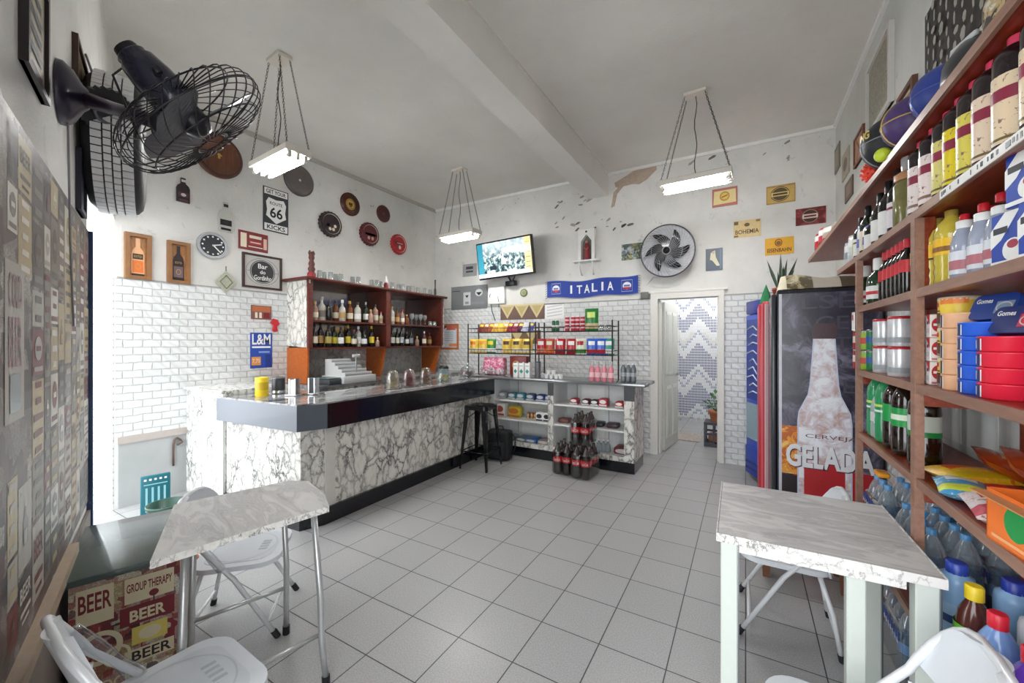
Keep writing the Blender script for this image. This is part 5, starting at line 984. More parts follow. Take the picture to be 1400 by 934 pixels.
def add_bottle(name, label, cat, M, kind, H, R, body, lab=None, lz=(.15, .5), cap=None, cz=(.90, 1.0), cr=.40, band=None, txt=None, seg=16, group=None, sq=1, band2=None, capname='cap', parent=None):
    t = thing(name, label, cat, M, group) if parent is None else None
    if t is None:
        t = bpy.data.objects.new(name, None); COL.objects.link(t); t.parent = parent; t.matrix_local = M
    b = MB(); pr = [(r*R, z*H) for r, z in PROF[kind]]; b.lathe(pr, body, seg); b.build('glass_body' if kind in ('wine', 'spirit', 'squat') else 'plastic_body', t)
    def rad(f):
        P = PROF[kind]
        for i in range(len(P)-1):
            if P[i][1] <= f <= P[i+1][1]: k = (f-P[i][1])/max(1e-6, P[i+1][1]-P[i][1]); return P[i][0]*(1-k)+P[i+1][0]*k
        return P[-1][0]
    if lab is not None:
        b = MB(); rr = max(rad(lz[0]), rad(lz[1]), rad((lz[0]+lz[1])/2))*R + .0008; b.lathe([(rr, lz[0]*H), (rr, lz[1]*H)], lab, seg)
        b.f = b.f[:-2]; b.m = b.m[:-2]; b.sm = b.sm[:-2]
        for bd_ in (band, band2):
            if bd_:
                o = MB(); z0, z1 = lz[0]+(lz[1]-lz[0])*bd_[0], lz[0]+(lz[1]-lz[0])*bd_[1]; o.lathe([(rr+.0006, z0*H), (rr+.0006, z1*H)], bd_[2], seg); b.add(o.v, o.f[:-2], bd_[2], True)
        if txt: b.text(txt[0], 0, (lz[0]+(lz[1]-lz[0])*txt[1])*H, min(txt[2]*R, 2.4*R), txt[3]*H, txt[4], 0, RZ(txt[5]) if len(txt) > 5 else None, .02, R=rr+.0014)
        b.build('label', t)
    if cap is not None:
        b = MB(); c0_, c1_ = cz[0]*H, cz[1]*H; b.lathe([(cr*R, c0_), (cr*R, c0_+(c1_-c0_)*.9), (cr*R*.85, c1_)], cap, 12); b.build(capname, t)
    return t
def shelf_lab(desc, i, n, where): return f'{desc}, {ORD[i]} {where}'
# ------------------------------------------------------------------ hutch bottles
def LX(px, X): return onX(px, 467, X).y
dkg = mat('16140f', .12, coat=.5, var=.05); dkg2 = mat('1c2a1c', .12, coat=.5); amb = mat('6d3a16', .12, coat=.5, var=.2); clr = mat('b9b6ab', .1, coat=.5, var=.15); ros = mat('a98576', .12, coat=.5, var=.2)
creml = mat('e2d9c0', .5, var=.1); yl = mat('d8c33a', .5); tn = mat('b08c55', .5); gcap = mat('b99a4a', .3, .6); wl = mat('e9e9e6', .5)
low = [(430, 'wine', .27, .034, dkg, creml, BLACK), (438, 'wine', .29, .035, dkg, tn, BLACK), (449, 'spirit', .27, .038, dkg, mat('b0a04e', .5), BLACK), (457, 'wine', .26, .033, dkg2, yl, BLACK), (466, 'spirit', .25, .036, dkg, wl, BLACK),
       (476, 'wine', .28, .036, dkg, yl, mat('c9b12c', .3)), (484, 'spirit', .22, .032, dkg, creml, DRED), (490, 'spirit', .27, .034, clr, wl, WHITE), (498, 'squat', .22, .036, dkg, wl, BLACK), (508, 'spirit', .28, .035, dkg, yl, YEL), (516, 'squat', .13, .03, ros, None, GOLD)]
ln = ['black bottle with cream label', 'dark bottle with tan label', 'wide dark bottle with olive label', 'dark green bottle with yellow label', 'dark bottle with white label', 'dark bottle with yellow label', 'short dark bottle with red cap', 'clear bottle with white label', 'squat black bottle', 'black bottle with yellow label and cap', 'tiny rosy bottle']
for i, (px, k, H, R, m, l, c) in enumerate(low):
    X = HX-.07-(.05 if i % 2 else 0); add_bottle('liquor_bottle', ln[i]+', '+ORD[i]+' from the left on the lower hutch shelf', 'bottle', T(X, LX(px, X), 1.3805) @ RZ(.6), k, H, R, m, l, (.18, .48), c, (.86, 1), .42, group='bottles on the lower hutch shelf')
low2 = [(536, 'wine', .27, .036, dkg, wl, BLACK, 'dark bottle with white label'), (543, 'wine', .26, .034, dkg2, creml, BLACK, 'dark green bottle with cream label'), (549, 'spirit', .28, .035, dkg, mat('9aa0a4', .5), BLACK, 'black bottle with grey label'), (556, 'spirit', .22, .034, dkg, wl, STEEL, 'short black bottle with white label'), (562, 'spirit', .25, .034, dkg, mat('7b7f86', .5), BLACK, 'slim black bottle with dull label'), (570, 'squat', .15, .036, ros, None, gcap, 'small faceted rosy bottle'), (580, 'spirit', .23, .032, mat('5a2a26', .15, coat=.4), creml, WHITE, 'reddish bottle with white stopper'), (587, 'spirit', .21, .034, amb, tn, RED, 'amber bottle with red cap')]
for i, (px, k, H, R, m, l, c, d) in enumerate(low2):
    X = HX-.07-(.05 if i % 2 else 0); add_bottle('liquor_bottle', d+', '+ORD[i]+' right of the hutch divider, lower', 'bottle', T(X, LX(px, X), 1.3805) @ RZ(.6), k, H, R, m, l, (.18, .48), c, (.86, 1), .42, group='bottles on the lower hutch shelf')
mid = [(431, 'spirit', .22, .034, ros, creml, GOLD), (440, 'squat', .29, .048, clr, mat('77706a', .5), STEEL), (450, 'wine', .25, .034, dkg, None, BLACK), (459, 'spirit', .26, .038, amb, creml, BLACK), (468, 'squat', .27, .04, clr, tn, WHITE), (478, 'spirit', .27, .042, amb, creml, GOLD), (489, 'spirit', .26, .042, clr, wl, BLACK), (500, 'spirit', .28, .036, dkg2, wl, STEEL), (507, 'squat', .18, .034, ros, None, GOLD), (513, 'spirit', .26, .042, ros, creml, BLACK), (521, 'squat', .16, .03, clr, tn, RED)]
mn = ['small pinkish bottle with cream label', 'big round clear bottle with grey label', 'plain black wine bottle', 'amber whisky bottle with cream label', 'clear squat bottle with tan label', 'amber bottle with gold cap', 'clear bottle with white label', 'dark green bottle with white label', 'small rosy squat bottle', 'rosy bottle with cream label', 'small clear bottle with red cap']
for i, (px, k, H, R, m, l, c) in enumerate(mid):
    X = HX-.07-(.05 if i % 2 else 0); add_bottle('liquor_bottle', mn[i]+', '+ORD[i]+' from the left on the middle hutch shelf', 'bottle', T(X, LX(px, X), 1.7005) @ RZ(.6), k, H, R, m, l, (.15, .42), c, (.86, 1), .42, group='bottles on the middle hutch shelf')
mid2 = [(536, 'spirit', .25, .036, clr, creml, GOLD, 'clear bottle with gold cap'), (543, 'squat', .24, .038, amb, tn, BLACK, 'amber squat bottle'), (550, 'spirit', .22, .034, ros, wl, RED, 'rosy bottle with red cap'), (556, 'squat', .15, .034, amb, None, GOLD, 'tiny amber bottle')]
for i, (px, k, H, R, m, l, c, d) in enumerate(mid2):
    X = HX-.08; add_bottle('liquor_bottle', d+', '+ORD[i]+' right of the hutch divider, middle', 'bottle', T(X, LX(px, X), 1.7005) @ RZ(.6), k, H, R, m, l, (.15, .42), c, (.86, 1), .42, group='bottles on the middle hutch shelf')
# glasses
GLW = clear('eef3f2', .55, opac=.18)
def stem(label, M, g):
    b = MB(); b.lathe([(.03, 0), (.03, .003), (.004, .008), (.004, .07), (.028, .10), (.034, .14), (.030, .17), (.029, .17), (.032, .14), (.026, .103), (.001, .08)], GLW, 14); return tag(b.build('stem_glass', None, M), label, 'glass', g)
for i, px in enumerate((563, 569, 575, 581)):
    X = HX-.06-(i % 2)*.07; stem('clear stemmed glass, '+ORD[i]+' of the four on the right middle hutch shelf', T(X, LX(px, X), 1.7005), 'stemmed glasses in the hutch')
def tumbler(label, M, g, h=.085, r=.032, name='tumbler_glass'):
    b = MB(); b.lathe([(r, 0), (r*1.0, .004), (r*.86, h), (r*.80, h), (r*.9, .004)], GLW, 14); b.lathe([(.001, h-.004), (r*.85, h-.002)], GLW, 14); return tag(b.build(name, None, M), label, 'glass', g)
for i, px in enumerate((588, 594)):
    X = HX-.05; tumbler('small pale tumbler, '+ORD[i]+' at the right end of the middle hutch shelf', T(X, LX(px, X), 1.7005), 'tumblers at the shelf end', .07)
for i, px in enumerate((437, 443, 452, 459, 466, 482, 490, 508, 515, 521, 536, 545, 551, 558, 564, 571, 581, 588)):
    X = HX-.02-(.06 if i % 2 else 0); tumbler('upturned clear tumbler, number '+str(i+1)+' along the hutch top from the left' if i > 16 else 'upturned clear tumbler, '+ORD[min(i, 16)]+' from the left on top of the hutch', T(X, LX(px, X), HT+.0055), 'upturned tumblers on the hutch top', .095)
cf = thing('carved_figure', 'tall carved brown wooden figure on the left end of the hutch top', 'figurine', T(HX-.04, LX(426, HX-.04), HT+.0055))
b = MB(); cwm = mat('5b2f28', .6, var=.35, scale=50); b.lathe([(.035, 0), (.045, .03), (.030, .07), (.042, .10), (.028, .13), (.036, .16), (.022, .20), (.033, .225), (.028, .27), (.012, .30)], cwm, 10); b.build('carving', cf); b = MB(); b.lathe([(.046, .01), (.048, .04), (.04, .06)], mat('8e2228', .5), 10); b.build('red_base', cf); b = MB()
for s in (-1, 1): b.tube([(0, s*.02, .25), (0, s*.035, .28), (0, s*.02, .31)], .008, cwm, 5)
b.build('headdress', cf)
cf = thing('saint_figurine', 'small white and red figurine in the middle of the hutch top', 'figurine', T(HX-.04, LX(528, HX-.04), HT+.0055))
b = MB(); b.lathe([(.03, 0), (.034, .05), (.02, .09)], DRED, 12); b.build('base', cf); b = MB(); b.lathe([(.022, .08), (.03, .11), (.016, .14), (.02, .16), (.001, .18)], WHITE, 12); b.build('body', cf)
b = MB(); X = HX-.06; b.lathe([(.02, 0), (.02, .10), (.010, .13), (.010, .24), (.014, .26)], BLACK, 12); tag(b.build('tall_pepper_mill', None, T(X, LX(595, X), HT+.0055)), 'slim black pepper mill at the right end of the hutch top', 'mill')
# register and bits on the work counter
rg = thing('cash_register', 'grey stepped cash register with a pole display on the counter below the bottles', 'register', T(-4.13, 3.22, .9655) @ RZ(math.radians(90)) @ Matrix.Diagonal((1, 1, .85, 1)))
gr = mat('c3c5c4', .4, var=.05); b = MB(); b.rbox(0, 0, .05, .46, .40, .10, gr, .008); b.build('drawer', rg)
b = MB()
for k in range(5): b.bx(-.20, .18-.03*k, -.18+.06*k, .18, .10+.045*k, .145+.045*k, gr); b.bx(-.195, .175-.03*k, -.183+.06*k, -.18+.06*k, .108+.045*k, .125+.045*k, GREY)
b.build('stepped_body', rg); b = MB(); b.cyl((.0, -.12, .10), (.0, -.12, .36), .008, STEEL); b.rbox(0, -.12, .37, .10, .03, .04, gr, .006); b.build('pole_display', rg)
sc_ = thing('counter_scale', 'black low scale beside the cash register behind the bar', 'scale', T(-4.1, 2.94, .9655)); b = MB(); b.rbox(0, 0, .03, .26, .22, .06, DGREY, .01); b.build('base', sc_); b = MB(); b.rbox(0, 0, .07, .24, .2, .012, mat('5b6f68', .25), .004); b.build('plate', sc_)
def can(label, M, col, h, r, name='tin', lidm=None, g=None, lab=None, txt=None, cat='tin'):
    t = thing(name, label, cat, M, g); b = MB(); b.lathe([(r*.94, 0), (r, .004), (r, h-.006), (r*.95, h-.001)], col, 22); b.build('can_body', t); b = MB(); b.lathe([(r*1.0, h-.012), (r*1.02, h-.008), (r*.99, h), (r*.8, h-.002)], lidm or STEEL, 22); b.build('lid', t)
    if lab:
        b = MB(); b.lathe([(r+.0008, h*lab[0]), (r+.0008, h*lab[1])], lab[2], 22); b.f = b.f[:-2]; b.m = b.m[:-2]; b.sm = b.sm[:-2]
        if txt: b.text(txt[0], 0, h*txt[1], r*txt[2], h*txt[3], txt[4], 0, RZ(txt[5]), .02, R=r+.0016)
        b.build('label', t)
    return t
can('bright yellow tin standing on the near short end of the bar', T(-3.62, 1.93, ZT+.0005), YEL, .165, .05, lidm=YEL, lab=(.35, .75, mat('c9a81c', .4)))
can('dark grey tin standing right behind the yellow tin on the bar', T(-3.70, 2.12, ZT+.0005), mat('3b3c3f', .3, .3), .15, .055, lidm=mat('77797c', .3, .5), lab=(.05, .2, CHROME))
for i, (x, y) in enumerate(((-3.42, 2.10), (-3.36, 2.24))):
    d = thing('napkin_dispenser', ('left' if i == 0 else 'right')+' of two small chrome napkin dispensers on the bar corner', 'dispenser', T(x, y, ZT+.0005) @ RZ(.5)); b = MB(); b.rbox(0, 0, .008, .12, .10, .014, CHROME, .003); b.build('base', d); b = MB(); b.bx(-.03, -.022, -.04, .04, .014, .15, CHROME); b.bx(.022, .03, -.04, .04, .014, .15, CHROME); b.bx(-.022, .022, -.035, .035, .016, .14, BLACK if i else WHITE); b.build('holder', d)
# glass cups on the bar
def pix_on(px, z, X): v = onX(px, 467, X); return (X, v.y, z)
for i, (px, tint) in enumerate(((537, 'ece6d8'), (559, 'd8b8bc'), (582, 'ded3c8'))):
    p = onX(px, 530, -3.08); d = thing('glass_dome_jar', ('clear', 'pinkish', 'smoky')[i]+' upturned glass jar on a saucer, '+ORD[i]+' along the bar top', 'jar', T(-3.08, p.y, ZT+.0005)); gmm = clear(tint, .5, opac=.07)
    b = MB(); b.lathe([(.07, 0), (.085, .008), (.08, .010), (.06, .004)], GLASSM, 20); b.lathe([(.001, .003), (.07, .004)], WHITE, 20); b.build('saucer', d)
    b = MB(); b.lathe([(.060, .011), (.064, .05), (.060, .12), (.046, .165), (.036, .18), (.001, .183)], gmm, 20); b.lathe([(.05, .012), (.054, .05), (.05, .1)], gmm, 12); b.build('jar_glass', d)
cj = thing('candy_jar', 'glass jar half full of yellow sweets with a black lid on the bar top', 'jar', T(-3.12, onX(607, 467, -3.12).y, ZT+.0005)); b = MB(); b.lathe([(.085, 0), (.088, .05), (.07, .12), (.055, .15)], clear('cfe4ea', .5, opac=.15), 20); b.build('jar_glass', cj)
b = MB(); random.seed(11)
for k in range(46): b.sphere((random.uniform(-.055, .055), random.uniform(-.055, .055), random.uniform(.012, .07)), .013, random.choice([YEL, mat('e8b23a', .4), CREAM, ORANGE]), 6)
o = b.build('sweets', cj); o['kind'] = 'stuff'; b = MB(); b.lathe([(.058, .15), (.058, .165), (.04, .185), (.001, .19)], BLACK, 18); b.build('lid', cj)
ck_ = thing('cake_dome', 'small clear dome over dark red sweets at the corner of the bar', 'cake stand', T(-3.17, 4.30, ZT+.0005)); b = MB(); b.lathe([(.05, 0), (.03, .012), (.12, .02), (.125, .026), (.10, .024)], GLASSM, 24); b.build('plate', ck_); b = MB(); b.lathe([(.10, .028), (.10, .08), (.08, .13), (.03, .155), (.001, .158)], clear('eef2f4', .45, opac=.1), 24); b.sphere((0, 0, .175), .02, CHROME, 10); b.build('dome', ck_)
b = MB()
for k in range(16): b.sphere((random.uniform(-.06, .06), random.uniform(-.06, .06), random.uniform(.04, .07)), .022, random.choice([DRED, mat('4a1420', .4), BROWN]), 8)
o = b.build('sweets', ck_); o['kind'] = 'stuff'
# ------------------------------------------------------------------ wire racks with snacks
def rack(label, x0, x1, y0, y1, zs, top):
    t = thing('wire_snack_rack', label, 'rack', T((x0+x1)/2, (y0+y1)/2, .990)); rm = mat('2a2626', .45, .3); w, d = (x1-x0)/2, (y1-y0)/2
    for sx in (-1, 1):
        for sy in (-1, 1): b = MB(); b.cyl((sx*w, sy*d, 0), (sx*w, sy*d, top-.99), .009, rm, 8); b.build('post', t)
    for z in zs:
        z -= .99; b = MB()
        for zz in (z, z+.055): b.tube([(-w, -d, zz), (w, -d, zz), (w, d, zz), (-w, d, zz)], .0045, rm, 6, True)
        for k in range(19): x = -w+2*w*k/18; b.tube([(x, -d, z+.055), (x, -d, z), (x, d, z), (x, d, z+.055)], .002, rm, 4)
        b.build('basket', t)
    return t
Z1, Z2 = 1.285, 1.575
rack('black two-tier wire snack rack nearest the corner, on the back counter', -3.38, -2.40, 4.60, 4.86, (Z1, Z2), 1.70)
rack('black two-tier wire snack rack nearest the doorway, on the back counter', -2.32, -1.33, 4.60, 4.86, (Z1, Z2), 1.70)
def bag(label, M, w, h, t, m, logo=None, low=None, txt=None, name='snack_bag', g=None, cat='snack bag', crimp=None):
    b = MB(); nx, ny = 10, 12; vs = []; crm = crimp or m
    for s in (1, -1):
        for j in range(ny+1):
            for i in range(nx+1):
                u, v = -1+2*i/nx, -1+2*j/ny; th = (max(0, 1-abs(u)**2.6)**.6)*(max(0, 1-abs(v)**4)**.7); wob = .06*math.sin(5*u+3*v+s)
                vs.append((u*w/2*(1-.05*(1-abs(v))), -s*(t/2*th*(1+wob)+.0006), (v+1)*h/2))
    K = (nx+1)*(ny+1); fs, mm = [], []
    for q in (0, 1):
        for j in range(ny):
            for i in range(nx):
                a = q*K+j*(nx+1)+i; f = (a, a+1, a+nx+2, a+nx+1); fs.append(f if q == 0 else f[::-1]); uc, vc = (i+.5)/nx, (j+.5)/ny; mt = m
                if q == 0 and logo and abs(uc-.5) < .34 and .58 < vc < .84: mt = logo
                if q == 0 and low and vc < .34 and vc > .08: mt = low
                if vc > .92 or vc < .06: mt = crm
                mm.append(mt)
    b.add(vs, fs, mm, True)
    if txt: b.text(txt, 0, h*.71, w*.5, h*.1, txt and WHITE, 0, T(0, -t/2-.002, 0) @ RX(PI/2), .02)
    return tag(b.build(name, None, M), label, cat, g)
yb, gbm = mat('e8c24a', .3), mat('3a8a34', .3); OR2 = mat('e89a2a', .3); redb = mat('b01e28', .25, var=.15); bluebg = mat('2c5fc4', .25); tealb = mat('2c8f7c', .3)
sn = [(647, yb, ORANGE, CREAM, 'yellow snack bag with orange logo'), (659, yb, OR2, CREAM, 'yellow-orange snack bag'), (671, gbm, YEL, WHITE, 'green and yellow snack bag'), (692, mat('e0b83a', .3), BROWN, mat('f0d98a', .4), 'corn-yellow snack bag with brown logo'), (706, mat('e2bf48', .3), BROWN, CREAM, 'corn-yellow snack bag with cream base'), (720, mat('d9b440', .3), BROWN, CREAM, 'golden snack bag beside the rack post')]
for i, (px, m, lo, lw, d) in enumerate(sn):
    p = onY(px, 467, 4.68); bag(d+', '+ORD[i]+' from the left in the corner snack rack', T(p.x, 4.69+.008*(i % 2), Z1+.006) @ RX(-.06), .152, .195, .07, m, lo, lw, g='yellow snack bags in the corner rack')
sn2 = [(740, redb, WHITE, mat('d88a6a', .4), 'red crisp bag with pink base'), (751, mat('b5432c', .3), CREAM, ORANGE, 'rust-red crisp bag'), (766, redb, WHITE, DRED, 'plain bright red crisp bag'), (781, redb, WHITE, DRED, 'bright red crisp bag beside the green-topped one'), (794, mat('d9dcc8', .3), redb, gbm, 'white, red and green crisp bag'), (809, bluebg, WHITE, RED, 'blue crisp bag with white and red logo'), (822, bluebg, WHITE, RED, 'blue crisp bag between a blue and a teal one'), (836, tealb, WHITE, WHITE, 'teal crisp bag at the rack post')]
for i, (px, m, lo, lw, d) in enumerate(sn2):
    p = onY(px, 467, 4.68); bag(d+', '+ORD[i]+' in the doorway-side rack', T(min(p.x, -1.40), 4.68+.010*(i % 2), Z1+.006) @ RX(-.06), .137, .195, .06, m, lo, lw, g='crisp bags in the doorway-side rack')
# upper tier, corner rack: leaning rows of small packets
random.seed(21); ups = [('7b2f2a', 'brown'), ('8a4a30', 'brown'), ('a05038', 'rust'), ('d2a43a', 'gold'), ('d8b04a', 'gold'), ('c7932f', 'gold'), ('8e2338', 'crimson'), ('a03050', 'crimson'), ('5a2440', 'plum'), ('c9cbe0', 'white'), ('5a5f9c', 'violet')]
for i in range(11):
    hx, cn = ups[i]; x = -3.26+.079*i; bag(f'small {cn} packet leaning in the top tier of the corner rack, {ORD[i]} from the left', T(x, 4.72+.006*(i % 3), Z2+.008) @ RX(-.5) @ RY(.1), .10, .14, .035, mat(hx, .3, var=.3, scale=40), mat('d8c9a8', .4) if i % 2 else YEL, None, name='snack_packet', g='packets in the top tier of the corner rack')
# upper tier, doorway rack
p = onY(809, 467, 4.72); bag('large green chips bag standing in the top tier of the doorway-side rack', T(p.x, 4.72, Z2+.006), .17, .27, .07, mat('1f7a30', .3), mat('cfe07a', .4), mat('c9b48a', .4), name='chips_bag')
for i, px in enumerate((757, 762)):
    X = onY(px, 467, 4.72).x; add_bottle('green_bottle', ('left' if i == 0 else 'right')+' of the two slim green bottles on the doorway-side rack', 'bottle', T(X, 4.72, Z2+.006), 'cylb', .15, .022, mat('2c6a44', .2, coat=.4), WHITE, (.3, .5), WHITE, (.9, 1), .5)
k = 0
for px in (776, 784, 790, 797):
    for lv in (0, 1):
        X = onY(px, 467, 4.72).x; can(f'red and white can, {"lower" if lv == 0 else "upper"} one, {ORD[k//2]} stack from the left in the top rack tier', T(X, 4.71, Z2+.006+lv*.092), mat('b5283a', .3), .09, .029, 'drink_can', lidm=WHITE, g='red cans in the top rack tier', lab=(.35, .6, mat('e8b7bd', .4)), cat='can'); k += 1
for i, px in enumerate((823, 832)): tumbler(('left' if i == 0 else 'right')+' of two upturned glasses at the end of the top rack tier', T(onY(px, 467, 4.72).x, 4.72, Z2+.006), 'upturned glasses on the rack', .07)
# on the worktop
ZW2 = .990
fl = thing('flowery_gift_bag', 'pink and red flowery wrapped bundle under the corner rack', 'gift bag', T(-3.02, 4.74, ZW2)); b = MB(); b.rbox(0, 0, .12, .34, .12, .24, m_print('flower_print', 'd65a84', 'e9b4c4', 'f3e3e8', 20), .03, 3); b.build('bundle', fl)
b = MB(); random.seed(8)
for k in range(26): b.sphere((random.uniform(-.2, .2), random.uniform(-.1, -.05), random.uniform(.02, .09)), random.uniform(.015, .03), random.choice([WHITE, mat('d8d0d0', .6), mat('b9a7a7', .6)]), 7)
b.build('paper_flowers', fl)
rb = thing('red_box', 'dark red box standing behind the milk cartons under the corner rack', 'box', T(-2.66, 4.80, ZW2)); b = MB(); b.rbox(0, 0, .13, .26, .10, .26, mat('8c2a2c', .4, var=.2), .008); b.build('carton', rb); b = MB(); b.ring(-.03, .14, .12, .12, .012, mat('c9a24c', .4), .001, frameM(Vector((0, -.0505, 0)), Vector((1,0,0)), Vector((0,-1,0)))); b.ell(-.03, .14, .06, .06, mat('c9a24c', .4), .001, frameM(Vector((0, -.0505, 0)), Vector((1,0,0)), Vector((0,-1,0)))); b.build('emblem', rb)
for i, px in enumerate((708, 716, 724)):
    X = onY(px, 467, 4.56).x; c = thing('milk_carton', 'white carton with teal diamond, '+ORD[i]+' of three in front of the corner rack', 'carton', T(X, 4.53, ZW2), 'milk cartons'); b = MB(); b.rbox(0, 0, .092, .068, .07, .184, WHITE, .004); FM = frameM(Vector((0, -.0352, 0)), Vector((1,0,0)), Vector((0,-1,0))); b.poly([(0, .05), (.025, .08), (0, .11), (-.025, .08)], mat('2c8f8a', .4), .0005, FM); b.rect(0, .15, .05, .02, LGREY, .0005, FM); b.build('carton_body', c); b = MB(); b.cyl((.012, 0, .184), (.012, 0, .198), .012, LGREY, 12); b.build('screw_cap', c)
X = onY(738, 467, 4.58).x; can('tall dark tin standing between the two racks on the worktop', T(X, 4.53, ZW2), mat('6b6870', .35, .2), .21, .034, lidm=DGREY)
k = 0
for lv, pxs in ((0, (738, 745.5, 752, 759, 765)), (1, (748, 755))):
    for px in pxs:
        X = onY(px, 467, 4.56).x + (.0 if lv == 0 else 0); yy = 4.66 if px < 740 else 4.60; b = MB(); b.lathe([(.022, 0), (.03, .045), (.032, .05), (.028, .048), (.02, .006)], WHITE, 14); tag(b.build('coffee_cup', None, T(X, yy, ZW2+lv*.051)), ('upturned ' if 0 else '')+'small white cup, '+ORD[k]+' of the cluster before the doorway-side rack', 'cup', 'white cups on the worktop'); k += 1
for i, px in enumerate((810, 818, 827, 836)):
    X = onY(px, 467, 4.56).x; add_bottle('glass_soda_bottle', 'clear-necked bottle of pink drink, '+ORD[i]+' from the left before the rack', 'bottle', T(X, 4.545, ZW2), 'wine', .23, .031, mat('d9808e', .15, coat=.5), mat('efc0c6', .4), (.2, .45), clear('e6ecec', .5, opac=.4), (.56, 1.0), .62, g if False else None, group='pink drink bottles on the worktop', capname='clear_top')
for i, px in enumerate((851, 858, 865)):
    X = onY(px, 467, 4.56).x; add_bottle('grey_bottle', 'smoky grey bottle, '+ORD[i]+' of three at the doorway end of the worktop', 'bottle', T(X, 4.60, ZW2), 'pet', .22, .030, mat('6a7074', .15, .1, coat=.5), mat('9aa2a6', .4), (.3, .5), mat('c8ccce', .3), (.9, 1), .4, group='grey bottles on the worktop')
# inside the display counter
def dz(k): return (.165, .46, .70)[k]+.0005
def dpack(label, px, k, w, h, d, m, m2=None, name='package', flat=False, y=4.60, txt=None):
    X = onY(px, 467, y-d/2).x; t = thing(name, label, 'package', T(X, y, dz(k))); b = MB(); b.rbox(0, 0, h/2, w, d, h, m, min(.01, h*.2) if not flat else h*.35, 2); b.build('wrapper', t)
    if m2:
        b = MB(); FM = frameM(Vector((0, -d/2-.0006, h/2)), Vector((1,0,0)), Vector((0,-1,0))); b.ell(0, .08*h, w*.75, h*.5, m2, .0, FM, 16); b.rect(0, -.36*h, w*.9, h*.16, m2, .0, FM); b.build('print', t)
    return t
dpack('white box with red shield print on the middle left display shelf', 683, 1, .15, .17, .12, WHITE, mat('b9564a', .4), 'carton')
dpack('yellow and orange rounded packet beside the red shield box', 702, 1, .20, .15, .12, mat('c9b52e', .35, var=.3, scale=30), mat('b5682c', .4), flat=True)
for i, px in enumerate((722, 727, 731)): dpack('small amber jar-like packet, '+ORD[i]+' of three on the middle left display shelf', px, 1, .035, .08, .04, mat('9a5a30', .4), mat('d8b98a', .4), 'small_packet')
for i, px in enumerate((737, 747)): dpack(('left' if i == 0 else 'right')+' white box with black print on the middle left display shelf', px, 1, .10, .11, .10, WHITE, mat('2c2c30', .4), 'carton', y=4.54)
for i, (px, hx, d_) in enumerate(((686, '8d9296', 'grey'), (699, '4a7f8a', 'teal and white'), (711, '3f8f9c', 'teal'), (724, '405a7a', 'dark blue'), (738, '3a4f86', 'navy'), (750, '6a70a0', 'violet'))): dpack(f'{d_} soft packet, {ORD[i]} from the left on the top left display shelf', px, 2, .12, .085, .12, mat(hx, .35, var=.3, scale=40), LGREY, flat=True)
for i, (px, hx, d_) in enumerate(((694, '7d8890', 'grey-blue'), (712, '5a6a78', 'slate'), (725, '3468b0', 'bright blue'), (742, '9a8a8a', 'mixed grey and red'))): dpack(f'{d_} flat packet, {ORD[i]} from the left on the bottom left display shelf', px, 0, .16, .06, .2, mat(hx, .35, var=.4, scale=30), mat('c9c4bc', .4), flat=True)
for i, (px, hx, d_) in enumerate(((784, 'b5303c', 'red and white'), (800, '6a3038', 'dark red'), (812, '4a3c44', 'dark'), (824, 'c23a46', 'striped red'), (846, 'd2382e', 'bright red'))): dpack(f'{d_} packet, {ORD[i]} from the left on the top right display shelf', px, 2, .10, .07+.02*(i == 3), .12, mat(hx, .35, var=.3, scale=40), WHITE, flat=i != 3)
for i, (px, hx, d_) in enumerate(((770, '7a4a44', 'brown-red'), (816, '3c3c42', 'black'), (836, '54424a', 'dark striped'))): dpack(f'{d_} low packet, {ORD[i]} from the left on the middle right display shelf', px, 1, .14, .055, .14, mat(hx, .35, var=.3, scale=40), None, flat=True)
for i, px in enumerate((819, 825, 831)):
    X = onY(px, 467, 4.6).x; add_bottle('clear_flask', 'small clear bottle with white cap, '+ORD[i]+' of three low in the display counter', 'bottle', T(X, 4.6, dz(0)), 'squat', .15, .032, clear('d4dce0', .5, opac=.3), None, (.2, .5), WHITE, (.86, 1), .5, group='clear bottles low in the display counter')
dpack('dark red and silver flat packet on the bottom right display shelf', 850, 0, .2, .10, .2, mat('8a3a40', .3, var=.4, scale=30), LGREY, flat=True)
# ------------------------------------------------------------------ cola packs
cola = mat('1a0e0c', .1, coat=.6, var=.05); lred = mat('c4161f', .35)
def colapack(label, M):
    t = thing('cola_bottle_pack', label, 'bottle pack', M, 'shrink-wrapped cola packs')
    proto = None
    for i in range(2):
        for j in range(3):
            M2 = T(-.053+.106*i, -.106+.106*j, .002)
            if proto is None:
                proto = bpy.data.objects.new('cola_bottle', None); COL.objects.link(proto); proto.parent = t; proto.matrix_local = M2
                R_ = .051; H_ = .335; b = MB(); b.lathe([(r*R_, z*H_) for r, z in PROF['pet']][:8], cola, 18); b.lathe([(r*R_, z*H_) for r, z in PROF['pet']][7:], mat('3f3634', .12, coat=.5), 18); b.build('plastic_body', proto)
                b = MB(); b.lathe([(R_+.001, .40*H_), (R_+.001, .585*H_)], lred, 18); b.f = b.f[:-2]; b.m = b.m[:-2]; b.sm = b.sm[:-2]
                for a in (0, PI*.66, PI*1.33): b.text('Coca-Cola', 0, .49*H_, .085, .032, WHITE, 0, RZ(a), .01, R=R_+.002)
                b.build('label', proto); b = MB(); b.lathe([(.016, .93*H_), (.016, .99*H_), (.013, H_)], mat('2a1a1a', .4), 12); b.build('cap', proto)
            else:
                c = proto.copy(); COL.objects.link(c); c.parent = t; c.matrix_local = M2
                for ch in proto.children: d = ch.copy(); COL.objects.link(d); d.parent = c
    b = MB(); b.rbox(0, 0, .135, .222, .33, .262, clear('eef0f0', .18), .03, 2); b.build('shrink_film', t)
    return t
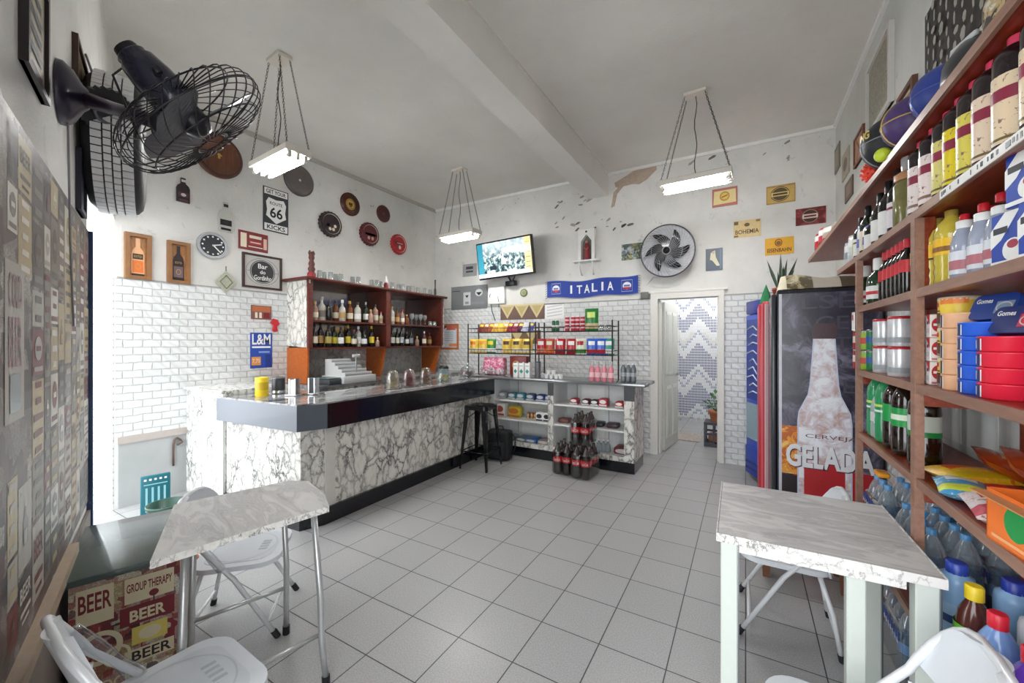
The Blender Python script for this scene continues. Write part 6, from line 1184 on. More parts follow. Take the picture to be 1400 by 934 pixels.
colapack('lower left pack of cola bottles on the floor before the display counter', T(-1.74, 4.20, 0) @ RZ(.06))
colapack('lower right pack of cola bottles on the floor, under the stacked one', T(-1.50, 4.17, 0) @ RZ(-.05))
colapack('upper cola pack stacked on the right-hand pack before the display counter', T(-1.53, 4.20, .339) @ RZ(.05))
# ================================================================== GROCERY SHELVES
XF = .52; SHX = XR-.016
LV = {'top': 2.235, 'a': 1.915, 'b': 1.635, 'c': 1.300, 'd': .968, 'e': .46}
P1, P2, P3 = 2.815, 1.965, .93
sh = thing('grocery_shelving', 'tall red-brown wooden grocery shelving along the whole right wall', 'shelving', T(0, 0, 0))
def brd(z, y0, y1, nm='shelf_board', th=.026):
    b = MB(); b.bx(XF+.012, SHX, y0, y1, z-th, z, M_REDW); b.bx(XF, XF+.012, y0, y1, z-th-.004, z, M_EDGE); b.build(nm, sh)
brd(LV['top'], .35, 4.78); brd(LV['a'], .35, 3.37)
for k in 'bcde': brd(LV[k], .45, P1+.02)
for y in (P1, P2, P3):
    b = MB(); hh = LV['a']-.03; b.bx(XF-.004, XF+.022, y-.02, y+.02, 0, hh, M_EDGE); b.build('front_post', sh)
    b = MB(); b.bx(SHX-.03, SHX, y-.03, y+.03, 0, hh, M_REDW); b.build('back_post', sh)
for y, z0, z1 in ((P2, LV['b'], LV['a']-.03),):
    b = MB(); b.bx(XF+.022, XF+.05, y-.018, y+.018, z0, z1, M_REDW); b.build('inner_stile', sh)
for k in 'abcd':
    b = MB(); b.bx(SHX-.022, SHX-.001, P3, P1, LV[k]-.085, LV[k]-.027, M_REDW); b.build('back_rail', sh)
b = MB(); b.bx(SHX-.012, SHX-.002, P3+.03, P1-.02, LV['b'], LV['a']-.085, M_REDW); b.bx(SHX-.012, SHX-.002, P3+.03, P1+.3, LV['a'], LV['top']-.03, M_REDW); b.build('back_board', sh)
for y in (P1-.03, P2-.04):
    for k in 'cd':
        b = MB(); b.bx(XF+.02, SHX-.03, y, y+.018, LV[k]-.075, LV[k]-.028, M_REDW); b.build('cross_rail', sh)
b = MB(); b.bx(XF-.0015, XF, 1.10, 1.74, LV['a']-.028, LV['a']-.002, mat('e6e6e2', .5))
random.seed(12)
for k in range(34): y = random.uniform(1.12, 1.72); b.bx(XF-.0022, XF-.0015, y, y+random.uniform(.004, .012), LV['a']-.022+random.uniform(0, .004), LV['a']-.008, DGREY)
b.build('price_strip', sh)
def RYp(px, X): return onX(px, 467, X).y
FACE = RZ(math.radians(-62))    # turned to the room
# juice bottles
jl = [(1262.5, m_print('fruit_label', 'e9dcd8', 'e9dcd8', '8c6a5e', 55), 'white-pink'), (1279, m_print('fruit_label', 'ead9d6', 'ead9d6', '8c6a5e', 55), 'pink-white'), (1299, m_print('fruit_label', 'd9cf7a', 'd9cf7a', '8c6a5e', 55), 'pale yellow'), (1316, m_print('fruit_label', 'e6cf1e', 'e6cf1e', '8c6a5e', 55), 'vivid yellow'), (1337, m_print('fruit_label', 'ddd05a', 'ddd05a', '8c6a5e', 55), 'lemon yellow'), (1361, m_print('fruit_label', 'e3cdb4', 'e3cdb4', '8c6a5e', 55), 'cream'), (1392, m_print('fruit_label', 'e6cfae', 'e6cfae', '8c6a5e', 55), 'peach-cream'), (1436, m_print('fruit_label', 'e6cfae', 'e6cfae', '8c6a5e', 55), 'cream')]
djb = mat('1c0d14', .1, coat=.6, var=.05)
for i, (px, m, d) in enumerate(jl):
    X = .578; add_bottle('juice_bottle', f'dark grape juice bottle with {d} label and pink cap, {ORD[i]} from the far end', 'bottle', T(X, RYp(px, .6)*.578/.6, LV['a']+.0005) @ FACE, 'cylb', .285, .043, djb, m, (.07, .66), mat('e0486a', .35), (.88, 1.0), .42, (.62, .80, mat('8a2440', .4)), ('PURISTO', .71, 1.5, .03, WHITE) if False else None, 20, 'grape juice bottles on the upper shelf', band2=(.10, .16, mat('8a6a5c', .5)) if i < 2 else (.05, .09, mat('6a5a2c', .5)))
# wines on the same board, further along
wn = [(1178, 'black wine bottle with white label', dkg, wl, .25), (1187, 'green-black wine bottle with white label', dkg2, creml, .275), (1194, 'short wine bottle with speckled label', dkg, wl, .19), (1204, 'black wine bottle with pale label', dkg, wl, .27), (1215, 'tall wine bottle with narrow white label', dkg, wl, .285), (1228, 'dark wine bottle with white and red label', dkg, mat('e4dce0', .5), .29)]
for i, (px, d, m, l, H) in enumerate(wn):
    X = .58; add_bottle('wine_bottle', d+', '+ORD[i]+' from its far end', 'bottle', T(X, RYp(px, X), LV['a']+.0005) @ FACE, 'wine', H, .037, m, l, (.12, .5), BLACK, (.80, 1), .40, (.72, .82, DRED) if i in (0, 5) else None, group='wine bottles on the upper shelf')
X = .575; jr = thing('cork_lidded_jar', 'glass jar with wooden lid and green contents beside the first juice bottle', 'jar', T(X, RYp(1243, X), LV['a']+.0005)); b = MB(); b.lathe([(.045, 0), (.05, .01), (.05, .17), (.036, .19)], mat('6f6a3c', .2, coat=.5, var=.4, scale=40), 18); b.build('jar_glass', jr); b = MB(); b.lathe([(.043, .19), (.045, .215), (.03, .225)], mat('b8855a', .6), 18); b.build('wooden_lid', jr); b = MB(); b.lathe([(.024, .225), (.026, .28), (.022, .285)], clear('e8ecec', .5, opac=.3), 14); b.build('glass_stopper', jr)
# far end packets of board a
for i, (px, hx, d) in enumerate(((1133, '8b93a0', 'grey and white'), (1140, 'd8dde6', 'white and lilac'), (1148, 'b9c26a', 'yellow-green striped'), (1156, '5b7ac0', 'light blue'), (1166, '5f4fa8', 'blue-violet'))):
    X = .60; y = RYp(max(px, 1146+i*5), X); bag(f'{d} packet, {ORD[i]} from the far end of the second shelf', T(X-.01, 3.30-.115*i, LV['a']+.004) @ RZ(math.radians(-62)), .13, .17+.02*(i % 2), .06, mat(hx, .3, var=.35, scale=40), WHITE, LGREY, name='grocery_packet', g='packets at the far end of the second shelf')
# board b, far bay: green bottles, slim red-capped bottles
for i, px in enumerate((1184, 1201)):
    X = .58; add_bottle('green_wine_bottle', ('farther' if i == 0 else 'nearer')+' dark green bottle with white cap and red-white label', 'bottle', T(X, RYp(px, X), LV['b']+.0005) @ FACE, 'squat', .235, .047, mat('1f3a24', .12, coat=.5), wl, (.12, .40), WHITE, (.74, 1), .46, (.35, .6, RED))
for i, px in enumerate((1211, 1217, 1223, 1229, 1235, 1241)):
    X = .56; add_bottle('slim_red_bottle', f'slim dark bottle with red label and cap, {ORD[i]} from the far end', 'bottle', T(X, RYp(px, X), LV['b']+.0005) @ FACE, 'spirit', .225, .026, dkg, RED, (.40, .62), mat('c22c3a', .35), (.84, 1), .5, group='slim red-capped bottles')
# oil bottles
oilm = clear('d8c23a', .35, opac=.55)
for i, px in enumerate((1266, 1283, 1301)):
    X = .585; add_bottle('oil_bottle', 'golden cooking oil bottle with yellow label, '+ORD[i]+' from the far end', 'bottle', T(X, RYp(px, X), LV['b']+.0005) @ FACE, 'oil', .245, .042, mat('c9b545', .12, coat=.5, var=.15) if i else mat('b9b078', .12, coat=.5, var=.2), mat('edbb1e', .35), (.40, .62), mat('a58c3c', .35), (.92, 1), .4, (.2, .5, mat('8a5a1e', .4)) if i == 2 else (.0, .12, BROWN), group='cooking oil bottles')
for i, px in enumerate((1319, 1332, 1345, 1357, 1370)):
    X = .58; add_bottle('sauce_bottle', 'clear bottle with white collar and red cap, '+ORD[i]+' from the far end', 'bottle', T(X+(.035 if i in (1, 3) else 0), RYp(px, X)-(.01 if i in (1, 3) else 0), LV['b']+.0005) @ FACE, 'clean', .20-.004*i, .032, mat('9fa6b8', .12, coat=.5, var=.2), mat('dfe2e8', .4), (.10, .45), WHITE, (.80, .92), .62, (.2, .6, mat('b9707a', .4)), group='red-capped clear bottles', capname='white_collar')
for o in [o for o in COL.objects if o.name.startswith('sauce_bottle')]:
    b = MB(); H = .20; b.lathe([(.012, H*.90), (.012, H*1.0), (.009, H*1.02)], RED, 12); b.build('cap', o)
def box(label, name, x, y, z, w, d, h, m, els, rz=-90, g=None, cat='box'):
    t = thing(name, label, cat, T(x, y, z) @ RZ(math.radians(rz)), g); b = MB(); b.rbox(0, 0, h/2, w, d, h, m, .0025, 1); b.build('carton', t)
    b = MB(); F1 = frameM(Vector((0, -d/2-.0005, h/2)), Vector((1,0,0)), Vector((0,-1,0))); F2 = frameM(Vector((w/2+.0005, 0, h/2)), Vector((0,1,0)), Vector((1,0,0)))
    for (F, W) in ((F1, w), (F2, d)):
        for k, e in enumerate(els):
            zz = .0003*k
            if e[0] == 'r': b.rect(e[1]*W, e[2]*h, e[3]*W, e[4]*h, e[5], zz, F)
            elif e[0] == 'e': b.ell(e[1]*W, e[2]*h, e[3]*W, e[4]*h, e[5], zz, F, 18)
            elif e[0] == 'p': b.poly([(u*W, v*h) for u, v in e[1]], e[2], zz, F)
            elif e[0] == 't': b.text(e[1], e[2]*W, e[3]*h, e[4]*W, e[5]*h, e[6], zz, F, .02)
    b.build('print', t); return t
bsug = mat('1f44a8', .35)
els = [('p', [(-.5, .2), (-.1, .5), (.3, .5), (-.2, .0), (-.5, -.15)], WHITE), ('r', -.22, .18, .4, .12, mat('30323a', .4)), ('e', .12, -.22, .56, .42, WHITE), ('e', .12, -.12, .3, .16, mat('a8344a', .4)), ('r', .0, -.44, .96, .08, WHITE)]
for i, (yy, zz, d) in enumerate(((1.455, 0, 'lower box farthest from the picture edge'), (1.338, 0, 'lower box at the picture edge'), (1.390, .131, 'box stacked on top of the others'))):
    box('blue and white cereal box with a white bowl, '+d, 'cereal_box', .60, yy, LV['b']+.0005+zz, .112, .10, .13, bsug, els, -80, 'blue boxes with a white bowl')
# board c far bay: cans
def cst(desc, px, X, col, h, r, n, lab, lid=None, nm='food_can', spin=-1.0):
    y = RYp(px, X)
    for k in range(n): can(f'{desc}, {("only" if n == 1 else ["bottom", "second", "third", "fourth", "top"][k] if k < n-1 else "topmost")} of its stack', T(X, y, LV['c']+.0005+k*(h+.0012)) @ RZ(spin), col, h, r, nm, lidm=lid, lab=lab, cat='can', g=desc+' stack')
cst('red and white patterned can at the far post', 1176, .553, mat('b52a30', .35), .105, .031, 2, (.35, .7, mat('e0cfc4', .5)))
cst('lime-green can between red and blue cans', 1184, .556, mat('8fae2c', .35), .105, .028, 2, (.3, .6, mat('c23a30', .4)))
cst('deep green or blue can left of the white cans', 1195, .575, mat('1f7a4a', .35), .105, .031, 2, (.35, .65, mat('2c5a9c', .4)))
cst('white can with red lid, farther column', 1209, .575, mat('d8dadc', .25, .3), .128, .042, 2, (.12, .30, mat('9aa0a4', .4)), mat('b52430', .35))
cst('white can with red lid, nearer column', 1231, .575, mat('dcdee0', .25, .3), .128, .042, 2, (.12, .30, mat('9aa0a4', .4)), mat('b52430', .35))
bx_ = box('blue and white carton standing behind the red-lidded cans', 'carton', .70, 2.62, LV['c']+.0005, .09, .06, .27, mat('3a5fb4', .4), [('r', .2, 0, .4, .8, LGREY)], -80, cat='carton')
# near bay: red-white boxes, tins
e1 = [('e', -.22, .05, .46, .62, mat('b52a3a', .4)), ('r', -.22, .05, .34, .1, WHITE), ('p', [(.1, .5), (.5, .5), (.5, .05)], RED), ('e', .3, .15, .16, .16, mat('5a2a2c', .4)), ('r', .3, -.2, .26, .2, LGREY), ('r', -.2, -.40, .5, .08, mat('c9707a', .4))]
for k in range(3): box('red and white pudding box, '+('bottom', 'middle', 'top')[k]+' of the stack of three', 'pudding_box', .587, 1.957, LV['c']+.0005+k*.0815, .076, .078, .08, mat('ece6e4', .4), e1, -90, 'stacked red and white boxes')
ey = mat('f0cf4a', .4)
for k in range(3):
    t = can('yellow-orange chocolate powder tin, '+('bottom', 'middle', 'top')[k]+' of the stack of three', T(.602, 1.864, LV['c']+.0005+k*.0985) @ RZ(-1.0), ey, .097, .050, 'cocoa_tin', lidm=mat('e6e0c8', .35), g='stacked cocoa tins', lab=(.03, .2, mat('8d8a86', .4)), cat='tin')
    b = MB(); b.rect(0, 0, .001, .001, ey, 0); b = MB(); R_ = .0508
    def cyrect(b, a0, a1, z0, z1, m, R=R_):
        n = 6; b.add([(R*math.sin(a0+(a1-a0)*i/n), -R*math.cos(a0+(a1-a0)*i/n), z) for z in (z0, z1) for i in range(n+1)], [(i, i+1, n+2+i, n+1+i) for i in range(n)], m)
    cyrect(b, -1.1, -.45, .066, .080, mat('c22c34', .4)); cyrect(b, -1.1, -.35, .050, .055, mat('6b4a2c', .4)); cyrect(b, -1.1, -.3, .012, .046, mat('5a2c20', .4, var=.3, scale=60), R_+.0004); cyrect(b, -.3, 1.1, .074, .092, mat('f08a3a', .4)); b.build('print', t)
def tray(desc, name, y, x, h, r, n, col, side, g, spin):
    for k in range(n):
        t = thing(name, f'{desc}, {["bottom", "second", "third", "fourth", "fifth"][k] if k < n-1 else "top"} of its stack', 'tin', T(x, y, LV['c']+.0005+k*(h+.001)) @ RZ(spin), g)
        b = MB(); b.lathe([(r*.9, 0), (r, .004), (r, h-.004), (r*1.03, h-.002), (r*1.0, h)], col, 26); b.build('can_body', t)
        b = MB(); cyrect(b, -1.3, -.55, .003, h-.005, side[0], r+.0008); cyrect(b, -1.0, -.8, .008, h-.01, WHITE, r+.0012); cyrect(b, -.5, -.42, .004, h-.006, WHITE, r+.0012); b.build('label', t)
tray('cream and orange flat fish tin', 'fish_tin', 1.764, .575, .0465, .045, 5, mat('e8b48c', .4, var=.15, scale=40), (mat('4a3a36', .4),), 'cream fish tins', -.9)
tray('bright blue flat fish tin', 'fish_tin', 1.660, .590, .040, .055, 5, mat('2c63d8', .35), (NAVY,), 'blue fish tins', -.9)
tray('bright red flat fish tin', 'fish_tin', 1.548, .590, .040, .055, 4, mat('e02640', .35), (NAVY,), 'red fish tins', -.9)
def topcard(label, y, z, m1, m2):
    t = thing('card_sleeve', label, 'card', T(.60, y, z) @ RZ(math.radians(-72)) @ RX(-.35)); b = MB(); b.prism(roundrect(.135, .075, .02), -.012, .012, m1, T(0, 0, .04) @ RX(PI/2)); b.build('sleeve', t); FM = T(0, -.0125, .04) @ RX(PI/2); b = MB(); b.text('Gomes', -.03, .018, .05, .014, WHITE, .0006, FM, .02) ; b.rect(.035, -.004, .05, .035, m2, .0006, FM); b.ring(.035, -.004, .045, .03, .003, LGREY, .0010, FM); b.build('print', t)
    return t
topcard('dark blue fish tin sleeve standing on the blue tins', 1.660, LV['c']+.207, mat('1c3f8c', .35), mat('7f93a8', .4))
topcard('navy and red fish tin sleeve standing on the red tins', 1.548, LV['c']+.166, mat('1b2a6a', .35), mat('c9304a', .4))
# board d far bay: PET bottles
for i in range(6):
    add_bottle('clear_water_bottle', f'small clear bottle with green cap, {ORD[i]} in the cluster by the far post', 'bottle', T(.575+.062*(i % 2), 2.735-.066*(i//2), LV['d']+.0005), 'pet', .235, .030, clear('dfeeee', .5, opac=.35), LGREY, (.35, .55), mat('3aa88a', .35), (.92, 1), .42, group='small clear bottles with green caps')
gp = mat('2aa060', .12, coat=.6, var=.1); gp2 = clear('3aba7a', .4, opac=.5); bp2 = mat('20140c', .12, coat=.6)
petl = [(1202, gp2, None, 'translucent green soda bottle, farther one', mat('2a9a50', .35)), (1214, gp2, None, 'translucent green soda bottle, nearer one', mat('2a9a50', .35)), (1226, bp2, mat('1f9c4a', .35), 'dark soda bottle with green label, farther one', mat('2a9a50', .35)), (1239, bp2, mat('1f9c4a', .35), 'dark soda bottle with green label and red cap beside the shelf post', RED), (1264, bp2, mat('c9d4c8', .4), 'dark soda bottle with pale label just past the shelf post', mat('2a9a50', .35))]
for i, (px, m, l, d, c) in enumerate(petl):
    X = .588; add_bottle('soda_bottle', d, 'bottle', T(X, RYp(px, X), LV['d']+.0005) @ FACE, 'petl', .325, .048, m, l, (.38, .62), c, (.93, 1), .32, None if i < 2 else (.0, .25, mat('1b8a40', .35)) if i == 4 else (.35, .65, mat('e2ecd8', .5)) if i == 3 else None, group='large soda bottles', seg=20)
    if i < 2: o = MB(); R_ = .0488; cyrect(o, -1.4, 1.2, .17, .182, mat('bfe36a', .4), R_); cyrect(o, -1.4, 1.2, .145, .155, mat('e4f2e8', .4), R_); o.build('printed_band', COL.objects[-1] if False else [x for x in COL.objects if x.name.startswith('soda_bottle')][-1])
# board e / water packs in the far bay
watc = clear('dfe9f0', .6, opac=.22)
def wpack(label, M, n1, n2, R, H, capm, film, bandm, g='shrink-wrapped water packs'):
    t = thing('water_bottle_pack', label, 'bottle pack', M, g); pr = None
    for i in range(n1):
        for j in range(n2):
            M2 = T((i-(n1-1)/2)*2.06*R, (j-(n2-1)/2)*2.06*R, .002)
            if pr is None: pr = add_bottle('water_bottle', '', '', M2, 'water', H, R, watc, bandm, (.36, .50), capm, (.93, 1), .34, seg=14, parent=t)
            else:
                c = pr.copy(); COL.objects.link(c); c.parent = t; c.matrix_local = M2
                for ch in pr.children: d = ch.copy(); COL.objects.link(d); d.parent = c
    w, l = n1*2.06*R+.006, n2*2.06*R+.006; b = MB(); b.rbox(0, 0, H*.36, w, l, H*.72, film, .02, 2); bl2 = mat('1f4fb0', .4)
    for k in range(int(l/.03)):
        y = -l/2+.015+k*.03; b.box(-w/2-.0008, y, H*.60, .001, .017, .035, bl2, None); b.box(-w/2-.0008, y+.012, H*.53, .001, .012, .02, WHITE, None)
    b.build('shrink_film', t); return t
flm = clear('e6eef6', .4)
BC_ = mat('5b9ad0', .35); BBm = mat('a9c8e0', .4)
wpack('water pack with blue film band on the low shelf, farthest from the middle post', T(.678, 2.655, LV['e']+.0005), 3, 3, .043, .30, BC_, flm, BBm)
wpack('water pack with blue film band on the low shelf next to the middle post', T(.636, 2.19, LV['e']+.0005), 2, 4, .043, .30, BC_, flm, BBm)
wpack('single-file water pack against the wall behind the one at the middle post', T(.770, 2.19, LV['e']+.0005), 1, 4, .043, .30, BC_, flm, BBm)
wpack('single-file water pack against the wall behind the detergent bottles', T(.770, 1.52, LV['e']+.0005), 1, 8, .043, .30, BC_, flm, BBm)
add_bottle('large_water_bottle', 'large clear water bottle with a wide bright blue label seen past the middle post', 'bottle', T(.725, 2.445, LV['e']+.0005) @ FACE, 'water', .36, .050, clear('dde8ee', .6, opac=.25), mat('2b8fd0', .35), (.50, .68), mat('2c55b4', .35), (.93, 1), .3, seg=20)
o = MB(); o.rbox(0, 0, .012, .05, .09, .024, mat('f0a028', .4), .008, 2); tag(o.build('orange_packet', None, T(.60, 2.72, LV['e']+.304)), 'small orange packet lying on the farthest water pack', 'packet')
# near bay big bottles
# crates of sweets on board d near bay: flat bags
def flatbag(label, x, y, z, w, h, t, m, lo, lw, rz, tilt=0, name='snack_bag'): return bag(label, T(x, y, z) @ RZ(rz) @ RX(-PI/2+tilt) @ T(0, -t/2, -h/2), w, h, t, m, lo, lw, name=name)
flatbag('yellow and orange sweets bag lying flat beside the dark soda bottle', .665, 1.96, LV['d']+.001, .22, .16, .05, m_print('bag_print', 'e6b02c', 'e6c92c', 'd8741f', 30), mat('d8541f', .35), mat('c9b01c', .35), .3, 0)
flatbag('light blue sweets bag lying at the front edge of the shelf', .585, 1.79, LV['d']+.001, .12, .20, .045, m_print('bag_print', '4a9fd0', '62b0d8', 'dfe8ec', 30), WHITE, mat('d8e44a', .35), -.2, 0)
flatbag('purple and yellow sweets bag lying behind the blue one', .70, 1.80, LV['d']+.001, .15, .18, .035, mat('5a4a9a', .3, var=.3, scale=25), RED, YEL, .2)
flatbag('white peanut bag with red printing lying at the shelf front', .605, 1.59, LV['d']+.001, .155, .24, .055, m_print('bag_print', 'eadfe0', 'e2d2d4', 'b0705f', 45), mat('a8483a', .5, var=.3, scale=90), mat('c22c4a', .35), -.15)
flatbag('glossy orange chips bag leaning against the wall behind the sweets', .745, 1.70, LV['d']+.06, .30, .26, .07, mat('c8501e', .25, var=.3, scale=20), mat('e89a3a', .3), mat('a0301c', .3), 1.3, .5, 'chips_bag')
flatbag('large orange and gold chips bag leaning at the back by the wall post', .765, 1.98, LV['d']+.03, .24, .20, .06, mat('b8481a', .25, var=.35, scale=20), mat('e0a030', .3), None, 1.4, .45, 'chips_bag')
bb3 = thing('blue_bowl', 'blue plastic bowl half hidden behind the orange carton', 'bowl', T(.73, 1.46, LV['d']+.0005)); b = MB(); b.lathe([(.05, 0), (.10, .07), (.105, .075), (.095, .07), (.045, .008)], mat('2a66b4', .3), 26); b.lathe([(.001, .008), (.045, .008)], mat('2a66b4', .3), 20); b.build('bowl_body', bb3)
oc = thing('orange_carton', 'orange display carton with a green disc at the right picture edge', 'carton', T(.60, 1.345, LV['d']+.0005) @ RZ(math.radians(-84)))
b = MB(); ocm = mat('f07a2c', .4, var=.06); w_, d_, h_ = .22, .15, .125
b.bx(-w_/2, w_/2, -d_/2, -d_/2+.004, 0, h_, ocm); b.bx(-w_/2, w_/2, d_/2-.004, d_/2, 0, h_, ocm); b.bx(-w_/2, -w_/2+.004, -d_/2, d_/2, 0, h_, ocm); b.bx(w_/2-.004, w_/2, -d_/2, d_/2, 0, h_, ocm); b.bx(-w_/2, w_/2, -d_/2, d_/2, 0, .004, ocm); b.bx(-w_/2-.004, w_/2, -d_/2-.03, -d_/2, h_-.012, h_-.009, mat('c98a5a', .6), None)
b.build('carton_body', oc); FM = frameM(Vector((0, -d_/2-.0006, h_/2)), Vector((1,0,0)), Vector((0,-1,0))); b = MB(); b.ell(-.01, .005, .075, .075, mat('1f9a4a', .4), .0004, FM); b.rect(-.02, -.045, .14, .008, mat('f8b07a', .4), .0004, FM); b.build('print', oc)
# detergents on board e nearest
dets = [(1.79, .572, 'cylb', .30, .042, mat('8db4dc', .3, var=.1), mat('2c46a8', .35), 'pale blue softener bottle with wide dark blue cap', .62, mat('9fc0e0', .4)), (1.678, .572, 'clean', .285, .042, mat('5a2c22', .2, coat=.4, var=.3), mat('f0d22c', .35), 'brown sauce bottle with yellow cap and green label', .5, mat('6ab83a', .4)), (1.735, .672, 'cylb', .30, .042, mat('8db4dc', .3), mat('22389c', .35), 'pale blue bottle with dark blue cap in the second row', .62, None), (1.560, .575, 'clean', .275, .048, mat('7fa4dc', .2, coat=.3), mat('e0263a', .35), 'translucent blue cleaner bottle with red cap', .42, None), (1.60, .672, 'cylb', .29, .045, mat('c9ccd4', .3), mat('2a2f8c', .35), 'white bottle with navy cap in the second row', .6, None), (1.43, .585, 'clean', .27, .052, mat('6a3fb8', .2, coat=.3, var=.1), mat('e0263a', .35), 'violet cleaner bottle with red cap', .40, None), (1.47, .678, 'cylb', .29, .045, mat('5a3a9c', .3), mat('2c3cac', .35), 'violet bottle with blue cap in the second row', .6, None)]
for (y, x, k, H, R, m, c, d, cr, l) in dets: add_bottle('detergent_bottle', d+' on the low shelf', 'bottle', T(x, y, LV['e']+.0005) @ FACE, k, H, R, m, l, (.2, .6), c, (.86, 1), cr, None if l is None else (.5, .7, mat('2c3f7a', .4)), seg=22, group='detergent bottles on the low shelf')
# floor goods
tp = thing('paper_roll_pack', 'white and brown wrapped toilet roll pack on the floor under the nearest shelf', 'package', T(.635, 1.37, 0) @ RZ(math.radians(-90)))
b = MB(); b.rbox(0, 0, .17, .42, .20, .34, mat('e4dcde', .3, var=.06), .03, 3); b.build('wrapper', tp); FM = frameM(Vector((0, -.1015, .17)), Vector((1,0,0)), Vector((0,-1,0))); b = MB(); b.ell(-.02, .03, .2, .17, mat('3a2c2e', .4), .0, FM); b.text('Personal', -.02, .04, .17, .06, WHITE, .001, FM, .02); b.ell(.15, -.01, .12, .2, mat('8a8288', .4, var=.3, scale=40), .0, FM); b.build('print', tp)
wpack('water pack standing on the floor under the low shelf by the middle post', T(.66, 2.05, 0), 2, 3, .043, .30, mat('5b9ad0', .35), flm, mat('8fb4dc', .4))
wpack('water pack standing on the floor under the low shelf at the far post', T(.66, 2.50, 0), 2, 4, .043, .30, mat('5b9ad0', .35), flm, mat('8fb4dc', .4))
pb = thing('paper_roll_pack', 'pinkish wrapped roll pack on the floor between the water and the nearest pack', 'package', T(.65, 1.71, 0) @ RZ(math.radians(-90))); b = MB(); b.rbox(0, 0, .16, .24, .18, .32, mat('a58478', .35, var=.2), .03, 3); b.build('wrapper', pb)
# ------------------------------------------------------------------ on the top board
ZT2 = LV['top']+.0005
def ball(label, x, y, r, m, line=None, txt=None, name='basketball', spikes=None, z=None):
    t = thing(name, label, 'ball', T(x, y, (z or ZT2)+r) @ RZ(-1.1)); b = MB(); b.sphere((0, 0, 0), r, m, 28); b.build('ball_skin', t)
    if line:
        b = MB(); n = 40
        for R3 in (Matrix.Identity(4), RX(PI/2) , RY(PI/2) @ RX(.4)): b.tube([R3 @ Vector((r*1.001*math.cos(a), r*1.001*math.sin(a), 0)) for a in [2*PI*i/n for i in range(n)]], .0028, line, 5, True)
        b.build('seams', t)
    if txt: b = MB(); b.text(txt, -.01, .035, r*1.0, r*.32, mat('d8c06a', .4), 0, RZ(-.3), .03, R=r*.98+.002); b.build('lettering', t)
    if spikes:
        b = MB()
        for i in range(70):
            a = i*2.39996; zz = 1-2*(i+.5)/70; q = math.sqrt(1-zz*zz); d = Vector((q*math.cos(a), q*math.sin(a), zz)); b.lathe([(.006, r*.97), (.002, r+.010)], m, 5, alignZ((0, 0, 0), d))
        b.build('spikes', t)
    return t
bk2 = mat('232428', .45, var=.1, scale=200, bump=.2)
ball('black basketball with gold lettering on the top shelf', .578, 2.44, .116, bk2, mat('8d8f94', .4), 'WING')
ball('purple and yellow basketball beside the black one', .585, 2.215, .100, mat('4a3568', .45, var=.2), mat('caa85a', .4))
ball('blue ball behind the purple basketball on the top shelf', .62, 2.01, .098, mat('2c3f8c', .4, var=.3, scale=10), mat('4a5aa0', .4))
X = .545; ball('small red spiky ball at the foot of the black basketball', X, 2.60, .046, mat('e8402c', .4), spikes=1, name='spiky_ball')
X = .518; ball('small yellow-green ball at the shelf edge under the black basketball', X, 2.335, .030, mat('c9dc3a', .4), name='small_ball')
hm = thing('bicycle_helmet', 'black and white ventilated helmet on the top shelf past the balls', 'helmet', T(.64, 1.77, ZT2+.0) @ RZ(-1.57)); b = MB(); b.lathe([(.10, 0), (.112, .03), (.108, .08), (.08, .12), (.04, .14), (.001, .145)], mat('2c2c30', .3, coat=.3), 24, None, True, 1.12, .95); b.build('shell', hm); b = MB()
for k in range(5): b.tube([(-.13+.0*k, -.06+.03*k, .03), (-.05, -.066+.033*k, .140), (.08, -.06+.03*k, .115)], .008, WHITE if k % 2 else LGREY, 6)
b.build('ribs', hm)
gbx = thing('patterned_pouch', 'gold, black and white patterned pouch on the top shelf near the poster', 'pouch', T(.63, 1.55, ZT2) @ RZ(-1.57)); b = MB(); b.rbox(0, 0, .085, .20, .13, .17, m_print('pouch_print', '2c2a2c', 'c9b07a', 'e0dcd4', 16), .04, 3); b.build('pouch_body', gbx)
dbg = thing('dark_sports_bag', 'dark rolled bag lying over the things at the near end of the top shelf', 'bag', T(.66, 1.30, ZT2) @ RZ(PI/2)); b = MB(); b.lathe([(.05, -.15), (.10, -.13), (.11, 0), (.10, .13), (.05, .15)], mat('2a2428', .6, var=.2), 20, T(0, 0, .11) @ RY(PI/2)); b.build('bag_body', dbg); b = MB(); b.tube([(-.08, -.05, .2), (-.03, -.07, .25), (.03, -.07, .25), (.08, -.05, .2)], .009, BLACK, 6); b.build('handle', dbg)
for i in range(3):
    y = 4.55-.22*i; m = (redb, mat('c9384a', .3, var=.3, scale=30), mat('b9b0a4', .5))[i]
    bag(('red and white striped packet farthest along the top shelf', 'crimson packet with dark marks near the far end of the top shelf', 'greyish crumpled packet beside the red ones on the top shelf')[i], T(.60, y, ZT2+.003) @ RZ(-1.1), .16, .20-.04*(i == 2), .09, m, WHITE, mat('7a1a28', .35), name='snack_packet')
wtp = thing('dried_twigs', 'small bundle of brown twigs lying on the top shelf under the wall pictures', 'twigs', T(.66, 3.85, ZT2)); b = MB(); random.seed(6)
for k in range(14): a = random.uniform(-.5, .5); b.tube([(random.uniform(-.03, .03), -.10, random.uniform(.006, .04)), (0, 0, random.uniform(.02, .06)), (.12*math.sin(a), .12, random.uniform(.01, .10))], .004, mat('5c4030', .7), 4)
b.build('twig_bundle', wtp)
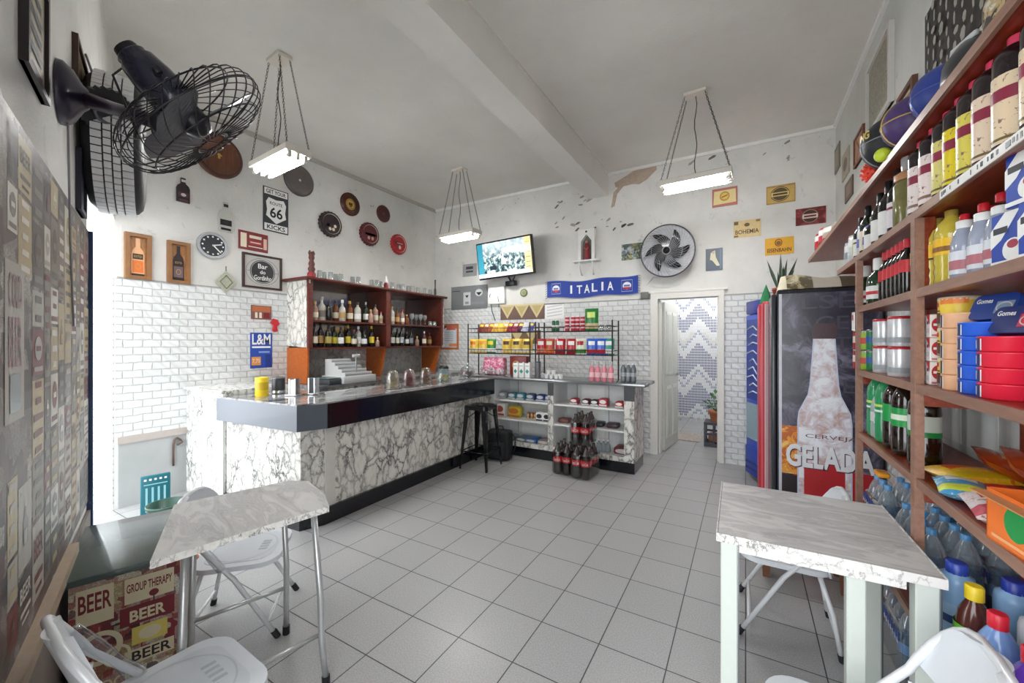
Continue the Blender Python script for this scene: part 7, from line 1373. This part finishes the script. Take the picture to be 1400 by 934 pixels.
b = MB(); b.prism(roundrect(.045, .10, .006), 0, .006, WHITE, frameM(Vector((XF-.006, P1+.035, 1.56)), Vector((0,-1,0)), Vector((-1,0,0)))); b.rect(0, .02, .03, .03, RED, .0065, frameM(Vector((XF-.006, P1+.035, 1.56)), Vector((0,-1,0)), Vector((-1,0,0)))); tag(b.build('price_card', None), 'small white and red card hanging at the far shelf post', 'card')
# ================================================================== CAMERA, DAYLIGHT
cam = bpy.data.cameras.new('camera'); co = bpy.data.objects.new('camera', cam); COL.objects.link(co)
cam.sensor_width = 36; cam.lens = 36*FOC/1400; cam.clip_start = .02; co.location = (0, 0, CAMZ); co.rotation_euler = (PI/2, 0, YAW); SC.camera = co
w = bpy.data.worlds.new('overcast_sky'); SC.world = w; w.use_nodes = True; nt = w.node_tree; bg = nt.nodes['Background']
bg.inputs[0].default_value = (.93, .97, 1, 1); bg.inputs[1].default_value = 2.15
def portal(name, a, c, z0, z1):
    L = bpy.data.lights.new(name, 'AREA'); L.shape = 'RECTANGLE'; a, c = Vector((a[0], a[1], 0)), Vector((c[0], c[1], 0)); L.size = (c-a).length; L.size_y = z1-z0; L.cycles.is_portal = True
    o = bpy.data.objects.new(name, L); COL.objects.link(o); o.matrix_world = frameM((a+c)/2 + Vector((0, 0, (z0+z1)/2)), -(c-a).normalized(), -WN)
portal('doorway_daylight', wp(WE+.04, .1), wp(4.86, .1), .02, 2.48)
portal('shopfront_daylight', wp(-1.0, .1), wp(WS-.02, .1), .02, 2.48)
L = bpy.data.lights.new('corridor_lamp', 'POINT'); L.energy = 7; L.shadow_soft_size = .15; o = bpy.data.objects.new('corridor_lamp', L); COL.objects.link(o); o.location = (-.5, 6.1, 2.4)
L = bpy.data.lights.new('corridor_lamp', 'POINT'); L.energy = 5; L.shadow_soft_size = .15; o = bpy.data.objects.new('corridor_lamp', L); COL.objects.link(o); o.location = (-.4, 7.8, 2.3)
vs = SC.view_settings; vs.view_transform = 'Standard'; vs.look = 'None'; vs.exposure = 1.38; vs.gamma = 1; vs.use_curve_mapping = False
try: SC.cycles.max_bounces = 10; SC.cycles.diffuse_bounces = 6; SC.cycles.transparent_max_bounces = 24; SC.cycles.use_denoising = True
except Exception: pass
